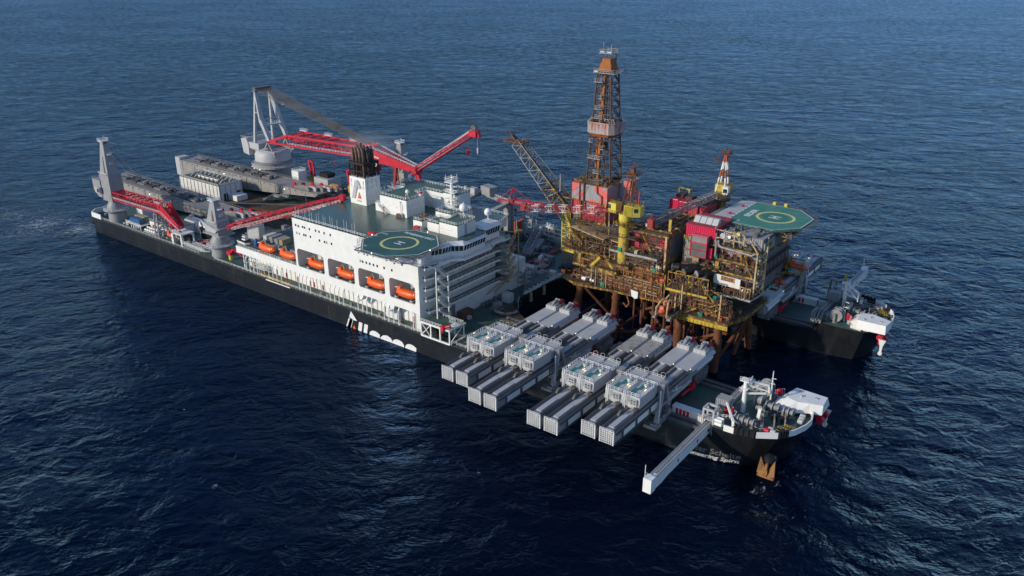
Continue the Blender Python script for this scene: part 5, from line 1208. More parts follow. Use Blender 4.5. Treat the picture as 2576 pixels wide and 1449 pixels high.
# ---------------------------------------------------------------- topsides lifting beams at the slot
ORD = ['first','second','third','fourth','fifth','sixth','seventh','eighth']
def lifting_beam(x0, yo, yi, sgn, label, rusty=0.0):
    """beam across the bow hull: outer end at yo, yoke end at yi; sgn=+1 points inboard to +y"""
    t = thing('lifting_beam', label, 'lifting beam', (x0+2.3, yo, 15), 'grey lifting beams reaching over the slot')
    Y = lambda d: yo+sgn*d          # distance along the beam from its outer end
    L = abs(yi-yo); zt = 17.55; ys = L-20.3
    q = MB(); q.box(x0,x0+4.5,Y(0.3),Y(L-1.2),13.6,16.9); q.box(x0+.2,x0+4.3,Y(0.3),Y(ys),16.9,17.05); q.build('box_girder', grey, t)
    q = MB()
    for a in (0.05, 3.75): q.box(x0+a,x0+a+.22,Y(0),Y(ys),16.95,17.5); q.box(x0+a+.5,x0+a+.66,Y(0),Y(ys),16.95,17.45)
    q.box(x0-.25,x0,Y(0),Y(ys),17.0,17.2); q.build('slide_rail', greyd, t)
    q = MB(); q.box(x0+1.35,x0+3.0,Y(2.5),Y(11),17.05,17.35); q.box(x0+1.2,x0+3.1,Y(11),Y(ys),17.05,17.15); q.build('walkway_plate', greyl, t)
    q = MB(); q.box(x0+4.5,x0+5.15,Y(.3),Y(ys),16.3,16.55); q.box(x0+4.5,x0+5.0,Y(.3),Y(ys),13.6,13.75); q.build('cable_tray', greyd, t)
    q = MB()
    for d in (ys-36.5, ys-33.0):
        pts = [(x0+(.7 if d<ys-35 else 3.3),Y(d+k*.45),17.2+1.15*math.sin(math.pi*k/7)) for k in range(8)]
        for a, c in zip(pts, pts[1:]): q.bar(a, c, .7, .4)
        q.bar(pts[-1],(pts[-1][0],Y(d+9),17.35),.7,.35)
    q.build('cable_chain', greyd, t)
    # end cage of white bars
    q = MB(); e = Y(0)
    for k in range(7): q.box(x0+.1+k*.7,x0+.22+k*.7,e-.1,e+.1,13.3,17.5)
    for k in range(7): q.box(x0+.05,x0+4.45,e-.1,e+.1,13.3+k*.68,13.42+k*.68)
    q.rail([(x0,Y(-.1),17.1),(x0+4.5,Y(-.1),17.1)],sp=1.2,h=.9,w=.1)
    q.build('end_cage', rail_m, t)
    q = MB(); q.box(x0-.08,x0+.12,e-.15,e+.15,13.2,17.6); q.box(x0+4.3,x0+4.6,e-.15,e+.3,13.2,17.4); q.build('end_post', white2, t)
    # stacks of white pipes on the side
    for d0, d1 in ((5,11.5),(12.8,19.5),(20.8,27)):
        q = MB()
        for k in range(5): q.tube((x0+4.75,Y(d0),14.25+k*.42),(x0+4.75,Y(d1),14.25+k*.42),.18,6)
        ps = q.build('pipe_stack', white, t, kind='stuff')
        q = MB(); q.box(x0+4.5,x0+5.0,Y(d0-.5),Y(d0-.2),14.0,16.3); q.box(x0+4.5,x0+5.0,Y(d1+.1),Y(d1+.4),14.0,16.3); q.build('pipe_bracket', greyd, ps)
    # inboard part under a flat cover with sloping side
    q = MB(); q.box(x0-.35,x0+4.6,Y(ys),Y(L-1.0),17.05,zt)
    q.slab([(x0+4.6,Y(ys+2),zt),(x0+5.5,Y(ys+2),16.7),(x0+5.5,Y(ys+2),16.5),(x0+4.6,Y(ys+2),16.5)],(0,sgn*(L-ys-3.2),0)); q.build('top_cover', greyr if rusty else greyl, t)
    q = MB()
    for d in (1.0,): q.box(x0-.3,x0+.4,Y(ys-5),Y(ys),zt-.35,zt+.05); q.box(x0+2.6,x0+3.6,Y(ys-7),Y(ys),zt-.35,zt+.05)
    q.build('guide_rail', greym, t)
    q = MB(); z = 15.9
    for k in (0,1): q.tube((x0+5.0,Y(ys+6),z-k*.62),(x0+5.0,Y(L-2.5),z-k*.62),.27,7)
    q.build('large_pipe', white, t)
    # head block with wedge, then red yoke claw
    hy = L-7.2
    q = MB(); q.box(x0+.1,x0+4.4,Y(hy),Y(hy+3.4),zt,zt+1.35)
    for k in range(3): q.tube((x0+.9+k*1.4,Y(hy-.15),zt+.7),(x0+.9+k*1.4,Y(hy),zt+.7),.3,8)
    q.build('head_block', greyl, t)
    q = MB(); q.slab([(x0+1.7,Y(hy+.3),zt+1.35),(x0+1.7,Y(hy+2.2),zt+2.5),(x0+1.7,Y(hy+5.0),zt+2.5),(x0+1.7,Y(hy+5.4),zt+1.9),(x0+1.7,Y(hy+3.6),zt+1.35)],(.9,0,0))
    q.tube((x0+1.2,Y(hy+4.8),zt+2.1),(x0+3.1,Y(hy+4.8),zt+2.1),.55,10); q.box(x0+.6,x0+1.2,Y(hy+.8),Y(hy+2.4),zt+1.35,zt+1.7); q.box(x0+3.1,x0+3.8,Y(hy+.6),Y(hy+2.6),zt+1.35,zt+1.75); q.build('wedge_arm', grey, t)
    q = MB(); q.box(x0+1.0,x0+4.2,Y(hy+4.4),Y(L-1.2),zt-.4,zt+.9); q.box(x0+2.6,x0+4.4,Y(L-1.4),Y(L-.4),14.0,17.9); q.box(x0+.2,x0+1.2,Y(L-1.4),Y(L-.8),14.0,17.0)
    q.tube((x0+.6,Y(L-1),17.6),(x0+1.8,Y(L-1),17.6),.6,8); q.build('yoke_frame', greyr, t)
    q = MB(); q.slab([(x0+2.4,Y(L-2.6),zt+.9),(x0+2.4,Y(L-2.0),zt+2.0),(x0+2.4,Y(L-.8),zt+2.1),(x0+2.4,Y(L+.2),zt+1.2),(x0+2.4,Y(L+.1),zt-.2),(x0+2.4,Y(L-1.2),zt-.2)],(1.2,0,0)); q.build('yoke_claw', red, t)
    q = MB()
    for k in range(5): q.box(x0+.6+k*.6,x0+.9+k*.6,Y(L-2.6+.4*(k%3)),Y(L-2.2+.4*(k%3)),zt+.9,zt+1.5+.3*(k%2))
    q.build('valve_block', white, t)
    q = MB(); q.tube((x0+4.6,Y(ys+1.6),zt-.2),(x0+4.6,Y(ys+1.9),zt-.2),.13,6); q.build('walkway_lamp', lamp, t)
    # trolley and machinery below
    q = MB(); q.box(x0+.4,x0+4.1,Y(ys-17),Y(ys-9),10.4,13.6); q.box(x0+.8,x0+3.7,Y(ys-17),Y(ys-8),9.2,10.4)
    q.box(x0+.3,x0+4.4,Y(ys+7),Y(ys+15),10.0,13.6)
    for k in range(8): q.box(x0+4.2,x0+4.9,Y(ys+6+k*1.25),Y(ys+6.6+k*1.25),9.6+(k%3)*.5,13.2)
    for k in range(4): q.tube((x0+4.3,Y(ys+8+k*1.8),10.2+(k%2)*1.2),(x0+5.1,Y(ys+8+k*1.8),10.2+(k%2)*1.2),.6,8)
    q.build('skid_shoe', greym, t)
    q = MB()
    for k in range(14): q.bar((x0+4.9,Y(ys-13+k*1.1),12.0),(x0+4.9,Y(ys-13+k*1.1),13.6),.12)
    q.rail([(x0+5.3,Y(ys-14),13.4),(x0+5.3,Y(ys+2),13.4)],sp=1.1,w=.09); q.box(x0+4.5,x0+5.4,Y(ys-14),Y(ys+2),13.2,13.35)
    q.path([(x0+4.8,Y(ys-11),15.8),(x0+5.1,Y(ys-10.4),15.0),(x0+5.1,Y(ys-8),15.0),(x0+4.8,Y(ys-7.6),15.9)],.13); q.path([(x0+4.8,Y(ys-9),15.9),(x0+5.1,Y(ys-8.4),14.5),(x0+5.1,Y(ys-5),14.5)],.13)
    q.build('side_walkway', rail_m, t)
    q = MB(); q.tube((x0+4.9,Y(ys-4),10.6),(x0+4.9,Y(ys+6),10.6),.5,8); q.box(x0+4.4,x0+5.6,Y(ys+2),Y(ys+5.5),9.6,11.8); q.build('push_cylinder', red, t)
    return t
def machinery_house(x0, y0, sgn, label, worn=False):
    t = thing('machinery_house', label, 'machinery house', (x0+2.9, y0, 17.6), 'grey railed machinery houses on the lifting beams')
    Y = lambda d: y0+sgn*d
    q = MB(); q.box(x0,x0+5.75,Y(0),Y(9.6),17.55,21.2); hs = q.build('housing', greyl, t)
    q = MB(); q.prism([(x0+1.5,Y(.5)),(x0+3.0,Y(.5)),(x0+3.0,Y(4.4)),(x0+3.7,Y(4.8)),(x0+3.7,Y(9.2)),(x0+2.0,Y(9.2)),(x0+2.4,Y(5.4)),(x0+1.5,Y(5.0))],21.2,21.215); q.build('teal_walk_stripe', tealp, hs)
    q = MB(); q.box(x0+.1,x0+5.6,Y(9.6),Y(16),18.0,20.4); q.box(x0+.8,x0+5.0,Y(12.2),Y(15.8),20.4,20.9); q.build('rear_plant', greyl, t)
    q = MB(); c = [(x0+.08,Y(.08),21.2),(x0+5.67,Y(.08),21.2),(x0+5.67,Y(9.5),21.2),(x0+.08,Y(9.5),21.2)]
    q.rail(c,sp=1.25,w=.1,close=True); q.rail([(x0+.1,Y(9.7),20.4),(x0+.1,Y(15.9),20.4),(x0+5.6,Y(15.9),20.4),(x0+5.6,Y(9.7),20.4)],sp=1.25,w=.1)
    for k in range(2): q.path([(x0+1.6+k*2.6,Y(15.9),20.9),(x0+1.4+k*2.6,Y(16.1),22.2),(x0+2.2+k*2.6,Y(16.2),22.5),(x0+2.9+k*2.6,Y(16.1),22.2),(x0+2.8+k*2.6,Y(15.9),21)],.035,4)
    q.build('railing', rail_m, t)
    q = MB(); q.box(x0+2.9,x0+5.0,Y(-.7),Y(0),18.7,20.6); fb = q.build('fan_box', greyl, t)
    for i in (0,1):
        for j in (0,1):
            p = MB(); p.tube((x0+3.45+i*.95,Y(-.78),19.15+j*.95),(x0+3.45+i*.95,Y(-.7),19.15+j*.95),.4,10); p.build('fan', greyd, fb, smooth=True)
    q = MB(); q.rail([(x0+2.7,Y(-1.1),18.1),(x0+5.4,Y(-1.1),18.1),(x0+5.4,Y(0),18.1)],sp=.9,w=.09); q.box(x0+2.6,x0+5.4,Y(-1.1),Y(0),18.0,18.1)
    q.box(x0+.35,x0+.5,Y(-.25),Y(-.1),16.2,22.2); q.box(x0+1.0,x0+1.15,Y(-.25),Y(-.1),16.2,22.2)
    for k in range(14): q.box(x0+.35,x0+1.15,Y(-.22),Y(-.12),16.4+k*.42,16.48+k*.42)
    q.rail([(x0+.1,Y(-.7),18),(x0+1.4,Y(-.7),18)],sp=.6,w=.09); q.build('ladder', rail_m, t)
    q = MB(); q.rail([(x0+3.2,Y(6.6),21.2),(x0+4.4,Y(6.6),21.2),(x0+4.4,Y(7.8),21.2),(x0+3.2,Y(7.8),21.2)],sp=.6,close=True); q.box(x0+3.5,x0+4.1,Y(6.9),Y(7.5),21.2,22.0); q.build('roof_unit', rail_m, t)
    q = MB()
    for k in range(5): q.box(x0+5.75,x0+5.78,Y(1.4+k*1.7),Y(1.46+k*1.7),17.6,21.1)
    q.box(x0+1.6,x0+2.5,Y(-.04),Y(0),19,20.9); q.build('panel_seam', grey, hs, kind='stuff')
    q = MB(); q.box(x0+5.2,x0+5.3,Y(3.4),Y(4.6),22.0,22.08); q.box(x0+.3,x0+.38,Y(3.0),Y(4.0),22.0,22.08); q.build('roof_lamp', lamp, t)
    return t
def gantry(x, sgn, y0, label):
    t = thing('a_frame_gantry', label, 'gantry', (x, y0, ZD), 'grey A-shaped gantries beside the beam pairs')
    Y = lambda d: y0+sgn*d
    q = MB(); q.bar((x,Y(-3.2),9.2),(x,Y(-.6),20.6),1.3,1.1); q.bar((x,Y(4.6),9.2),(x,Y(.8),20.6),1.3,1.1); q.bar((x,Y(-2.0),14),(x,Y(3.4),14),.9,.8); q.box(x-.9,x+.9,Y(-1.4),Y(1.6),20.4,21.4)
    q.box(x-1.2,x+1.0,Y(-5),Y(5.6),7.4 if False else ZD,9.2); q.build('frame', grey, t)
    q = MB(); q.box(x-3.0,x+1.2,Y(-5.6),Y(-2.2),ZD-.7,ZD+.2); q.build('foot_plate', greyr, t)
    q = MB(); q.box(x+.7,x+.85,Y(-3.4),Y(-3.0),9,20); q.rail([(x+.8,Y(-4.8),9.2),(x+.8,Y(5.2),9.2)],sp=1.2)
    for k in range(20): q.bar((x+.8,Y(-3.9+k*.14),9.4+k*.55),(x+.8,Y(-3.3+k*.14),9.4+k*.55),.08)
    q.path([(x-.4,Y(-5),15.4),(x-.4,Y(-5.2),13.8),(x-.4,Y(-2.6),13.8)],.1,5); q.build('ladder', rail_m, t)
    for k in range(4): q = MB(); q.tube((x+.7,Y(-1.6+k*1.5),10.6+(k%2)*1.4),(x+1.1,Y(-1.6+k*1.5),10.6+(k%2)*1.4),.45,8); q.build('pin', greyd, t)
    return t
PX = [(276.0,-27.1),(282.0,-27.1),(292.0,-32.9),(298.0,-32.9),(314.0,-32.8),(320.0,-32.8),(329.4,-27.8),(335.4,-27.8)]
side = ['outer of the','inner of the']
PN = ['pair nearest the accommodation block','second pair from the accommodation block','third pair from the accommodation block','pair nearest the bow winches']
for i,(x,yo) in enumerate(PX):
    lifting_beam(x, yo, 37.6, 1, f'grey lifting beam, {"aft" if i%2==0 else "forward"} one of the {PN[i//2]}', rusty=(i in (4,5)))
    hx = (274.4,280.15,290.2,295.95,312.4,318.15,328.0,333.75)[i]
    machinery_house(hx, -12.9, 1, f'grey machinery house with fans, {"aft" if i%2==0 else "forward"} one on the {PN[i//2]}')
for x, lb in ((288.4,PN[0]),(302.9,PN[1]),(326.0,PN[2]),(340.6,PN[3])): gantry(x, 1, -.3, f'A-shaped grey gantry at the forward side of the {lb}')
# port side pair
for x, lb in ((329.4,'aft'),(335.4,'forward')):
    lifting_beam(x, 147.5, 81.0, -1, f'grey lifting beam, {lb} one of the pair across the port hull')
    machinery_house(x-1.5, 133.5, -1, f'grey machinery house, {lb} one on the port hull pair')
gantry(341.2, -1, 118.5, 'grey A-shaped gantry beside the port hull beams')
# dark machinery beneath the beams on the inner skid track
b = MB()
for k in range(40):
    x = 274+rnd.random()*66; b.box(x,x+.6+rnd.random()*1.4,24+rnd.random()*7,32+rnd.random()*.6,ZD+.8,ZD+1+rnd.random()*3.4)
b.build('skid_machinery', greym, ship, kind='stuff')
# deck gear aft of the beams
t = thing('mooring_winch', 'grey mooring winch on a yellow railed base near the slot corner', 'winch', (250.5,34,ZD))
b = MB(); b.tube((248.2,35,10),(248.2,36.6,10),1.2,12); b.tube((249.8,33.4,10.2),(249.8,36.2,10.2),1.5,12); b.build('drum', greym, t, smooth=True); b = MB(); b.box(247,251.5,33,37,ZD,ZD+.5); b.build('base', greym, t)
b = MB(); b.rail([(251,31.5,ZD),(256,31.5,ZD),(258,34,ZD),(258,37,ZD)],sp=1.1,w=.14); b.build('railing', white, t)
for x,y,lb in ((252.8,42,'black mooring bollard nearest the white cube housing'),(254.2,40.8,'black mooring bollard nearest the grey mooring winch'),(254.8,43.2,'black mooring bollard right at the lip of the slot')): t = thing('bollard', lb, 'bollard', (x,y,ZD), 'black bollards by the curved slot edge'); b = MB(); b.revolve((x,y,ZD),[(.6,0),(.45,.3),(.45,1.4),(.65,1.6),(.6,1.9)],10); b.build('post', black, t, smooth=True)
# frame house at the starboard rail
t = thing('work_platform', 'white cross-braced platform frame with a red winch at the foot of the stairs', 'platform', (249,3,ZD))
b = MB()
for x in (242.2,247,251.5,256): b.bar((x,-.9,ZD+.2),(x,-.9,14.1),.45); b.bar((x,7,ZD),(x,7,14.1),.35)
b.bar((242.2,-.9,14),(256,-.9,14),.6); b.bar((242.2,-.9,ZD+.3),(256,-.9,ZD+.3),.6); b.bar((256,-.9,14),(256,8,14),.5); b.bar((256,-.9,ZD+.3),(256,8,ZD+.3),.5)
b.bar((242.4,-.9,ZD+.6),(246.8,-.9,13.8),.25); b.bar((246.8,-.9,ZD+.6),(242.4,-.9,13.8),.25); b.bar((256,-.6,ZD+.6),(256,7,13.8),.25); b.bar((256,7,ZD+.6),(256,-.6,13.8),.25); b.build('frame', white, t)
b = MB(); b.box(242.2,256,-.7,7.0,14.0,14.2); b.build('floor', deckg, t); b = MB(); b.rail([(242.2,-.7,14.2),(256,-.7,14.2),(256,7,14.2),(246,7,14.2)],sp=1.4,w=.11); b.rail([(256.6,-.6,ZD),(256.6,11,ZD)],sp=1.4,w=.11); b.build('railing', rail_m, t)
b = MB(); b.tube((253.4,-1.2,14.8),(256.2,-.6,16.0),.5,8); b.box(252.6,254,-2.0,-.8,13.8,15.6); b.bar((253,-1.4,14),(253,-1.4,12.6),.5); b.build('red_winch', red, t)
b = MB(); b.box(254,257,1.5,4.5,14.2,15.0); b.rail([(254,1.5,15.8),(257,1.5,15.8),(257,4.5,15.8)],sp=.8); b.rail([(254,1.5,17),(257,1.5,17)],sp=.8); b.build('winch_cage', rail_m, t)
b = MB()
for k in range(8): b.box(248+k*.9,248.5+k*.9,.4,1.8,ZD,ZD+1.8)
b.tube((246.4,1.5,10),(246.4,3,10),1.1,10); b.build('tyre_row', black, t)
for x,y,lb in ((262.2,3,'grey bin nearest the hull edge, aft of the first beam pair'),(262.8,4.4,'middle one of three grey bins aft of the first beam pair'),(262.4,6,'innermost of three grey bins aft of the first beam pair'),(243.6,44,'lone grey bin at the foot of the white wall')): t = thing('grey_bin', lb, 'bin', (x,y,ZD), 'grey bins on the green deck'); b = MB(); b.obox((x,y,ZD),1.2,1.2,1.5,.2,.9); b.build('bin', greym, t)
# scaffold towers with a white drum and red valve wheel
for (x,y,z1,lb) in ((247.6,56.0,17.0,'scaffold tower with white drum, nearer the accommodation block'),(248.0,67.5,19.2,'taller scaffold tower with white drum, nearer the rig')):
    t = thing('scaffold_tower', lb, 'scaffold', (x,y,ZD)); b = MB()
    for k in range(4):
        z = ZD+k*(z1-ZD)/4
        for dx in (-2,2):
            for dy in (-2.4,2.4): b.bar((x+dx,y+dy,z),(x+dx,y+dy,z+(z1-ZD)/4),.16)
        b.bar((x-2,y-2.4,z),(x+2,y-2.4,z+(z1-ZD)/4),.12); b.bar((x+2,y-2.4,z),(x+2,y+2.4,z+(z1-ZD)/4),.12); b.bar((x+2,y-2.4,z+(z1-ZD)/4),(x-2,y-2.4,z),.12)
    b.build('scaffold_pole', pipeg, t); b = MB()
    for k in (1,2,3,4):
        z = ZD+k*(z1-ZD)/4
        if k in (2,3,4): b.rail([(x-2.2,y-2.6,z),(x+2.2,y-2.6,z),(x+2.2,y+2.6,z)],sp=1.0,w=.08); b.box(x-2.0,x+2.0,y-2.4,y+2.4,z-.1,z-.02)
    b.build('scaffold_deck', pipeg, t)
    b = MB(); b.tube((x-.6,y-1.0,z1+.9),(x-.6,y+1.0,z1+.9),.95,12); b.build('drum', white2, t, smooth=True); b = MB(); ring_ = [(x+.6+.9*math.cos(a)*.3,y+.3+.9*math.cos(a),z1+1.3+.9*math.sin(a)) for a in [k*math.pi/5 for k in range(11)]]; b.path(ring_,.12,5); b.bar(ring_[0],ring_[5],.1); b.bar(ring_[2],ring_[7],.1); b.build('valve_wheel', redd, t)
b = MB(); b.bar((231,73,ZD+.9),(231.6,110,ZD+.9),1.0,1.2); b.build('red_deck_beam', redd, ship)
# crowded deck beyond the red beam
b = MB()
for k in range(26): b.box(229.0,230.6,74+k*1.4,74.5+k*1.4,ZD,ZD+1.4)
for k in range(150):
    x = 186+rnd.random()*42; y = 72+rnd.random()*42; w = .6+rnd.random()*3; b.box(x,x+w,y,y+.6+rnd.random()*2.4,ZD,ZD+.5+rnd.random()*2.8)
b.build('crowded_stores', greyd, ship, kind='stuff')
t = thing('tilted_work_frame', 'long grey railed gangway frame with pale plates lying on the crowded deck', 'gangway', (222,98,ZD+2))
b = MB(); b.truss((226,86,ZD+3),(213,114,ZD+4.4),3.4,3.0,3.0,3.0,12,c=.25,b=.14); b.build('frame', pipeg, t)
b = MB(); b.slab([(228.5,86,ZD+2),(225.5,93,ZD+2.4),(222,92,ZD+2.4),(224,85,ZD+2)],(0,0,1.4)); b.slab([(226.5,94,ZD+2),(222,106,ZD+2.4),(219,104,ZD+2.4),(223,92.6,ZD+2)],(0,0,1.6)); b.build('pale_plate', greym, t)
b = MB(); b.tube((219.5,102,ZD+4.8),(217,109,ZD+5),.35,6); b.build('yellow_pipe', yelped, t)
for x,y,lb in ((200.7,112.4,'aftmost of three grey uprights behind the port stairs'),(206.9,110.1,'middle one of three grey uprights behind the port stairs'),(214.3,105.2,'foremost of three grey uprights behind the port stairs')):
    t = thing('steel_upright', lb, 'post', (x,y,ZD)); b = MB(); b.bar((x,y,ZD),(x,y,ZD+8),.9); b.bar((x,y,ZD+5),(x+3,y-2,ZD+.5),.4); b.build('post', greym, t)
t = thing('yellow_skid', 'yellow open skid frame behind the port side stairs', 'skid', (202.9,112,ZD)); b = MB(); b.box(201,204.6,110.6,113.6,ZD+2.4,ZD+2.8)
for dx in (-1.7,1.7):
    for dy in (-1.3,1.3): b.bar((202.8+dx,112.1+dy,ZD),(202.8+dx,112.1+dy,ZD+2.6),.25)
b.build('frame', yelped, t)
t = thing('tarpaulin_load', 'round blue tarpaulin load beside the blue container', 'load', (209.5,113.5,ZD)); b = MB(); b.revolve((209.5,113.5,ZD),[(2.2,0),(2.5,1.4),(2.0,2.3),(0,2.6)],12); b.build('cover', blue, t, smooth=True)
t = thing('gabled_store', 'cream gabled store behind the white slatted rack', 'store', (213,121,ZD)); b = MB(); b.slab([(210,118.6,ZD),(210,118.6,ZD+4.2),(212.8,118.6,ZD+5.8),(216,118.6,ZD+4.2),(216,118.6,ZD)],(0,5,0)); b.build('body', white2, t)
# white rack with hooks
t = thing('slatted_rack', 'large white slatted steel rack with hooked posts near the yellow tower', 'rack', (220,117,ZD))
ra, rb = Vector((212.5,118.5,ZD+1.2)), Vector((227.5,116.8,ZD+1.2)); b = MB()
for z in (0,2.1,4.2): b.bar(ra+Vector((0,0,z)),rb+Vector((0,0,z)),.5)
for k in range(5): p = ra.lerp(rb,k/4); b.bar(p,p+Vector((0,0,4.3)),.5)
b.bar(ra+Vector((0,0,4.3)),ra+Vector((1.5,-7,-1)),.6); b.build('frame', white2, t)
b = MB(); b.slab([ra+Vector((0,.3,0)),rb+Vector((0,.3,0)),rb+Vector((0,.3,4.2)),ra+Vector((0,.3,4.2))],(0,.2,0)); b.build('slat_panel', conttan, t)
for k in (1,2,3.4): p = ra.lerp(rb,k/4); b = MB(); b.bar(p+Vector((-.6,0,4.2)),p+Vector((-.9,0,6.4)),.5); b.bar(p+Vector((.6,0,4.2)),p+Vector((.9,0,6.0)),.5); b.bar(p+Vector((-.8,0,4.9)),p+Vector((.8,0,4.9)),.5); b.build('hook', white2, t)
t = thing('cream_support_block', 'cream steel block with railing next to the reel on the slot deck', 'support block', (243,97.5,ZD)); b = MB(); b.box(239.5,247,95,101,ZD,13.2); b.build('block', conttan, t); b = MB(); b.rail([(239.5,95,13.2),(247,95,13.2),(247,101,13.2)],sp=1.2); b.box(240,242,96,98,13.2,17); b.build('railing', pipeg, t)
t = thing('rope_reel', 'dark cable reel on a low cradle by the slot rail', 'reel', (247.4,87.9,ZD)); b = MB(); b.tube((244.6,88,10),(249,90.6,10),1.5,12); b.build('drum', greyd, t, smooth=True); b = MB(); b.box(243.6,249.6,86.6,91.6,ZD,ZD+.6); b.build('cradle', brown, t)
# ---------------------------------------------------------------- bow equipment on both hulls
def bow_set(mir):
    S = 'port' if mir else 'starboard'; y_ = (lambda y: BW-y) if mir else (lambda y: y); sg = -1 if mir else 1
    def bx(q, x0, x1, y0, y1, z0, z1): q.box(x0,x1,y_(y0),y_(y1),z0,z1)
    P = lambda x, y, z: (x, y_(y), z)
    # big white faceted fairlead cover at the inner corner
    t = thing('sheave_housing', f'big white faceted sheave housing overhanging the {S} bow', 'housing', P(374,25,ZF))
    base = [(366.5,20),(369.5,17.8),(374,20.6),(377.0,22.6),(380.6,23.8),(380.4,31.4),(370.5,32),(366.5,27)]
    top = [(369.6,24.6),(370.6,23.0),(373.5,22.2),(377.0,23.4),(380.4,24.6),(379.9,30.2),(370.3,30.6),(369.8,28)]
    q = MB(); q.prism([(x,y_(y)) for x,y in base],13.0,15.9,top=[(x,y_(y)) for x,y in top]); q.build('housing', white, t)
    q = MB(); q.prism([(x,y_(y)) for x,y in [(366.8,21.0),(369.6,19.0),(372,31.0),(368,30.2)]],ZF,13.2); bx(q,371,374.4,24,30,ZF,13.2); q.build('pillar', white2, t)
    q = MB(); bx(q,373,373.6,25.6,26.2,15.9,16.5); bx(q,377,378,27,28,15.9,16.1); bx(q,371.8,372.4,28,29.4,15.9,16.1); bx(q,372,376,24,24.1,15.9,16.0); q.build('hatch', greyl, t)
    for zz, xx in ((11.6,378.8),(9.6,379.6)):
        for k in (0,1):
            q = MB(); yy = 26.0+k*4.0; q.tube(P(xx,yy,zz),P(xx,yy+1.8,zz),1.1,14); q.build('red_sheave', red, t, smooth=True)
    q = MB(); q.slab([P(378.6,32.0,11.2),P(381.2,32.0,11.0),P(380.4,32.0,8.6),P(380.3,32.0,6.2),P(379.6,32.0,6.2),P(379.4,32.0,8.6)],(0,sg*-.7,0)); q.tube(P(379.9,31.4,5.8),P(379.9,32.1,5.8),.75,10); q.build('fairlead_arm', white2, t)
    # draw-bar boom projecting sideways
    t = thing('lattice_outrigger', f'long white box outrigger beam swung out over the {S} side', 'outrigger', P(354.6,-12,11))
    q = MB(); q.slab([P(353.7,27,9.4),P(353.7,27,12.2),P(353.7,-33.0,12.2),P(353.7,-33.0,8.9),P(353.7,-29,8.7),P(353.7,-26,9.2)],(2.2,0,0)); q.build('box_beam', white, t)
    q = MB(); bx(q,353.9,354.1,-32,26,12.2,12.4); bx(q,355.6,355.8,-32,26,12.2,12.4); bx(q,354.5,355.2,-31,24,12.2,12.32); q.build('track', greym, t)
    q = MB(); bx(q,353.6,356.0,-35.4,-32.9,8.6,12.8); q.build('end_box', white, t)
    q = MB(); q.tube(P(353.9,-35.1,12.8),P(353.9,-35.1,16.8),.1,6); q.bar(P(353.9,-35.1,14.6),P(355.6,-33.4,12.8),.1); q.build('end_mast', white, t)
    q = MB()
    for yy, w in ((-8,.8),(-1,1.2),(-20,.7)): q.box(355.9,355.94,y_(yy),y_(yy+w),10.2,11.2)
    q.build('side_opening', black, t)
    # portal at the outrigger root, grey box house, red reel
    t = thing('portal_frame', f'small grey portal frame over the root of the {S} outrigger', 'frame', P(354.6,3,ZF))
    q = MB()
    for xx in (353.2,356.4):
        for yy in (1.2,4.4): q.bar(P(xx,yy,ZD),P(xx,yy,16.6),.5)
    for yy in (1.2,4.4): q.bar(P(353.2,yy,16.4),P(356.4,yy,16.4),.6)
    for xx in (353.2,356.4): q.bar(P(xx,1.2,16.4),P(xx,4.4,16.4),.6)
    q.rail([P(353,1,13.2),P(356.6,1,13.2),P(356.6,4.6,13.2)],sp=.9); bx(q,353,356.6,1,4.6,13.0,13.2); q.build('frame', greyl, t)
    t = container(356.0,y_(9.6 if not mir else 11.6),ZF+1.6,4.2,3.4,3.6,contgrey,f'grey plant container on legs beside the {S} outrigger')
    t = thing('hose_reel', f'red open hose reel beside the grey container on the {S} bow', 'reel', P(358.4,8.4,ZF)); q = MB(); q.tube(P(357.4,8.4,14),P(359.4,8.4,14),1.2,10); q.path([P(359.6,8.4+1.4*math.cos(a),14+1.4*math.sin(a)) for a in [k*math.pi/5 for k in range(11)]],.15,5); q.path([P(357.2,8.4+1.4*math.cos(a),14+1.4*math.sin(a)) for a in [k*math.pi/5 for k in range(11)]],.15,5); q.build('reel', red, t)
    q = MB(); q.rail([P(357.5,3,ZF+2),P(361,4.4,ZF+2),P(361,7,ZF+2),P(358,10,ZF+2)],sp=.9,w=.11); q.rail([P(357,3,ZF),P(359,1,ZF),P(363,1.2,ZF)],sp=.9,w=.11); q.rail([P(361,8.5,ZF),P(362.8,12,ZF)],sp=.9,w=.11)
    q.bar(P(361,7,ZF+2),P(363,5,ZF),.6,.15); q.build('bow_railing', rail_m, ship)
    # white davit mast
    t = thing('davit_mast', f'thick white davit mast with folded arms on the {S} bow', 'davit', P(360.4,13.6,ZF))
    q = MB(); q.tube(P(360.4,13.6,ZF),P(360.2,14,22.6),.75,10,.6); q.build('column', white, t, smooth=True)
    q = MB(); q.bar(P(360.2,14,22.4),P(366,17.6,21.0),.6); q.bar(P(360.2,14,21.2),P(366,18.2,18.6),.45); q.bar(P(360.2,14,18),P(365.6,17,18.4),.5); q.bar(P(366,17.6,21),P(366.2,18,17.6),.4); q.bar(P(362,15,19.8),P(364,17,21),.3)
    bx(q,358.8,361.6,12.6,15.2,22.4,22.7); bx(q,359,361.4,12.8,15,19.8,20.0); q.rail([P(358.8,12.6,22.7),P(361.6,12.6,22.7),P(361.6,15.2,22.7)],sp=.8); q.build('arm', white, t)
    if mir: q = MB(); q.truss(P(359.6,13,20.5),P(359.2,12.4,25.2),.9,.9,.6,.6,4,c=.2,b=.12,up=(1,0,0)); q.build('yellow_jib', yelped, t)
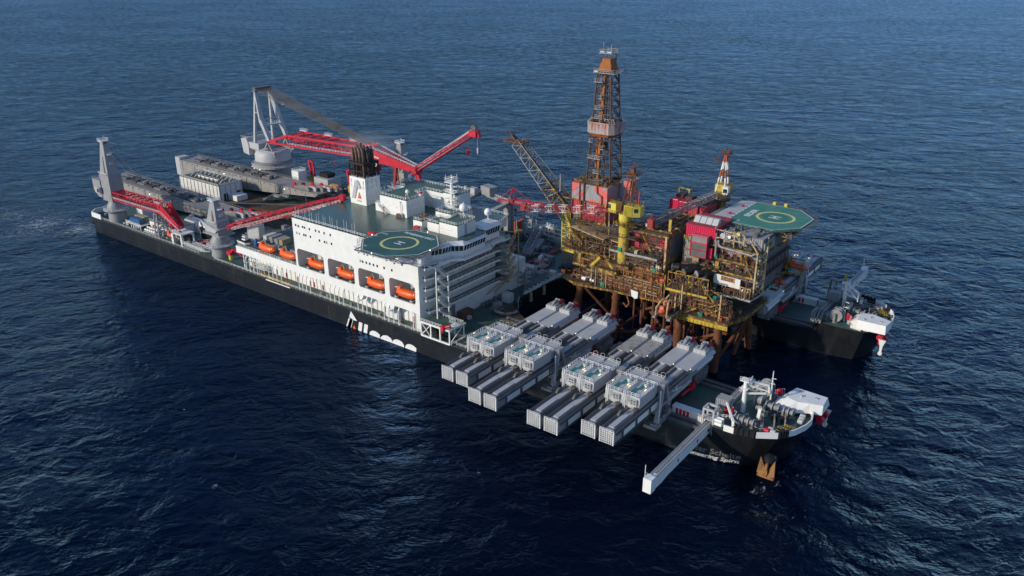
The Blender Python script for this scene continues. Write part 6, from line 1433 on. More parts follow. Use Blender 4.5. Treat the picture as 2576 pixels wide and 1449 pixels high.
    # signal mast
    t = thing('signal_mast', f'slim white signal mast near the {S} sheave housing', 'mast', P(364.4,25.6,ZF)); q = MB(); q.tube(P(364.4,25.6,ZF),P(364.2,25.6,21.8 if not mir else 16.4),.32,7,.12); q.bar(P(363.8,25.6,17.5),P(365.2,25.6,17.5),.2); q.bar(P(364,25.1,19.4),P(365.3,25.6,19.4),.2); q.build('mast', white, t)
    t = thing('life_ring_reel', f'round red reel beside the signal mast on the {S} bow', 'reel', P(366.4,27,ZF)); q = MB(); q.tube(P(366.2,26.6,14.6),P(366.6,27.6,14.6),1.1,12); q.build('reel', red, t, smooth=True); q = MB(); q.rail([P(365.4,26,ZF),P(367.4,28.4,ZF)],sp=.7,h=3.6,w=.12); q.bar(P(366.4,27,ZF),P(366.4,27,13.6),.8); q.build('stand', greyl, t)
    # winches
    def winch(x, y, r, L, ax, label, wheels=2):
        w = thing('anchor_winch', label, 'winch', P(x,y,ZF)); d = Vector((L/2,0,0)) if ax == 'x' else Vector((0,L/2,0)); c = Vector(P(x,y,ZF+r+.3))
        q = MB(); q.tube(c-d,c+d,r*.62,14); q.build('drum', greym, w, smooth=True)
        for k in range(wheels+1):
            p = c-d+d*2*k/wheels; e = d.normalized()*.16; q = MB(); q.tube(p-e,p+e,r,16); q.build('flange', grey, w, smooth=True)
        q = MB(); q.box(c.x-abs(d.x)-.8,c.x+abs(d.x)+.8,c.y-abs(d.y)-.8,c.y+abs(d.y)+.8,ZF,ZF+.35); q.box(c.x-abs(d.x)-.5,c.x-abs(d.x)+.2,c.y-abs(d.y)-1.2,c.y-abs(d.y)-.2,ZF,ZF+r*1.5); q.tube(c+d,c+d*1.35,r*.35,8); q.build('base', greym, w)
        return w
    winch(357.6,28.2,1.7,3.2,'x',f'grey drum winch at the aft inner corner of the {S} bow')
    winch(362.0,27.0,2.4,3.4,'y',f'largest grey winch drum on the {S} bow',2)
    winch(363.4,18.8,2.5,2.0,'x',f'tall twin wheel chain windlass in the middle of the {S} bow deck',1)
    winch(367.6,18.6,1.5,3.8,'x',f'long grey winch forward of the windlass on the {S} bow')
    winch(364.2,6.6,1.3,4.6,'x',f'long low grey winch near the outer rail of the {S} bow',3)
    winch(372.4,18.8,1.4,2.6,'x',f'short grey winch near the nose of the {S} bow')
    # chain fairlead
    t = thing('chain_stopper', f'rusty chain stopper with half-round railing by the outer rail of the {S} bow', 'chain stopper', P(368.2,8.8,ZF))
    q = MB(); q.bar(P(364.6,15.4,14.2),P(367.0,11.5,13.6),1.1,1.0); q.bar(P(367,11.5,13.6),P(368.6,7.6,12.6),.9); q.tube(P(366.4,11.6,13.8),P(367.4,12,13.8),.9,10); q.build('chute', greym, t)
    q = MB(); q.path([P(364.6,15.4,15),P(366.6,12,14.4),P(368.4,8,13)],.28,6); q.build('chain', rust, t)
    q = MB(); q.rail([P(368.3+1.7*math.cos(a),7.2+1.7*math.sin(a),ZF) for a in [math.pi+.3+k*.48 for k in range(7)]],sp=1,w=.14); q.bar(P(366.0,11.5,ZF),P(366.2,11.8,16),.9,.9); q.rail([P(365.2,10.8,15.9),P(366.8,11.2,15.9)],sp=.6); q.build('railing', white, t)
    for x,y,lb in ((371.2,11.4,'aft one of two tall grey plates'),(373.6,13.6,'forward one of two tall grey plates')):
        t = thing('splash_plate', f'{lb} standing on the {S} bow deck', 'plate', P(x,y,ZF)); q = MB(); q.slab([P(x-1.4,y+2.4,ZF),P(x-1.4,y+2.4,14.6),P(x-.2,y-.6,14.0),P(x-.2,y-.6,ZF)],(.3,0,0)); q.build('plate', greym, t)
    for k,(x,y) in enumerate(((372.0,8.6),(374.0,10.8),(375.2,13.0))):
        t = thing('fairlead_pit', f'yellow railed fairlead pit number {("one","two","three")[k]} from aft on the {S} bow nose', 'pit', P(x,y,ZF)); q = MB(); bx(q,x-1.6,x+1.6,y-.5,y+.5,ZF,ZF+.14); q.build('plate', brown, t)
        q = MB(); q.rail([P(x-1.6,y-.55,ZF),P(x+1.6,y-.55,ZF)],sp=.8,w=.1); q.build('railing', yelped, t)
    for x,y,lb in ((362.6,3.0,'beside the aft white bulwark panel'),(367.6,4.2,'behind the first black bulwark gap'),(374.6,8.4,'behind the second black bulwark gap'),(372.0,14.8,'between the tall grey plates and the short winch'),(377.2,13.2,'nearest the nose bulwark'),(369.2,14.6,'beside the chain stopper chute')):
        t = thing('bollard', f'black double bollard {lb} on the {S} bow', 'bollard', P(x,y,ZF), f'black double bollards on the {S} bow deck'); q = MB()
        for k in (0,1): q.revolve(P(x+k*1.1,y,ZF),[(.5,0),(.4,.2),(.4,1.3),(.55,1.45),(.5,1.6)],9)
        q.build('post', black, t, smooth=True)
    for x,y,c,lb in ((370.6,6.4,red,'by the outer rail'),(371.4,7.6,greyl,'just inboard of the red drum'),(372.4,6.6,greyl,'just forward of the red drum'),(376.4,18.6,greyl,'middle one of three by the nose bulwark'),(376.2,20.2,greyl,'innermost of three by the nose bulwark'),(376.6,17.0,greyl,'outermost of three by the nose bulwark')):
        t = thing('rope_drum', f'small {"red" if c is red else "grey"} rope drum {lb}, {S} bow', 'drum', P(x,y,ZF), f'small {"red" if c is red else "grey"} rope drums near the nose of the {S} bow'); q = MB(); q.tube(P(x-.7,y,ZF+.8),P(x+.7,y,ZF+.8),.75,10); q.build('drum', c, t, smooth=True)
bow_set(0); bow_set(1)
for x, lb in ((369.3,'aft of two blue covered drums by the white housing'),(371.1,'forward of two blue covered drums by the white housing')):
    t = thing('covered_drum', lb, 'drum', (x,22.0,ZF)); b = MB(); b.tube((x-.7,22.2,13),(x+.7,22.2,13),.95,12); b.build('cover', blue, t, smooth=True)
t = thing('fire_box', 'small red box by the curved white bulwark of the starboard bow', 'box', (375.6,23.6,ZF)); b = MB(); b.box(375.2,376.4,22.9,23.9,ZF,13.2); b.box(375.1,376.5,22.8,24.0,13.2,13.3); b.build('casing', redeq, t)
t = thing('raft_rack', 'stack of four white life raft canisters at the aft corner of the starboard bow', 'rack', (357.8,1.2,ZF))
for i in range(2):
    for j in range(2): b = MB(); b.tube((357.0,1.0+j*1.3,12.8+i*1.2),(359.2,1.0+j*1.3,12.8+i*1.2),.55,10); b.build('raft_canister', white, t, smooth=True)
t = thing('rescue_davit', 'slanted white davit arm at the outer edge of the starboard bow', 'davit', (361,4,ZF)); b = MB(); b.bar((361.8,3.4,ZF),(361.6,3.6,14),.8); b.bar((361.6,3.6,13.6),(357.6,7.2,17.0),.7,.6,w2=.45,h2=.45); b.build('arm', white, t)
# lower deck between outrigger and beams
def long_house(x0,x1,y0,y1,lb,doors):
    t = thing('stores_house', lb, 'stores house', ((x0+x1)/2,y0,ZD)); b = MB(); b.box(x0,x1,y0,y1,ZD,ZD+2.5); b.build('wall', white2, t); b = MB(); b.box(x0-.1,x1+.1,y0-.1,y1+.1,ZD+2.5,ZD+2.65); b.build('roof', white, t)
    for x in doors: q = MB(); q.box(x,x+.85,y0-.06,y0,ZD+.3,ZD+2.2); q.build('door_frame', red, t)
    q = MB(); q.box(x1,x1+.05,y0+.3,y1-.3,ZD+.3,ZD+2.2); q.build('end_panel', red, t)
long_house(341.2,350.0,5.6,8.0,'white flat-roofed stores house with red door frames beside the last beam',(342.4,343.6,344.8,346.0))
long_house(341.0,349.4,113.6,116.2,'long white stores house along the port hull deck',(342,343.4))
t = container(351.2,6.0,ZD,2.6,2.4,2.5,contwh,'small white red-ended box beside the white stores house'); t = container(351.2,115.0,ZD,2.8,2.4,2.4,contwh,'small white box with red emblem on the port hull deck')
# port bow extras
t = thing('side_fairlead', 'grey curved double fairlead at the inner aft corner of the port bow', 'fairlead', (355,93,ZF)); b = MB()
for k in range(3): b.path([(355.2+k*1.2,98-k*.6,14.6),(355.2+k*1.2,94.6,15.6),(355.2+k*1.2,92.0,14.4),(355.4+k*1.2,91.0,12.0)],.42,7)
b.box(354.2,355.0,91,97,ZF,15.8); b.build('roller_arm', greym, t)
t = thing('grey_tower_frame', 'grey open tower frame behind the port plant container', 'frame', (354,117,ZF)); b = MB()
for dx in (-1.4,1.4):
    for dy in (-1.2,1.2): b.bar((352.6+dx,121+dy,ZD),(352.6+dx*.7,121+dy*.7,18.6),.45)
b.box(351.4,353.8,119.8,122.2,18.4,18.9); b.build('frame', greym, t)
# anchor at the starboard bow
t = thing('anchor', 'huge rusty brown anchor hanging at the waterline of the starboard bow', 'anchor', (373.5,1.5,2))
b = MB()
ax, ay = 373.4, 3.0
for s in (-1,1):
    b.slab([(ax+s*.55,ay-.4,1.9),(ax+s*1.9,ay-.7,5.4),(ax+s*2.3,ay-1.4,.4),(ax+s*.5,ay-1.4,-.6)],(.0,.5,0))
b.build('fluke', mat('anchor_rust',(0.27,0.13,0.045),.8,dirt=(.10,.05,.03),dirt_amt=.3,dscale=.8,streak=3,bump=.3), t)
b = MB(); b.box(ax-.28,ax+.28,ay-1.5,ay-.4,-.4,4.0); b.box(ax-2.2,ax+2.2,ay-1.3,ay-.2,-.9,-.2); b.box(ax-.5,ax+.5,ay-1.7,ay-1.1,.6,1.8); b.build('shank', MATS['anchor_rust'], t)
for ch in t.children: ch.location.z += 1.1; ch.scale = (1.12, 1.0, 1.0)
b = MB(); b.revolve((ax,ay+1.0,4.4),[(0,-.6),(1.3,-.2),(1.9,.9),(1.7,2.0),(.9,2.7),(0,2.9)],14); b.build('hawse_bolster', hullm, ship, smooth=True)
# ================================================================ the old platform standing in the slot
rig = thing('platform_topside', 'weathered yellow and rusty brown oil platform decks crowded with pipes', 'platform', (305,62,20))
def deck(poly, z, name='deck_plate', edge=yel, eh=.9, fl=brown, rl=True, under=False, rm=darkst):
    cx = sum(p[0] for p in poly)/len(poly); cy = sum(p[1] for p in poly)/len(poly)
    q = MB(); q.prism(poly,z-eh,z-.06); eb = q.build('edge_beam', edge, rig)
    q = MB(); q.prism([(cx+(x-cx)*.985,cy+(y-cy)*.985) for x,y in poly],z-.06,z+.02); q.build(name, fl, eb)
    if rl: q = MB(); q.rail([(cx+(x-cx)*.99,cy+(y-cy)*.99,z) for x,y in poly],sp=1.5,w=.08,close=True); q.build('railing', rm, eb)
D1, D1b, D2, D3, D4, D5 = 20.6, 21.0, 27.6, 31.7, 36.6, 45.0
# lowest deck
deck([(274.5,50.8),(290.5,53.8),(300,54.5),(312,55.5),(320.5,53.2),(338.2,53.2),(341,60),(341,80),(272,80),(270,60)],D1)
deck([(264,58),(268.5,53),(274.5,50.6),(281,52.8),(281,66),(264,66)],D1+.6)
deck([(319.4,50.4),(338.2,50.9),(338.4,53.4),(319.4,53.4)],D1,eh=.9,edge=yel)
deck([(314.6,47),(320.3,43.9),(323.2,52),(317,53)],D1+.2)
# intermediate levels
deck([(271.6,54.5),(277,54.4),(279.6,56.4),(283,54),(291.5,53.2),(293,58),(303,57),(309.8,56.5),(309.8,78),(271.6,78)],D2)
deck([(283.5,52.4),(292.4,52.4),(292.4,57),(283.5,57)],D2+1.1)
deck([(312.6,53.0),(328.6,53.4),(328.6,72),(312.6,72)],D2,edge=yelped)
deck([(289.5,52.4),(297.4,52.6),(297.4,55.6),(310.4,55.4),(310.4,80),(286,80),(286,55)],D3)
deck([(264.5,57),(271.5,54.6),(286,56.5),(286,80),(264.5,80)],D3+.8)
deck([(287.6,54.6),(296,54.4),(303.5,55.0),(307.6,54.8),(307.6,60),(287.6,60)],D4,edge=greyr)
deck([(287,62),(296,58.6),(296,80),(287,80)],D4+4)
deck([(329,60),(341.8,60),(342.4,66),(342.4,84),(329,84)],27.6,edge=greyr)
deck([(338,79),(341,79),(341,92),(338,92)],26.2); deck([(341,88),(343.4,88),(343.4,96),(341,96)],30.0)
# legs: four battered corner legs down to the sea with braces
jk = thing('jacket', 'rusty tubular steel jacket legs and braces rising from the dark sea', 'jacket', (305,64,0))
LT = [(275.8,55,20),(291.6,55,20),(318.4,55,20),(333.2,56,20),(335.2,76.5,20),(313,78,20),(291.6,78,20),(275.8,78,20)]
LBt = [(272.5,53.2,-6),(291.6,53.2,-6),(318.6,53.2,-6),(333.8,52.6,-6),(336.6,79.5,-6),(313,80,-6),(291.6,80,-6),(272.5,80,-6)]
for i, (a, c) in enumerate(zip(LT, LBt)):
    q = MB(); r = 1.5 if i < 4 else 1.25; q.tube(a, c, r*.93, 14, r*1.12); q.build('leg', rustleg, jk, smooth=True)
    q = MB(); q.tube(mid(a,c,.07),mid(a,c,.12),r*1.12,12); q.tube(mid(a,c,.3),mid(a,c,.48),r*1.16,12); each(q, 'leg_collar', rustleg, jk, 1, True)
def brace(a, c, r=.65, n='brace'): q = MB(); q.tube(a, c, r, 9); q.build(n, rustleg, jk, smooth=True)
brace((277,55,18.5),(291,66,-2),.6); brace((275,56,2),(291,62,5),.7); brace((291,55,3),(313,66,4),.65); brace((318,55,3.4),(301,66,10),.6); brace((333,56,11),(318,66,3),.7)
brace((335,76,12),(330,56,-3),.7); brace((335,76,12),(327,66,16),.6); brace((335,78,14),(333.4,68,-5),1.0,'brace'); brace((318,55,6),(333,55,14),.6); brace((291,78,4),(313,78,14),.6); brace((275,78,14),(291,78,2),.6)
brace((291,80,3),(336,79,3),.6); brace((272,80,3),(291,80,3),.6); brace((272,54,3),(272,80,3),.6); brace((291,54,3),(291,80,3),.6); brace((318,54,3),(313,79,3),.6); brace((297,60,3),(313,60,9),.8); brace((303,66,0),(303,66,10),.9)
for k in range(16):
    x = 296+(k%8)*4.4+rnd.random(); y = 58+(k//8)*9+rnd.random()*3; q = MB(); q.tube((x,y,20),(x,y,-6),.35+.12*(k%3),7); q.build('conductor', rust if k%3 else rustleg, jk, smooth=True)
b = MB()
for k in range(5): b.path([(287+k*.5,60+k*1.4,19.4),(287+k*.5,59,17.2),(290+k*.3,58,17.0),(292+k*.4,58,19)],.3,6)
b.path([(297,53.6,19.8),(298.2,53.3,17.2),(297.2,53.2,15.6),(295.6,53.4,16.8)],.28); b.build('hanging_pipe', rusto, jk)
b = MB(); b.truss((318,57,14),(330,63,17),2,1.6,2,1.6,6,c=.3,b=.18); b.truss((320,62,16),(338,60,17),1.6,1.4,1.6,1.4,6,c=.28,b=.16)
b.rail([(319,55.6,14.6),(330,61,17.4)],sp=1.4); b.build('catwalk', rust, jk)

# pipe racks and clutter: long runs along the faces of each deck gap
def runs(n, x0, x1, y0, y1, z0, z1, m, r0=.1, r1=.28, name='pipe_run', along='x'):
    q = MB()
    for k in range(n):
        y = y0+rnd.random()*(y1-y0); z = z0+rnd.random()*(z1-z0); r = r0+rnd.random()*(r1-r0)
        a = x0+rnd.random()*(x1-x0)*.5; c = a+(x1-a)*(.35+.65*rnd.random())
        if along == 'x':
            q.tube((a,y,z),(c,y,z),r,5); e = (c,y,z)
            if rnd.random() < .7: q.tube(e,(c,y,z+(rnd.random()-.4)*3),r,5)
            if rnd.random() < .4: q.tube((a,y,z),(a,y+1.5,z+rnd.random()*2),r,5)
        elif along == 'y': q.tube((y,a,z),(y,c,z),r,5)
        else: q.tube((y, x0+rnd.random()*(x1-x0), z0),(y, x0+rnd.random()*(x1-x0), z1),r,5)
    return q.build(name, m, rig, kind='stuff')
def posts(xs, y, z0, z1, m, w=.35, name='column'):
    for x in xs: q = MB(); q.bar((x,y,z0),(x,y,z1),w); q.build(name, m, rig)
def clutter(n, x0, x1, y0, y1, z, hmax, m, name='equipment', wmax=2.0):
    q = MB()
    for k in range(n):
        x = x0+rnd.random()*(x1-x0); y = y0+rnd.random()*(y1-y0); w = .4+rnd.random()*wmax; d = .4+rnd.random()*wmax*.8; h = .4+rnd.random()*hmax
        if rnd.random() < .35: q.tube((x,y,z+h*.5),(x+w,y,z+h*.5),min(h*.5,.8),8)
        elif rnd.random() < .3: q.tube((x,y,z),(x,y,z+h),min(w,.7),8)
        else: q.box(x,x+w,y,y+d,z,z+h)
    return q.build(name, m, rig, kind='stuff')
# long stacked horizontal pipes between the lowest and second decks (front face)
b = MB()
for k in range(9):
    z = 21.9+k*.55; b.tube((290+(k%3),54.6+k*.12,z),(311,56.2+k*.12,z),.15,5)
    if k < 6: b.tube((279,55.4,22.4+k*.7),(291,55.2,22.4+k*.7),.14,5)
each(b, 'pipe', pipeb, rig)
b = MB()
for k in range(6): b.path([(321,53.9,22.2+k*.45),(327,53.9,22.0+k*.45),(330+k*.3,54.6,22.3+k*.45),(334,56,22.9+k*.4)],.13,5)
b.build('pipe_rack', darkst, rig)
runs(60,272,310,55,62,21.2,27,pipeb); runs(40,272,310,56,66,21.2,27,darkst,.12,.35); runs(26,290,311,54.6,58,22,27,rusto); runs(18,273,311,54.4,56,22,27,cream,.08,.14)
runs(40,272,309,55,64,28.2,31.2,pipeb); runs(22,272,309,55,58,28.2,31,yel,.1,.2); runs(40,313,337,54,60,21.3,27,darkst); runs(20,313,337,53.6,56,21.3,26.6,pipeb); runs(26,267,286,57,66,33,36,pipeb); runs(26,266,300,58,72,37,43,pipeb,.08,.18)
runs(8,266,300,60,70,38,42,pipeg,.08,.16)
runs(16,287,310,56,60,32.4,36,pipeb); runs(14,314,341,62,66,28,34,pipeb,.08,.16); runs(10,314,341,64,66,35,43,darkst,.08,.16)
clutter(90,273,311,55.5,66,D1,3.0,rust); clutter(60,273,311,54.5,64,D1,2.6,darkst); clutter(26,290,311,54.4,57,D1,2.2,redeq); clutter(40,314,338,54,62,D1,3.2,darkst); clutter(26,314,338,53.5,60,D1,2.4,rust); clutter(8,322,337,53.4,55,D1,2.0,redeq)
clutter(70,272,308,55.5,66,D2,2.6,rust); clutter(34,273,308,55,60,D2,2.2,darkst); clutter(16,300,310,55.5,58,D2-.0,2.6,redeq); clutter(50,287,309,56.5,64,D3,3.2,darkst); clutter(24,288,309,56,60,D3,2.4,rust); clutter(16,288,309,58,64,D3,3,yelwall)
clutter(60,265,286,56,72,D3+.8,2.4,rust); clutter(30,265,286,56,70,D3+.8,2,darkst); clutter(14,289,307,55.2,59,D4,1.6,darkst); clutter(60,313,341,64,72,D2,4,darkst); clutter(36,330,341,61,70,27.6,3.2,rust); clutter(26,265,280,54,62,D1+.6,1.6,rust)
clutter(20,314,328,55,62,D2,3.4,greyd); clutter(24,317,340,66.5,73,48.05,.9,greyd,'equipment',1.4)
# columns and diagonals
posts((291,294.6,298.4,302.4,306.4,310.6),54.3,D1,D2+4,yel,.22,'column'); posts((281,285.6,287.4),53.8,D1,D2+.2,cream,.28); posts((283,),53.4,D1,D2+1,pipeg,.3); posts((311.6,),54.6,D1,D3,yel,.45)
posts((313,317,321,325,328.4),54,D2,33.5,yel,.32); posts((320,334.6),51.6,D1,D2+3,cream,.4); posts((325,329,337.6),53,D1,27,yel,.3)
posts((309.8,),57,D3,D5,cream,.7); posts((287.5,296,303),57.5,D3,D4,yel,.3)
b = MB()
for a, c in (((313,54,28),(317,54,33)),((317,54,33),(320,54,28)),((320.5,54,28),(325,54,33.2)),((325,54,33),(328,54,28.4)),((313,54,30.6),(320.6,54,29.0)),((321,54,31.4),(328.6,54,30.8)),((313,54,33.4),(328.6,54,33.8)),((313,60,34.6),(328.6,60,35.2)),((313,54,33.4),(317,62,35)),((322,54,33.6),(325,62,36))): b.bar(a,c,.36)
b.bar((316,54,31),(316,54,34.4),.3); b.bar((316,54,34.4),(319.6,54,34.6),.3); b.bar((319.6,54,34.6),(319.6,54,30),.3); b.bar((316,54,31),(319.6,54,34.4),.25)
for a, c in (((329,52.5,29.5),(334,52.5,24.5)),((334,52.5,24.5),(329.5,52.5,21.5)),((329,53,24),(335,52.5,20.8)),((334.6,52,27),(330,52,24.6)),((334.6,51.6,30),(329,55,30)),((322,51,20.8),(326,51,23.6)),((314,54,20),(309,57,16)),((331,54,19),(334,54,16.6)),((337,54,19),(334,54,16.6))): b.bar(a,c,.38)
each(b, 'truss_brace', yel, rig)
b = MB(); b.bar((319.4,50.3,18.9),(338.3,50.9,18.9),.6,1.5); b.build('box_girder', yelped, rig)
b = MB()
for k in range(13): x = 320+k*1.45; b.box(x,x+.08,49.92,50.02,18.2,19.6)
b.build('stiffener', yel, rig)
# yellow bulkhead and tubular struts behind the working deck
b = MB(); b.box(267,297,66.0,66.6,33,40.5)
for k in range(20): b.box(267.4+k*1.5,267.8+k*1.5,65.7,66.0,33,40.4)
b.build('bulkhead', yelwall, rig)
for a, c in (((274.4,55.6,D2),(274.4,55.6,D3)),((280,55,D2),(284,55,D3+.4)),((290.2,55,D2),(287,55,D3+.3)),((262.5,62,44),(270,60,33)),): q = MB(); q.tube(a,c,.75,10); q.build('strut', yelped, rig, smooth=True)
b = MB()
for k in range(4): b.path([(268+k*.3,62-k*.7,41.4),(281-k*.3,59.4-k*.5,39.9),(283-k*.8,60,39.6),(282-k*.6,61.4,40.4),(272,63.4-k*.3,42)],.2,6)
b.build('coiled_hose', pipeb, rig)
b = MB(); b.slab([(268,58,40.2),(284,56.4,38.4),(284,60,38.4),(270,61.4,40.4)],(0,0,.3)); b.bar((286,58,38.6),(297,58,37.6),.5); b.build('hose_tray', cream, rig)
b = MB()
for (a, c) in (((268,57.6,40),(277,55.8,33)),((299,57.6,44.6),(304.6,55.4,38.6)),((300,56.4,38.2),(296.4,55.6,36.8)),((303,55.2,36),(298,55.2,31.8)),((322,64,43.4),(318,66,48))):
    for o in (0,1.0): b.bar((a[0],a[1]+o,a[2]),(c[0],c[1]+o,c[2]),.16,.4)
    for k in range(9): p = mid(a,c,k/9); b.box(p.x-.2,p.x+.2,p.y,p.y+1,p.z-.05,p.z+.05)
    b.rail([Vector(a)+Vector((0,-.1,0)),Vector(c)+Vector((0,-.1,0))],sp=1.3)
b.build('staircase', yel, rig)
# dense secondary steel: thin hangers, scaffold tubes and handrails on every level
def scaff(x0, x1, y, z0, z1, n, m, nm='scaffold_tube'):
    q = MB()
    for k in range(n):
        x = x0+rnd.random()*(x1-x0); yy = y+rnd.random()*2.5; a = z0+rnd.random()*.6
        q.bar((x,yy,a),(x,yy,a+(z1-a)*(.4+.6*rnd.random())),.12+.1*rnd.random())
        if k % 3 == 0: q.bar((x,yy,a+1),(min(x+1+rnd.random()*3,x1),yy+.3,a+.4+rnd.random()*3),.13)
        if k % 4 == 0: q.bar((x,yy,a+2),(min(x+2+rnd.random()*4,x1),yy,a+2),.16)
    return q.build(nm, m, rig, kind='stuff')
for m, k in ((rust, 1.0), (cream, .3), (darkst, 1.0), (yel, .4)):
    scaff(273,311,53.6,D1,D2,int(30*k),m); scaff(272,310,54.2,D2,D3+1,int(22*k),m); scaff(287,310,54.6,D3,D4,int(12*k),m); scaff(265,287,55.5,D3,D4+3,int(14*k),m); scaff(314,338,52.4,D1,D2,int(26*k),m); scaff(313,329,53.2,D2,34,int(14*k),m); scaff(314,341,61.6,28,34,int(12*k),m); scaff(317,341,62.8,35,43.5,int(6*k),m); scaff(330,341,58,27.6,31,int(8*k),m)
runs(60,272,311,53.8,58,21,27,rust,.08,.2); runs(40,273,310,54.4,58,28,31.4,rusto,.07,.16); runs(50,314,338,52.6,57,21,27,rust,.08,.18); runs(10,314,338,52.6,55,21,27,cream,.06,.1); runs(30,287,310,54.8,57,32,36.4,darkst,.08,.2); runs(40,265,295,57,64,33,42,darkst,.08,.2); runs(30,296,311,56.8,58.6,37,44,darkst,.07,.15)
clutter(60,273,310,54.2,58,D1,1.6,rusto,'valve',1.0); clutter(50,273,309,54.6,58,D2,1.6,rusto,'valve',.9); clutter(60,313,337,53,57,D1,1.8,rusto,'valve',1.0); clutter(30,287,309,55.4,58,D3,1.5,rusto,'valve',.9); clutter(30,314,340,62.6,65.4,34.75,1.6,darkst,'equipment',1.0); clutter(24,318,340,63.8,65.6,38.95,1.5,rust,'equipment',1.0); clutter(26,322,340,63,65.6,43.95,1.6,darkst,'equipment',1.0)
# small marker objects on the rig
def small(n, lb, cat, x, y, z, w, d, h, m, sub='casing'):
    t = thing(n, lb, cat, (x,y,z)); q = MB(); q.box(x-w/2,x+w/2,y-d/2,y+d/2,z,z+h); q.box(x-w/2-.05,x+w/2+.05,y-d/2-.05,y+d/2+.05,z+h,z+h+.1); q.build(sub, m, t)
    q = MB(); q.box(x-.05,x+.05,y-d/2-.04,y-d/2,z+.1,z+h-.1); q.build('seam', darkst, t); return t
for x,y,z,w,h,lb in ((292.6,54.0,D4,1.3,1.4,'green cabinet on the railing beside the yellow crane pedestal'),(306.6,55.6,D3-.4,1.2,1.3,'green cabinet by two white boxes at the corner of the red module'),(285.8,54.2,D1,1.7,1.8,'lower right of the green cabinets under the working deck'),(283.2,55.0,D1,1.3,2.4,'taller green cabinet beside the white drums'),(279.6,56.0,D1,1.0,1.8,'leftmost green cabinet on the lowest deck'),
    (307.0,55.2,D1,1.1,1.4,'green cabinet next to a red one at the lower deck edge'),(326.2,63.6,39.1,1.3,1.2,'green cabinet under the pipe on the grey cladding'),(327.6,51.8,D1,1.3,1.2,'green cabinet above the big yellow girder'),(331.2,54.4,D2-.6,1.2,1.2,'green cabinet beside the dark ducts'),(342,76.2,27.6,1.0,1.2,'green cabinet at the foot of the lattice column'),(344.6,89.4,30.2,1.2,1.2,'green cabinet beside the farther rig lifeboat'),(337,68.6,28,1.0,1.0,'small green cabinet by the white rail frame')):
    small('cabinet', lb, 'cabinet', x,y,z,w,1.0,h,green)
for x,y,z,w,h,m,lb in ((305.4,56.2,D3,1.0,1.2,white,'smaller white box at the corner of the red module'),(307.4,56.6,D3+.2,1.3,1.7,white,'larger white box at the corner of the red module'),(309.3,55.2,D1,1.3,1.8,redeq,'red cabinet next to the green one at the lower deck edge'),(323.2,64.2,39.1,1.3,1.8,redeq,'red box on the balcony of the grey cladding'),(334.8,52.2,D1,1.4,1.3,redeq,'red box near the corner of the lowest deck'),(318.6,63.8,34.9,2.6,2.3,conttan,'brown crate on the balcony under the red cooler stack'),(342.2,90.4,30.2,1.2,1.4,redeq,'red box between the two rig lifeboats'),(327.0,63.6,35,1.3,2.6,yelwall,'olive door panel on the lower balcony'),(298.6,55.6,D4,1.0,.9,white,'small white sack at the foot of the stairs'),(299.6,62.0,D5+.4,2.2,1.2,white2,'white box hanging at the crane boom tip')):
    small('deck_box', lb, 'box', x,y,z,w,1.0,h,m)
for k,(x,y) in enumerate(((277.6,53.9),(281.2,54.2),(278.4,55.4))):
    t = thing('white_drum', ('left','right','rear')[k]+' white drum on the left part of the lowest deck', 'drum', (x,y,D1+1)); q = MB(); q.tube((x-.9,y,D1+1.6),(x+.9,y,D1+1.6),.7,10); q.build('drum', white, t, smooth=True)
t = thing('hanging_tarpaulin', 'white tarpaulin hanging from the lower deck edge', 'tarpaulin', (298.6,53.2,20)); b = MB(); b.slab([(298.4,53.6,22.9),(301.4,54,22.4),(301.3,53.8,20.0),(300.4,53.6,19.6),(299,53.4,20.4)],(0,-.15,0)); b.build('cloth', white, t)
t = thing('orange_valve_train', 'row of orange rusty valves on the lower deck', 'valves', (292,54.6,D1)); b = MB()
for k in range(7): b.tube((288.4+k*1.1,54.6,22.2),(289.2+k*1.1,54.6,22.2),.75-.12*(k%2),9)
b.build('valve', rusto, t, smooth=True); b = MB(); b.tube((287.6,54.6,22.2),(297,54.6,22.2),.35,7); b.build('pipe', rusto, t)
# ---------------------------------------------------------------- drilling package, left
dm = thing('drilling_module', 'peeling red and grey drilling module block under the derrick', 'module', (273,70,42))
b = MB(); b.box(264.9,280.8,63,78,50.2,56.6); b.build('upper_wall', redpeel, dm)
b = MB(); b.box(265.0,280.4,63.4,78,42.4,50.0); b.build('lower_wall', corpeel, dm)
b = MB(); b.box(264.8,281.0,62.8,78.1,49.9,50.3); b.box(264.8,281,62.8,78.1,41.6,42.5)
for x in (265.0,269.2,280.4): b.bar((x,63.0,42),(x,63.0,50),.45)
b.box(264.5,281.2,66,78,56.6,56.9); b.build('yellow_beam', yel, dm)
b = MB(); b.path([(268.6,62.7,57.2),(268.6,62.7,48.6)],.22); b.path([(270.6,62.6,57),(270.6,62.6,47)],.3); b.path([(276.4,62.7,56.8),(276.6,62.5,54),(278.6,62.5,53.2),(278.8,62.5,48.6)],.22); b.build('wall_pipe', pipeb, dm, kind='stuff')
b = MB(); b.box(276.2,277.4,63.2,63.4,45.2,46.6); b.build('window_frame', yel, dm); b = MB(); b.box(276.4,277.2,63.1,63.2,45.4,46.4); b.build('window', glass, dm)
b = MB(); b.box(281.0,286,72,78,48,58); b.build('side_cabin', redpeel, dm); b = MB(); b.box(284.0,286.4,74,78,52,58.4); b.build('grey_panel', pipeg, dm)
b = MB()
for k in range(70):
    x = 265+rnd.random()*14; y = 63.5+rnd.random()*13; b.box(x,x+.5+rnd.random()*1.4,y,y+.5+rnd.random(),56.7,57.1+rnd.random()*1.1)
b.build('roof_equipment', darkst, dm, kind='stuff')
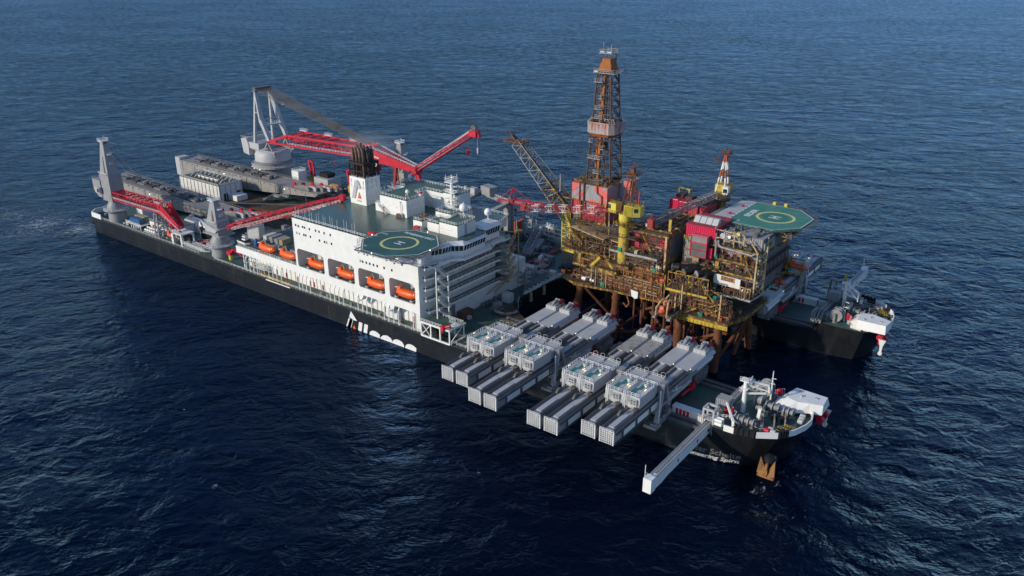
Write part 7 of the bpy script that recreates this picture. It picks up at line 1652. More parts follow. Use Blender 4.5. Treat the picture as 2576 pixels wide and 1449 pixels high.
b = MB(); b.rail([(265,63.2,56.8),(280.6,63.2,56.8),(280.6,78,56.8)],sp=1.3,w=.12); b.rail([(265,63.2,56.8),(265,78,56.8)],sp=1.3,w=.12); b.build('roof_railing', yel, dm)
for x,y in ((266.2,64.6),(279.6,64.6),(266.2,76),(279.6,76)): q = MB(); q.bar((x,y,33),(x,y,42),.9); q.build('support_column', cream if y<70 else rust, dm)
b = MB(); b.bar((266.2,64.6,41.6),(272,64.6,36),.5); b.bar((279.6,64.6,41.6),(282,62,36.6),.5); b.bar((281.4,64,50),(284,60,38),.5); each(b, 'support_brace', cream, dm)
# derrick
dk = thing('drilling_derrick', 'tall rusty lattice drilling derrick with boxed monkey board half way up', 'derrick', (274,70.6,56.8))
BX, BY, ZB, ZT = 274.2, 71.0, 56.8, 105.2
def dkc(z): t = (z-ZB)/(98-ZB); return 5.3-2.4*t, 4.2-1.5*t
def corner(z): w, d = dkc(z); return [(BX+a*w,BY+c*d,z) for a, c in ((-1,-1),(1,-1),(1,1),(-1,1))]
b = MB(); A, Z_ = corner(ZB), corner(98)
for i in range(4): b.tube(A[i],Z_[i],.34,7)
b.build('corner_leg', dkst, dk, smooth=True)
lv = [56.8,62.5,68.0,73.6,80.6,85.4,90.0,94.2,98]
for s in range(4):
    q = MB()
    for i in range(len(lv)-1):
        a, c = corner(lv[i]), corner(lv[i+1]); p0, p1, q0, q1 = a[s], a[(s+1)%4], c[s], c[(s+1)%4]
        q.tube(q0,q1,.17,5); m_ = mid(q0,q1)
        q.tube(p0,m_,.17,5); q.tube(p1,m_,.17,5)
        mm = mid(p0,p1); q.tube(mid(p0,q0),mid(p0,m_,.5),.1,4); q.tube(mid(p1,q1),mid(p1,m_,.5),.1,4)
    q.build('face_bracing', dkst, dk)
b = MB(); b.box(BX-3.3,BX-1.7,BY-5.0,BY-3.6,ZB,98) if False else None
b.bar((BX-.6,BY-3.4,57),(BX-.2,BY-1.6,98),1.5,.9); b.bar((BX-2.2,BY-2.6,62),(BX-1.4,BY-1.6,92),.8,.5); b.build('guide_trunk', rusto, dk)
b = MB(); b.tube((BX,BY,57),(BX,BY,97),.18,6); b.box(BX-.8,BX+.8,BY-.8,BY+.8,69,72); b.tube((BX+1.2,BY,60),(BX+1,BY,92),.1,5); b.build('travelling_block', dkst, dk)
b = MB(); w, d = 5.9, 5.1
oc2 = [(BX-w+1.6,BY-d),(BX+w-1.6,BY-d),(BX+w,BY-d+1.6),(BX+w,BY+d-1.6),(BX+w-1.6,BY+d),(BX-w+1.6,BY+d),(BX-w,BY+d-1.6),(BX-w,BY-d+1.6)]
oc3 = [(BX+(x-BX)*.8,BY+(y-BY)*.8) for x, y in oc2]
b.prism(oc3,74.6,76.0,top=oc2); b.build('board_underside', rusto, dk)
n_ = len(oc2)
for i in range(n_):
    p, q_ = oc2[i], oc2[(i+1)%n_]; L = math.dist(p,q_); k = max(1,round(L/1.35))
    for j in range(k):
        a, c = lerp2(p,q_,(j+.04)/k), lerp2(p,q_,(j+.96)/k); q = MB(); q.bar((a[0],a[1],78.0),(c[0],c[1],78.0),.16,4.0); q.build('wind_wall_panel', rustclad, dk)
b = MB()
for i in range(n_):
    p, q_ = oc2[i], oc2[(i+1)%n_]; P3, Q3 = oc3[i], oc3[(i+1)%n_]
    b.bar((*p,80.1),(*q_,80.1),.3); b.bar((*P3,81.6),(*Q3,81.6),.25); b.bar((*p,80.1),(*P3,81.6),.25); m1 = lerp2(p,q_,.5); m2 = lerp2(P3,Q3,.5); b.bar((*m1,80.1),(*m2,81.6),.2)
b.build('roof_frame', pipeg, dk)
b = MB(); b.prism([(BX-2.9,BY-2.7),(BX+2.9,BY-2.7),(BX+2.9,BY+2.7),(BX-2.9,BY+2.7)],98.4,103.2,top=[(BX-1.8,BY-1.7),(BX+1.8,BY-1.7),(BX+1.8,BY+1.7),(BX-1.8,BY+1.7)])
b.build('crown_cladding', rusto, dk)
b = MB()
for dx in (-1.9,1.9):
    for dy in (-1.9,1.9): b.bar((BX+dx*1.1,BY+dy*1.1,98),(BX+dx,BY+dy,105.2),.22)
b.build('crown_post', dkst, dk)
def plat(z, w, d, ox=0, oy=0, h=1.2):
    b = MB()
    b.box(BX+ox-w,BX+ox+w,BY+oy-d,BY+oy+d,z-.25,z); b.rail([(BX+ox-w,BY+oy-d,z),(BX+ox+w,BY+oy-d,z),(BX+ox+w,BY+oy+d,z),(BX+ox-w,BY+oy+d,z)],sp=1.1,w=.13,close=True,h=h); b.build('service_platform', pipeg, dk)
b = MB(); plat(98.3,4.6,3.8,.4); plat(105.2,2.9,2.5); plat(95.0,2.0,1.2,-1.6,-3.2); plat(89,1.0,.8,-.4,-3.4); plat(85.2,1.8,1.1,-1,-3.8); plat(81.8,1.8,1.1,-.6,-4.0); plat(72.6,.9,.7,-3.8,-4.4); plat(70.4,.8,.7,1.6,-4.6); plat(66.6,3.0,1.2,-1.4,-4.8); plat(61,1.6,1.1,-.3,-4.6); plat(57.2,2.6,1.4,-.3,-5.4)
b.tube((BX-2.4,BY,105),(BX-2.4,BY,108.6),.08,5); b.tube((BX+1,BY,105),(BX+1,BY,108),.14,5); b.build('crown_mast', pipeg, dk)
for z, x0 in ((98.9,-3.9),(105.8,-2.2),(105.8,.8)): q = MB(); q.box(BX+x0,BX+x0+1.7,BY-3.9 if z<100 else BY-2.6,BY-3.8 if z<100 else BY-2.5,z-.35,z-.1); q.build('sign_plate', white, dk)
# guy ropes
b = MB(); b.bar((BX+2,BY-4,62),(BX-9,BY-14,52),.1); b.bar((BX+3,BY-4,61),(BX-8,BY-13,50),.1); b.build('stay_wire', darkst, dk)
# ---------------------------------------------------------------- flare boom
fl = thing('flare_boom', 'inclined flare boom, grey lattice above and yellow lattice below', 'flare boom', (262,66,44))
FT, FR = Vector((234.4,68.4,67.2)), Vector((262.6,66.5,42.2)); fm = FT.lerp(FR,.60)
b = MB(); b.truss(FT,fm,4.2,4.0,5.6,5.2,7,c=.42,b=.26,tube=True); b.build('upper_lattice', pipeg, fl)
b = MB(); b.truss(fm,FR,5.6,5.2,6.6,6.0,4,c=.5,b=.36,tube=True); b.build('lower_lattice', yel, fl)
b = MB()
for k in range(5): b.tube(FT+Vector((-2.6,(k-2)*.45,2.6)),FR+Vector((0,(k-2)*.45,1.2)),.26,6)
b.build('flare_pipe', pipeb, fl)
b = MB(); b.box(228.6,238.8,66,70.8,67.2,67.6); b.rail([(228.6,66,67.6),(238.8,66,67.6),(238.8,70.8,67.6)],sp=1.4,w=.14); b.tube((234,68,67.6),(230.2,68,71.2),.35,7); b.build('flare_platform', rust, fl)
b = MB(); b.tube((257.4,66,58),(257.4,66,51),.3,7); b.tube((257.4,66,51),(250.6,66,47),.3,6); b.build('kingpost', pipeg, fl)
ft = thing('lattice_tower', 'slim yellow lattice tower hanging beside the ship containers', 'tower', (263.5,64.5,27))
b = MB(); b.truss((263.0,64.6,44.2),(263.0,64.6,28.4),4.4,3.8,4.2,3.8,9,c=.35,b=.16,up=(1,0,0)); b.box(260.6,266.8,62.6,67,27.6,28.4); b.build('lattice', yelc, ft)
b = MB(); b.bar((267,62,38),(272.6,58.6,32.4),.9); b.bar((261,62.6,50),(265,62.6,50),.4); b.build('prop', yel, ft)
b = MB(); b.obox((262.4,64.6,28.6),1.6,1.6,3.6); b.build('green_unit', green, ft)
# ---------------------------------------------------------------- crane on the yellow pedestal
rc = thing('pedestal_crane', 'yellow pedestal crane with two yellow cabs and red and white boom', 'crane', (292.9,56,D3))
b = MB(); b.tube((292.9,56,D3-.4),(292.9,56,48.4),2.0,18); b.build('pedestal', yelped, rc, smooth=True)
b = MB(); b.tube((292.9,56,48.4),(292.9,56,50.8),2.25,18); b.build('slew_ring', yelc, rc, smooth=True)
b = MB()
pl = [(292.9+4.3*math.cos(k*math.pi/6),56+4.3*math.sin(k*math.pi/6)) for k in range(12)]
b.prism(pl,47.0,47.35); b.rail([(x,y,47.35) for x,y in pl],sp=2,w=.14,close=True); b.build('ring_walkway', yel, rc)
b = MB(); b.box(289,299,54,60,D4+5.4,D4+5.8); b.rail([(289,54,D4+5.8),(299,54,D4+5.8),(299,60,D4+5.8)],sp=1.4); b.build('mid_platform', darkst, rc)
b = MB(); b.prism([(293.6,53.6),(297.6,53.2),(299.6,55.0),(299.6,58),(293.6,58)],50.8,54.6); cabp = b.build('cab', yelc, rc)
b = MB(); b.prism([(286.6,54.4),(290.0,54.0),(290.2,57.6),(287.0,57.6)],50.8,54.4); cabp = b.build('cab', yelc, rc)
b = MB(); b.box(286.6,299,56.0,60,50.4,50.9); b.bar((290,56,50.6),(293.8,56,50.6),2.2,.6); b.rail([(290.2,54.2,50.9),(293.4,54.0,50.9)],sp=.8,w=.13); b.rail([(293.8,53.7,54.7),(297.5,53.3,54.7),(299.5,55.1,54.7),(299.5,58,54.7),(294,58,54.7)],sp=1.1,w=.12,close=True); b.rail([(286.8,54.5,54.4),(290,54.1,54.4),(290.1,57.5,54.4)],sp=1,w=.12,close=True)
b.rail([(286,53.6,50.8),(290,53.2,50.8)],sp=1,w=.12); b.build('cab_platform', yel, rc)
q = MB(); q.box(286.75,287.7,54.15,54.3,52.2,53.8); q.build('cab_window', glass, cabp)
q = MB(); q.slab([(297.9,53.4,52.6),(298.9,54.3,52.6),(298.9,54.3,54),(297.9,53.4,54)],(.05,-.05,0)); q.build('cab_window', glass, cabp)
q = MB(); q.box(294.3,295.3,53.35,53.5,51.2,52.6); q.build('cab_door', pipeg, rc)
b = MB()
for k in range(8): b.box(294+k*.45,294.12+k*.45,53.1-(k*.04),53.5,50.9,54.5)
b.build('cab_rib', yelc, rc)
b = MB()
for dx,dy in ((-2,-1.4),(2.2,-1.4),(-1.0,2),(2.0,2.2)): b.bar((293+dx,56.4+dy,51),(295.0+dx*.25,56.2+dy*.3,66.4),.34)
for z, f in ((56,.7),(60,.45),(63,.3)): b.bar((293-2*f+.9,56-1.4*f,z),(293+2.2*f+1.2,56-1.4*f,z),.22); b.bar((293-2*f+.9,56-1.4*f,z),(293+2.2*f+1.2,56+2*f,z+2),.18)
b.obox((295,56.2,66.2),1.6,1.6,1.8); b.build('gantry_mast', rust, rc)
b = MB(); b.box(293,297.6,54.6,58,65.6,65.8); b.rail([(293,54.6,65.8),(297.6,54.6,65.8),(297.6,58,65.8),(293,58,65.8)],sp=1,w=.13,close=True); b.tube((295.4,56,66),(295.6,56,70),.25,6); b.bar((295.4,56,69.6),(297.4,56,69.4),.3); b.build('mast_platform', rust, rc)
b = MB(); b.bar((297.2,57.6,51),(297.4,57.8,59),.5); b.bar((294,57.4,59),(297.4,57.8,59.4),.4); b.build('red_strut', redd, rc)
b = MB(); PA, PB = Vector((286.4,54.6,51.2)), Vector((253.4,47.5,47.9)); pa2, pb2 = PA.lerp(PB,.14), PA.lerp(PB,.9)
segs = 9
for k in range(segs):
    q = MB(); a_, c_ = pa2.lerp(pb2,k/segs), pa2.lerp(pb2,(k+1)/segs); q.truss(a_,c_,2.4,2.3,2.4,2.3,2,c=.17,b=.08); q.build('boom_section', red if False else (redd if k%2 else white2), rc)
q = MB(); q.truss(PA,pa2,1.0,.8,2.5,2.4,2,c=.3,b=.16); q.truss(pb2,PB,2.5,2.4,1.2,1.4,2,c=.3,b=.16); q.slab([PB+Vector((1,-.5,1.8)),PB+Vector((-1.4,-.5,1.6)),PB+Vector((-1.8,-.5,-1.6)),PB+Vector((.2,-.5,-1))],(0,1,0)); q.build('boom_end', redd, rc)
b = MB()
for k in range(22): p = pa2.lerp(pb2,k/22); b.bar(p+Vector((0,-1.2,-1.2)),p+Vector((-1.2,-1.2,1.2)),.08)
b.build('boom_lacing', redd, rc)
# round railed landing beside the crane
t = thing('railed_landing', 'round yellow railed landing between the crane and the pipe deck', 'landing', (303,64,D5+1)); b = MB(); pl = [(301.6+2.8*math.cos(k*math.pi/5),63.4+2.6*math.sin(k*math.pi/5)) for k in range(10)]; b.prism(pl,45.6,45.9); b.rail([(x,y,45.9) for x,y in pl],sp=1,w=.14,close=True,h=1.6); b.build('rail', yel, t)
# ---------------------------------------------------------------- pipe deck module (red clad)
pm = thing('pipe_deck_module', 'red clad module with a brown pipe deck on its roof, middle of the platform', 'module', (303,75,D3))
b = MB(); b.box(296.4,310.0,59.0,98,D3+.1,D5-.7); b.build('cladding_wall', corred, pm)
b = MB(); b.box(310.0,310.3,59.4,98,26,D5-1); b.build('side_cladding', corshade, pm)  # bow-facing wall: its shade is painted into this sheet
b = MB(); b.slab([(293.8,58.2,38),(293.8,58.2,42.6),(295,58.2,43.6),(298.2,58.2,43.2),(298.2,58.2,38)],(0,4,0)); b.build('gabled_annex', corred, pm)
b = MB(); b.box(301.6,307.4,58.6,59.0,D4+.1,D4+3.2); b.build('cream_doorway_wall', cream, pm)
b = MB(); b.box(305.4,306.3,58.5,58.6,D4+.2,D4+2.6); b.build('door_opening', black, pm); b = MB(); b.box(302,303.4,58.5,58.6,D4+.2,D4+2.7); b.build('door', rust, pm)
for x,z in ((295.4,40.6),(295.8,33.6)): q = MB(); q.box(x,x+1,58.05,58.2,z,z+1.1); q.build('window', glass, pm)
for x,w,m in ((299.4,2.4,conttan),(302.6,1.2,pipeg),(304.6,2.6,pipeg),(297,1.2,redeq)): q = MB(); q.box(x,x+w,58.8,59,D3+.2,D3+3.2); q.build('wall_panel', m, pm)
b = MB(); b.box(296,310.6,57.0,98.4,D5-.7,D5); b.build('deck_edge_beam', yel, pm)
b = MB(); b.box(296.2,310.4,57.2,98.2,D5,D5+.06); b.build('pipe_deck_plate', brown, pm)
b = MB()
for k in range(10): y0_ = 57.6+k*.9; b.box(296.3+k*0,310.2,y0_,y0_+.22,D5+.06,D5+.5) if k in (0,2) else None
b.rail([(296.2,57.2,D5),(310.4,57.2,D5),(310.4,98.2,D5)],sp=1.5,w=.1); b.build('deck_railing', darkst, pm)
for k in range(22):
    x = 297+k*.6; y = 59+rnd.random()*5; L = 14+rnd.random()*12; q = MB(); q.tube((x,y,D5+.35),(x,y+L,D5+.35),.16,6); q.build('stored_pipe', (pipeg,rust,pipeb,rusto)[k%4], pm)
b = MB()
for k in range(6): b.box(296.4,310.2,60+k*6,60.4+k*6,D5+.06,D5+.8)
each(b, 'pipe_bearer', yel, pm)
b = MB(); b.box(303.9,304.9,57.3,57.8,D5,D5+5); b.build('corner_post', yelped, pm) if False else b.xf(Matrix.Translation((4.2,4,0))).build('corner_post', yelped, pm)
b = MB(); b.box(309.9,310.5,57.6,58.4,27,D5-.7); b.build('corner_column', rusto, pm)
b = MB(); b.box(310.3,310.8,58,98,D4-2.0,D4-1.0); b.box(310.3,310.6,58,98,31,31.8); each(b, 'side_beam', yel, pm)
for k in range(7): q = MB(); q.box(310.3,310.4,62+k*5,64.6+k*5,28.4,30.6); q.build('side_opening', glass, pm)
container(295.0,70,D5+.2,5,2.4,1.8,contgrey,'open grey basket on the aft edge of the pipe deck',PI2)
# red engine houses on the far side
for k,(x,y) in enumerate(((296.0,94.0),(300.6,92.6),(305.6,91.0),(309.6,92.0))):
    t = thing('engine_house', ['aftmost','second','third','foremost'][k]+' of four red engine houses beyond the pipe deck', 'engine house', (x,y,D5+.1), 'red engine houses beyond the pipe deck')
    b = MB(); b.box(x-1.9,x+1.9,y-5,y+3,D5+.1,D5+4.2); b.build('cladding', corredn if k<2 else corred, t)
    b = MB(); b.box(x-1.2,x+1.8,y-1,y+3,D5+4.2,D5+5.2); b.rail([(x-1.9,y-5,D5+4.2),(x+1.9,y-5,D5+4.2),(x+1.9,y+3,D5+4.2)],sp=1.2); b.build('roof_plant', darkst, t)
    q = MB(); q.box(x-1.5,x+1.5,y-5.05,y-5,D5+4.0,D5+4.14); q.build('lamp_strip', white, t)
t = thing('lifting_gantry', 'yellow lifting frame above the aftmost red engine house', 'frame', (296,99,D5+4)); b = MB(); b.bar((293.6,98,D5+3),(293.6,98,D5+7),.4); b.bar((298,98,D5+3),(298,98,D5+6.4),.4); b.bar((293.4,98,D5+6.6),(298.4,98,D5+6.2),.5); b.bar((293.4,98,D5+4.4),(298.4,98,D5+4.0),.5); b.build('frame', yelped, t)
# purple-grey landing
b = MB(); b.box(309.8,316.6,74,92,45.2,45.6); b.build('pink_plate', mat('faded_purple_deck',(0.30,0.17,0.22),.7,var=.15), pm)
b = MB(); b.rail([(309.8,74,45.6),(309.8,92,45.6)],sp=1.4,w=.1); b.rail([(313.0,76,45.6),(313,92,45.6)],sp=1.4,w=.1); b.build('landing_rail', pipeg, pm)
# ---------------------------------------------------------------- far crane
r2 = thing('pedestal_crane', 'crane with red and white A-mast and white cab beyond the red engine houses', 'crane', (311,99.5,44))
b = MB(); b.tube((311,99.5,36),(311,99.5,49.0),2.0,14); b.build('pedestal', yelwall, r2, smooth=True); b = MB(); b.tube((311,99.5,49),(311,99.5,51.6),2.2,14); b.build('slew_ring', conttan, r2, smooth=True)
b = MB(); pl = [(311+3.6*math.cos(k*math.pi/5),99.5+3.6*math.sin(k*math.pi/5)) for k in range(10)]; b.prism(pl,49,49.3); b.rail([(x,y,49.3) for x,y in pl],sp=1.4,w=.13,close=True); b.build('ring_walkway', rust, r2)
b = MB(); b.box(308.6,313.8,98,103,51.6,55.4); b.build('machinery_house', yelped, r2); b = MB(); b.box(312.4,314.6,96.6,98.6,52.2,55.2); b.build('cab', white, r2); b = MB(); b.box(312.7,314.3,96.5,96.6,52.8,54.4); b.build('cab_window', glass, r2)
b = MB(); b.rail([(308,97,51.8),(315,96.4,51.8),(315,103,51.8)],sp=1.1,w=.13); b.rail([(308.6,98,55.4),(313.8,98,55.4),(313.8,103,55.4)],sp=1.1,w=.12); b.build('walkway_rail', yel, r2)
for k in range(5):
    q = MB()
    for (dx,dy) in ((-2.0,-1.6),(1.8,-1.6),(1.8,2.0),(-2,2)):
        A_, B_ = Vector((311+dx,99.5+dy,52)), Vector((311.4+dx*.12,99.5+dy*.15,67.4)); q.bar(A_.lerp(B_,k/5),A_.lerp(B_,(k+1)/5),.5)
    q.build('mast_leg', (white2,white2,rusto,white2,redeq)[k], r2)
b = MB(); b.bar((310,98.8,59.6),(312.4,98.8,59.6),.3); b.bar((309.8,98.6,59.6),(312.6,101,59.6),.25); b.box(309.2,313.6,98,101,67.4,67.6); b.rail([(309.2,98,67.6),(313.6,98,67.6),(313.6,101,67.6)],sp=1,w=.14,h=1.4); b.box(307.4,310,98,100,64.6,64.8); b.rail([(307.4,98,64.8),(310,98,64.8)],sp=.8,w=.13)
b.tube((311,99,67),(311,99,70.6),.2,5); b.tube((312.4,99.5,67),(312.4,99.5,69),.3,6); b.build('mast_platform', rust, r2)
b = MB(); PA, PB = Vector((310.4,96.8,52.0)), Vector((302.4,58.6,48.4)); b.truss(PA,PA.lerp(PB,.1),1,.8,2.2,2.0,2,c=.3,b=.15); b.truss(PA.lerp(PB,.1),PB,2.2,2.0,1.8,1.8,17,c=.27,b=.14); b.build('boom', pipeg, r2)
b = MB()
for k in range(0,14): p = PA.lerp(PB,.1+k*.062); b.bar(p+Vector((-1,0,-1)),p+Vector((1.0,0,1)),.16); b.bar(p+Vector((-1.1,0,-1)),p+Vector((-1.0,-2.4,1)),.14)
b.box(301.4,303.6,57.4,59.6,46.6,50); b.bar((302,58,50),(303.4,58,52),.3); b.build('boom_lacing', redd, r2)
b = MB()
for s in (-.6,.6): b.bar((311+s,99,67.4),(305,74,51),.08)
b.build('luffing_wire', darkst, r2)
# ---------------------------------------------------------------- accommodation module
am = thing('accommodation_module', 'grey corrugated living module with red framed windows under the platform helideck', 'module', (328,74,27.6))
b = MB(); b.box(314,341.6,66,93,27.8,48.0); b.build('cladding_wall', corgrey, am)
b = MB(); b.box(341.6,341.9,66.2,93,27.8,48.0); b.build('side_cladding', corshade, am)  # darker than the front wall, shade carried by the cladding colour
b = MB(); b.box(313.7,317.6,63.6,66,34.6,44.6); b.box(314,316.2,63.4,63.7,27.6,34.6); b.build('corner_cladding', corgrey, am)
b = MB()
for z0 in (34.0,39.4,44.2): b.box(313.5,317.8,63.4,63.7,z0,z0+.7)
b.bar((313.6,63.4,34.4),(313.6,63.4,45),.3); b.bar((313.8,63.3,44.6),(317,63.3,41.6),.25); b.build('corner_beam', yel, am)
for z, x0, x1, y0 in ((34.7,313.6,342.0,62.8),(38.9,317.5,341.8,63.6),(43.9,321,341.8,62.8)):
    q = MB(); q.box(x0,x1,y0,66,z-.7,z-.05); q.build('balcony_beam', yel, am); q = MB(); q.box(x0+.1,x1-.1,y0+.1,66,z-.05,z); q.build('balcony_floor', brown, am)
    q = MB(); q.rail([(x0,y0+.1,z),(x1,y0+.1,z),(x1,66,z)],sp=1.3,w=.09); q.build('balcony_railing', darkst, am)
q = MB(); q.box(341.8,343.2,64,92,38.2,38.9); q.box(341.8,343.0,70,93,33.6,34.2); q.rail([(343.1,64,38.9),(343.1,92,38.9)],sp=1.5,w=.1); q.rail([(342.9,70,34.2),(342.9,93,34.2)],sp=1.5,w=.1)
for k in range(8): q.bar((342.6,66+k*3.6,34),(342.6,66+k*3.6,38.4),.25)
q.build('side_walkway', darkst, am)
wf0 = None
for x,z,h in ((323.0,40.8,1.7),(328.6,40.5,1.5),(332.2,40.1,1.5),(331.6,36.0,1.7),(325.4,36.6,1.8),(337.4,40.5,1.4)):
    q = MB()
    for a0,a1,c0,c1 in ((-.85,.85,-.95,-.75),(-.85,.85,.75,.95),(-.85,-.65,-.75,.75),(.65,.85,-.75,.75)): q.box(x+a0,x+a1,65.84,65.98,z+c0*h/1.6,z+c1*h/1.6)
    f = q.build('window', redeq, am); p = MB(); p.box(x-.65,x+.65,65.9,65.99,z-.75*h/1.6,z+.75*h/1.6); p.build('pane', glass, f)
for x,z,w,h,m in ((320.5,35,1.2,2.6,redd),(322.4,35,1.0,2.4,redeq),(327.6,35,1.4,2.3,redd),(329.6,35,1.2,2.6,yelwall),(319.4,39.1,1.2,2.2,rust),(325.8,39.1,1.1,2.3,redd),(324,44.2,1.0,2.0,redeq),(335,35,1.2,2.4,darkst)): q = MB(); q.box(x,x+w,65.8,66,z,z+h); q.build('door', m, am)
for x in (334.8,334.4): q = MB(); q.tube((x,65.4,34.8 if x<334.5 else 39),(x,65.4,38.2 if x<334.5 else 43.2),.45,8); q.build('yellow_stanchion', yel, am, smooth=True)
b = MB(); b.path([(325.6,63.4,48),(325.6,63.4,45.2),(326.2,62.8,44.8),(326.2,62.8,39.8)],.32); b.path([(327.0,62.6,45.8),(327.2,62.5,44.2),(328.4,62.4,43.6),(339.6,62.4,42.8),(340.4,62.8,43.4)],.36); b.path([(327.0,62.9,45.4),(327.6,62.8,43.6),(339.4,62.8,42.4)],.2); b.build('silver_pipe', pipeg, am)
b = MB()
for p, q_ in (((341.6,62.6,27.8),(341.6,62.6,44)),((343.4,66.5,28),(343.4,66.5,44.6))): b.bar(p,q_,.5)
for z in (28,31.4,34.8,38,41.2): b.bar((341.6,62.6,z),(343.4,66.5,z+2.8),.3); b.bar((343.4,66.5,z),(341.6,62.6,z+3),.3)
b.bar((341.6,62.6,44),(338,64,47.6),.4); b.bar((343.4,66.5,44.4),(342,70,48),.4); b.build('lattice_column', cream, am)
b = MB()
for a, c in (((338.5,62.7,38.6),(336.6,63.4,42.4)),((340.6,62.7,34.6),(337.6,63.4,38.6))):
    for o in (0,.9): b.bar((a[0],a[1]+o,a[2]),(c[0],c[1]+o,c[2]),.14,.3)
    for k in range(8): p = mid(a,c,k/8); b.box(p.x-.15,p.x+.15,p.y,p.y+.9,p.z,p.z+.08)
b.build('staircase', yel, am)
# red corner housing with four grey louvre boxes and stacked cooler
b = MB(); b.box(314.2,325.4,63.0,78,45.4,49.4); b.build('red_housing', corredn, am); b = MB(); b.box(314.1,325.5,62.9,78,49.4,49.6); b.build('red_housing_roof', redd, am)
for k in range(4): q = MB(); q.slab([(315.4+k*2.35,66.0,49.6),(315.4+k*2.35,67.6,51.6),(315.4+k*2.35,69,51.6),(315.4+k*2.35,69,49.6)],(2.1,0,0)); q.build('louvre_box', greyl, am)
cs = thing('cooler_stack', 'stack of three red framed grey cooler boxes on the corner of the living module', 'cooler', (320.6,61,38.6))
for k,z in enumerate((38.6,41.2,43.9)):
    q = MB(); q.box(317.6,323.6,60.7,66,z+.15,z+2.5); q.build('louvre_panel', greyd if k<2 else greym, cs); q = MB()
    for x in (317.5,323.5): q.box(x-.02,x+.22,60.5,60.8,z,z+2.65); q.box(x-.02,x+.22,65.8,66.1,z,z+2.65)
    for zz in (z,z+2.5): q.box(317.5,323.7,60.45,60.75,zz,zz+.2); q.box(323.4,323.75,60.5,66,zz,zz+.2)
    q.build('frame', red, cs)
q = MB(); q.box(317.5,323.8,60.5,66.1,46.6,46.8); q.build('fan_roof', mat('pink_red_roof',(0.55,0.13,0.16),.6), cs)
for i in range(4):
    for j in range(2): q = MB(); q.tube((318.4+i*1.5,62+j*2.4,46.8),(318.4+i*1.5,62+j*2.4,46.9),.5,10); q.build('fan', redd, cs)
q = MB(); q.box(323.75,325.2,62,66,38.6,42.4); q.build('side_box', corredn, cs)
# name boards
sg = thing('name_board', 'large stained white board with brown panel reading EIDER on the front of the platform', 'sign', (331.6,61.6,30)); b = MB(); b.slab([(327.1,61.6,30.2),(337.0,61.6,30.0),(337.0,61.6,33.6),(327.1,61.6,33.8)],(0,-.25,0)); b.build('board', white2, sg)
b = MB(); b.slab([(329.8,61.33,31.95),(335.0,61.33,31.85),(335.0,61.33,33.55),(329.8,61.33,33.65)],(0,-.06,0)); b.build('brown_panel', wood, sg)
text_on('EIDER', lambda u, v: (330.1+u*4.6, 61.25, 32.05+v*1.35-u*.1), 'lettering', black, sg, bold=.012)
sg2 = thing('name_board', 'pale green board reading EIDER on the shaded side of the living module', 'sign', (342.4,71,43)); b = MB(); b.slab([(342.1,66.4,43.6),(342.1,76.0,43.2),(342.1,75.4,47.2),(342.1,66.4,46.6)],(.25,0,0)); b.build('board', mat('pale_green_board',(0.30,0.36,0.30),.6,dirt=(.22,.25,.2),dirt_amt=.2), sg2)
b = MB(); b.box(342.36,342.42,68.4,73.2,44.6,46.2); b.build('brown_panel', wood, sg2); text_on('EIDER', lambda u, v: (342.46, 68.7+u*4.2, 44.85+v*1.1), 'lettering', darkst, sg2, bold=.02)
# cream frame with dishes under the helideck
cf = thing('dish_frame', 'cream pipe frame with round dishes just below the platform helideck', 'frame', (328,63,45)); b = MB()
for x in (325.2,328.8,332.4): b.bar((x,63.4,44),(x,63.4,50),.32)
for z in (46.6,49.4): b.bar((325.2,63.4,z),(336,63.4,z-.2),.32)
b.bar((325.2,63.4,46),(332.4,63.4,48.6),.28); b.bar((332.4,63.4,49),(337,63.6,44),.28); b.bar((336,63.4,49),(336,63.4,44),.35); b.build('frame', cream, cf)
for x,z,r in ((328.2,47.6,1.0),(330.6,47.6,.6)): q = MB(); q.tube((x,63.0,z),(x,63.6,z),r,14,r*.7); q.build('dish', greyl if r>.8 else white, cf, smooth=True)
q = MB(); q.box(333.4,334.6,62.4,63.4,49,50); q.build('yellow_floodlight', yelc, cf)
c3_ = thing('dish_frame', 'cream pipe frame with small white dish right of the white name board', 'frame', (339,61,28)); b = MB()
for x in (337.6,339.4,341.2): b.bar((x,60.6,27.7),(x,60.6,31.6),.3)
b.bar((337.6,60.6,31.4),(341.4,60.6,31.2),.3); b.bar((337.6,60.6,29.8),(341.4,60.6,29.6),.25); b.bar((340.3,60.6,29.6),(340.3,60.6,31.4),.25); b.build('frame', cream, c3_); q = MB(); q.tube((338.7,60.2,30.4),(338.7,60.6,30.4),.5,12); q.build('dish', white, c3_)
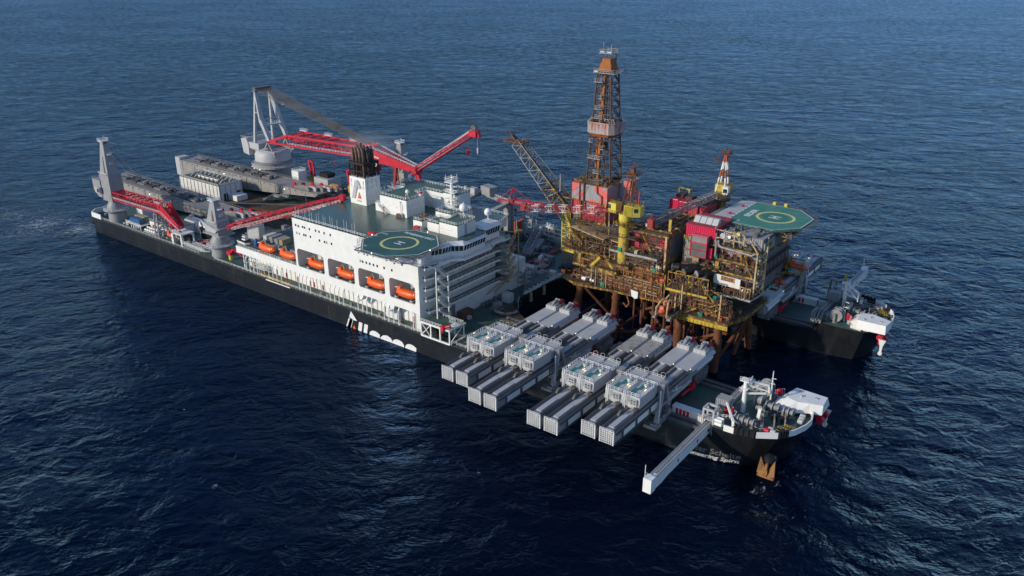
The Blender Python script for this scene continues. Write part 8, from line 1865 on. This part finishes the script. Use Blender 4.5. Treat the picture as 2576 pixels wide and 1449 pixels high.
# dark exhaust ducts in the centre
for k,(x,h,dx,dy,lb) in enumerate(((318.4,34.2,-5.4,-.6,'aft one'),(321.4,34.0,-3.0,-2.8,'middle one'),(325.4,34.0,-2.4,-2.0,'forward one'))):
    t = thing('exhaust_duct', f'{lb} of three fat dark exhaust ducts above the yellow trusses', 'duct', (x,57,27.6)); q = MB(); q.box(x-.9,x+.9,56.2,57.8,29.6,h-.6); q.build('stack', greyd, t)
    q = MB(); q.box(x-1.0,x+1.0,56.1,57.9,27.7,30.2); q.build('base_box', cream if k<2 else darkst, t)
    q = MB(); p0 = Vector((x,58.5,h)); p1 = p0+Vector((dx*.5,dy*.2-1,.4)); p2 = p0+Vector((dx,dy-1.0,0.2))
    q.tube(p0+Vector((1.2,2.6,.2)),p1,1.25,12); q.tube(p1,p2,1.25,12); q.tube(p0+Vector((0,-.8,-1.4)),p0+Vector((0,0,.6)),1.1,10); q.build('elbow', black, t, smooth=True)
    q = MB(); dd = (p2-p1).normalized()
    for j in range(9): pp = (p0+Vector((1.2,2.6,.2))).lerp(p2,j/9); 
    q.tube(p2-dd*.25,p2+dd*.05,1.36,12); q.build('rim', greyd if k<2 else pipeg, t, smooth=True)
t = thing('pressure_tank', 'squat dark ribbed tank under the name board', 'tank', (331,57,26)); b = MB(); b.tube((331.5,57,21),(331.5,57,27),2.0,14)
for k in range(5): b.tube((331.5,57,22+k*1.0),(331.5,57,22.3+k),2.15,14)
b.build('shell', greyd, t, smooth=True)
# platform helideck
ph = thing('helideck', 'green platform helideck marked EIDER with yellow ring and grey strip', 'helideck', (334,90,48.4))
PH = [(316.9,75.5),(341.5,75.4),(348.6,83.6),(348.8,96.8),(341.0,105.2),(324.0,105.5),(320.3,105.0),(318.0,104.0)]
b = MB(); b.prism(PH,48.3,49.0); b.build('deck_plate', rhelig, ph)
b = MB(); b.prism([(317.3,76.0),(323.0,76.0),(323.3,105.1),(320.4,104.6),(318.3,103.6)],49.0,49.02); b.build('grey_strip', greyl, ph)
b = MB()
for k in range(10): b.box(323.1,323.55,76.4+k*2.9,78.4+k*2.9,49.022,49.034)
b.build('dashed_line', wline, ph)
ring(336.6,90.3,6.0,7.1,49.024,yline,ph,'yellow_ring'); ring(336.6,90.3,2.9,4.6,49.018,mat('old_green_ring',(0.03,0.17,0.12),.6),ph,'faded_ring')
flat_H(336.3,90.3,49.03,R(90),1.0,ph)
vs_, fs_, bb_ = text_geo('EIDER',1,.03); flat_text('EIDER',(328.4,85.6),(328.4,95.6),2.3,49.026,wline,ph,.04); flat_text('21',(327.4,78.2),(327.4,79.8),1.0,49.026,wline,ph)
b = MB(); 
for p, q_ in zip(PH, PH[1:]+PH[:1]):
    c = (333,90); f = .985; g_ = .968; P_ = lambda a, k: (c[0]+(a[0]-c[0])*k, c[1]+(a[1]-c[1])*k)
    b._add([(*P_(p,f),49.028),(*P_(q_,f),49.028),(*P_(q_,g_),49.028),(*P_(p,g_),49.028)],[(0,1,2,3)])
b.build('border_line', wline, ph)
b = MB()
for p, q_ in zip(PH, PH[1:]+PH[:1]):
    p, q_ = Vector((*p,48.8)), Vector((*q_,48.8)); d = q_-p; o = Vector((d.y,-d.x,0)).normalized()*1.9+Vector((0,0,.1)); b.bar(p+o,q_+o,.14); b.bar(p+o*.5,q_+o*.5,.08)
    k = max(1,int(d.length/1.8))
    for i in range(k+1): b.bar(p.lerp(q_,i/k),p.lerp(q_,i/k)+o,.13)
b.build('safety_net_frame', greyd, ph)
b = MB()
for y in (78,84,90,96,102):
    b.bar((320,y,46.2),(347,y,46.6),.35)
    for k in range(9): b.bar((320+k*3,y,46.2 if k%2 else 48.2),(323+k*3,y,48.2 if k%2 else 46.2),.25)
for x in (322,328,334,340,346): b.bar((x,77,47.6),(x,103,47.6),.35)
b.bar((346,78,46.6),(346,102,46.6),.35); b.bar((341.6,72,42),(347,78,47),.4); b.bar((341.6,82,41),(347,84,47),.4); b.bar((341.6,92,41),(347,92,47),.4); b.build('support_truss', yel, ph)
for x,y,lb in ((321.2,84.5,'nearer red drone-like fire monitor on the grey strip'),(321.4,96.0,'farther red fire monitor on the grey strip')):
    t = thing('fire_monitor', lb, 'fire monitor', (x,y,49.03)); q = MB(); q.bar((x-.9,y,49.4),(x+.9,y+.2,49.5),.3); q.bar((x,y-.7,49.3),(x+.2,y+.7,49.6),.35); q.tube((x,y,49.03),(x,y,49.5),.3,8); q.build('body', red, t)
b = MB(); b.box(346,348,76.6,78.6,46.6,46.8); b.rail([(346,76.6,46.8),(348.4,76.6,46.8),(348.4,79,46.8)],sp=.8); b.obox((347.2,77.6,46.8),1,1,1.2); b.build('corner_platform', greyd, ph)
for x,y,lb in ((330,106.6,'aft yellow float light beyond the far helideck edge'),(334.4,106.8,'forward yellow float light beyond the far helideck edge')):
    t = thing('floodlight', lb, 'light', (x,y,48.4)); q = MB(); q.obox((x,y,48.6),1.1,1.1,1.3); q.bar((x,y-1,48.4),(x,y,48.8),.2); q.build('housing', yelc, t)
# rig lifeboats
for x,y,z,rz,lb in ((342.4,82.6,26.2,.3,'faded orange lifeboat on the near davit platform at the right end of the rig'),(346.8,91.6,30.2,.3,'faded orange lifeboat on the far davit platform at the right end of the rig')):
    o = lifeboat(x,y,z,lb,L=7.6,Wd=2.8,m=orange2,rot=0,davit=False)
    t = thing('boat_davit', 'yellow davit frame holding the '+('near' if y<90 else 'far')+' right-end lifeboat', 'davit', (x,y,z-1)); q = MB(); q.bar((x+1.8,y-1.7,z-1),(x+2.2,y-1.2,z+4.0),.5); q.bar((x-3.4,y+.4,z+4.0),(x+2.4,y+.4,z+4.2),.4); q.box(x-3.6,x+1.4,y-2.6,y-1.2,z-1.4,z-.9); q.box(x-4,x-3.4,y-2,y+3,z-1.2,z+4.2); q.build('frame', yel, t)
o = lifeboat(316.4,46.6,20.6,'faded red orange free-fall lifeboat nosing out over the dark slot water',L=8.0,Wd=3.0,m=orange2,rot=PI2,davit=False)
t = thing('boat_davit', 'cream curved davit arms over the front lifeboat', 'davit', (316.4,48,21)); b = MB()
for s in (-2.1,2.1): b.path([(316.4+s,43.6,20.4),(316.4+s,43.8,23.2),(316.4+s*.7,45.6,25.2),(316.4+s*.4,48,25.4)],.32,7); b.path([(316.4+s,49.6,20.8),(316.4+s,50,24),(316.4+s*.6,51.4,25.6)],.3,7)
b.build('arm', cream, t); b = MB(); b.box(313.4,314.4,43,46.4,19.4,20.2); b.box(318.8,320.2,43,50,19.6,20.4); b.rail([(313.4,43,20.2),(313.4,49,20.2)],sp=.9); b.rail([(320.2,43,20.4),(320.2,50,20.4)],sp=.9); b.build('platform', pipeg, t)
for x,y,z,m,lb in ((299.2,88,D5+.1,white,'person in white coveralls on the far pipe deck'),(325.4,64.2,34.75,white,'person-sized white hooded figure on the lower balcony')):
    person(x,y,z,lb,m)
# thin exhaust haze drifting off the funnel towards the red boom
m = bpy.data.materials.new('exhaust_haze'); m.use_nodes = True; n = m.node_tree.nodes; l = m.node_tree.links; n.clear()
tc = n.new('ShaderNodeTexCoord'); ln = n.new('ShaderNodeVectorMath'); ln.operation = 'LENGTH'; l.new(tc.outputs['Object'], ln.inputs[0])
mr = n.new('ShaderNodeMapRange'); mr.inputs[1].default_value = 1.0; mr.inputs[2].default_value = 0.1; mr.inputs[3].default_value = 0.0; mr.inputs[4].default_value = 0.02; l.new(ln.outputs['Value'], mr.inputs[0])
pv = n.new('ShaderNodeVolumePrincipled'); pv.inputs['Color'].default_value = (0.80, 0.84, 0.92, 1); l.new(mr.outputs[0], pv.inputs['Density'])
mo = n.new('ShaderNodeOutputMaterial'); l.new(pv.outputs[0], mo.inputs['Volume'])
b = MB(); b.revolve((0,0,0),[(0.01,-1),(.5,-.87),(.87,-.5),(1,0),(.87,.5),(.5,.87),(0.01,1)],14)
o = b.build('exhaust_haze', m, None, label='thin pale exhaust haze drifting from the funnel pipes across the red boom', cat='haze', kind='stuff')
o.location = (172, 44, 61.5); o.scale = (15, 17, 6.5); o.rotation_euler.z = 0.5
print('objects', len(bpy.data.objects), 'tris', sum(len(o.data.polygons)*2 for o in bpy.data.objects if o.type=='MESH'))
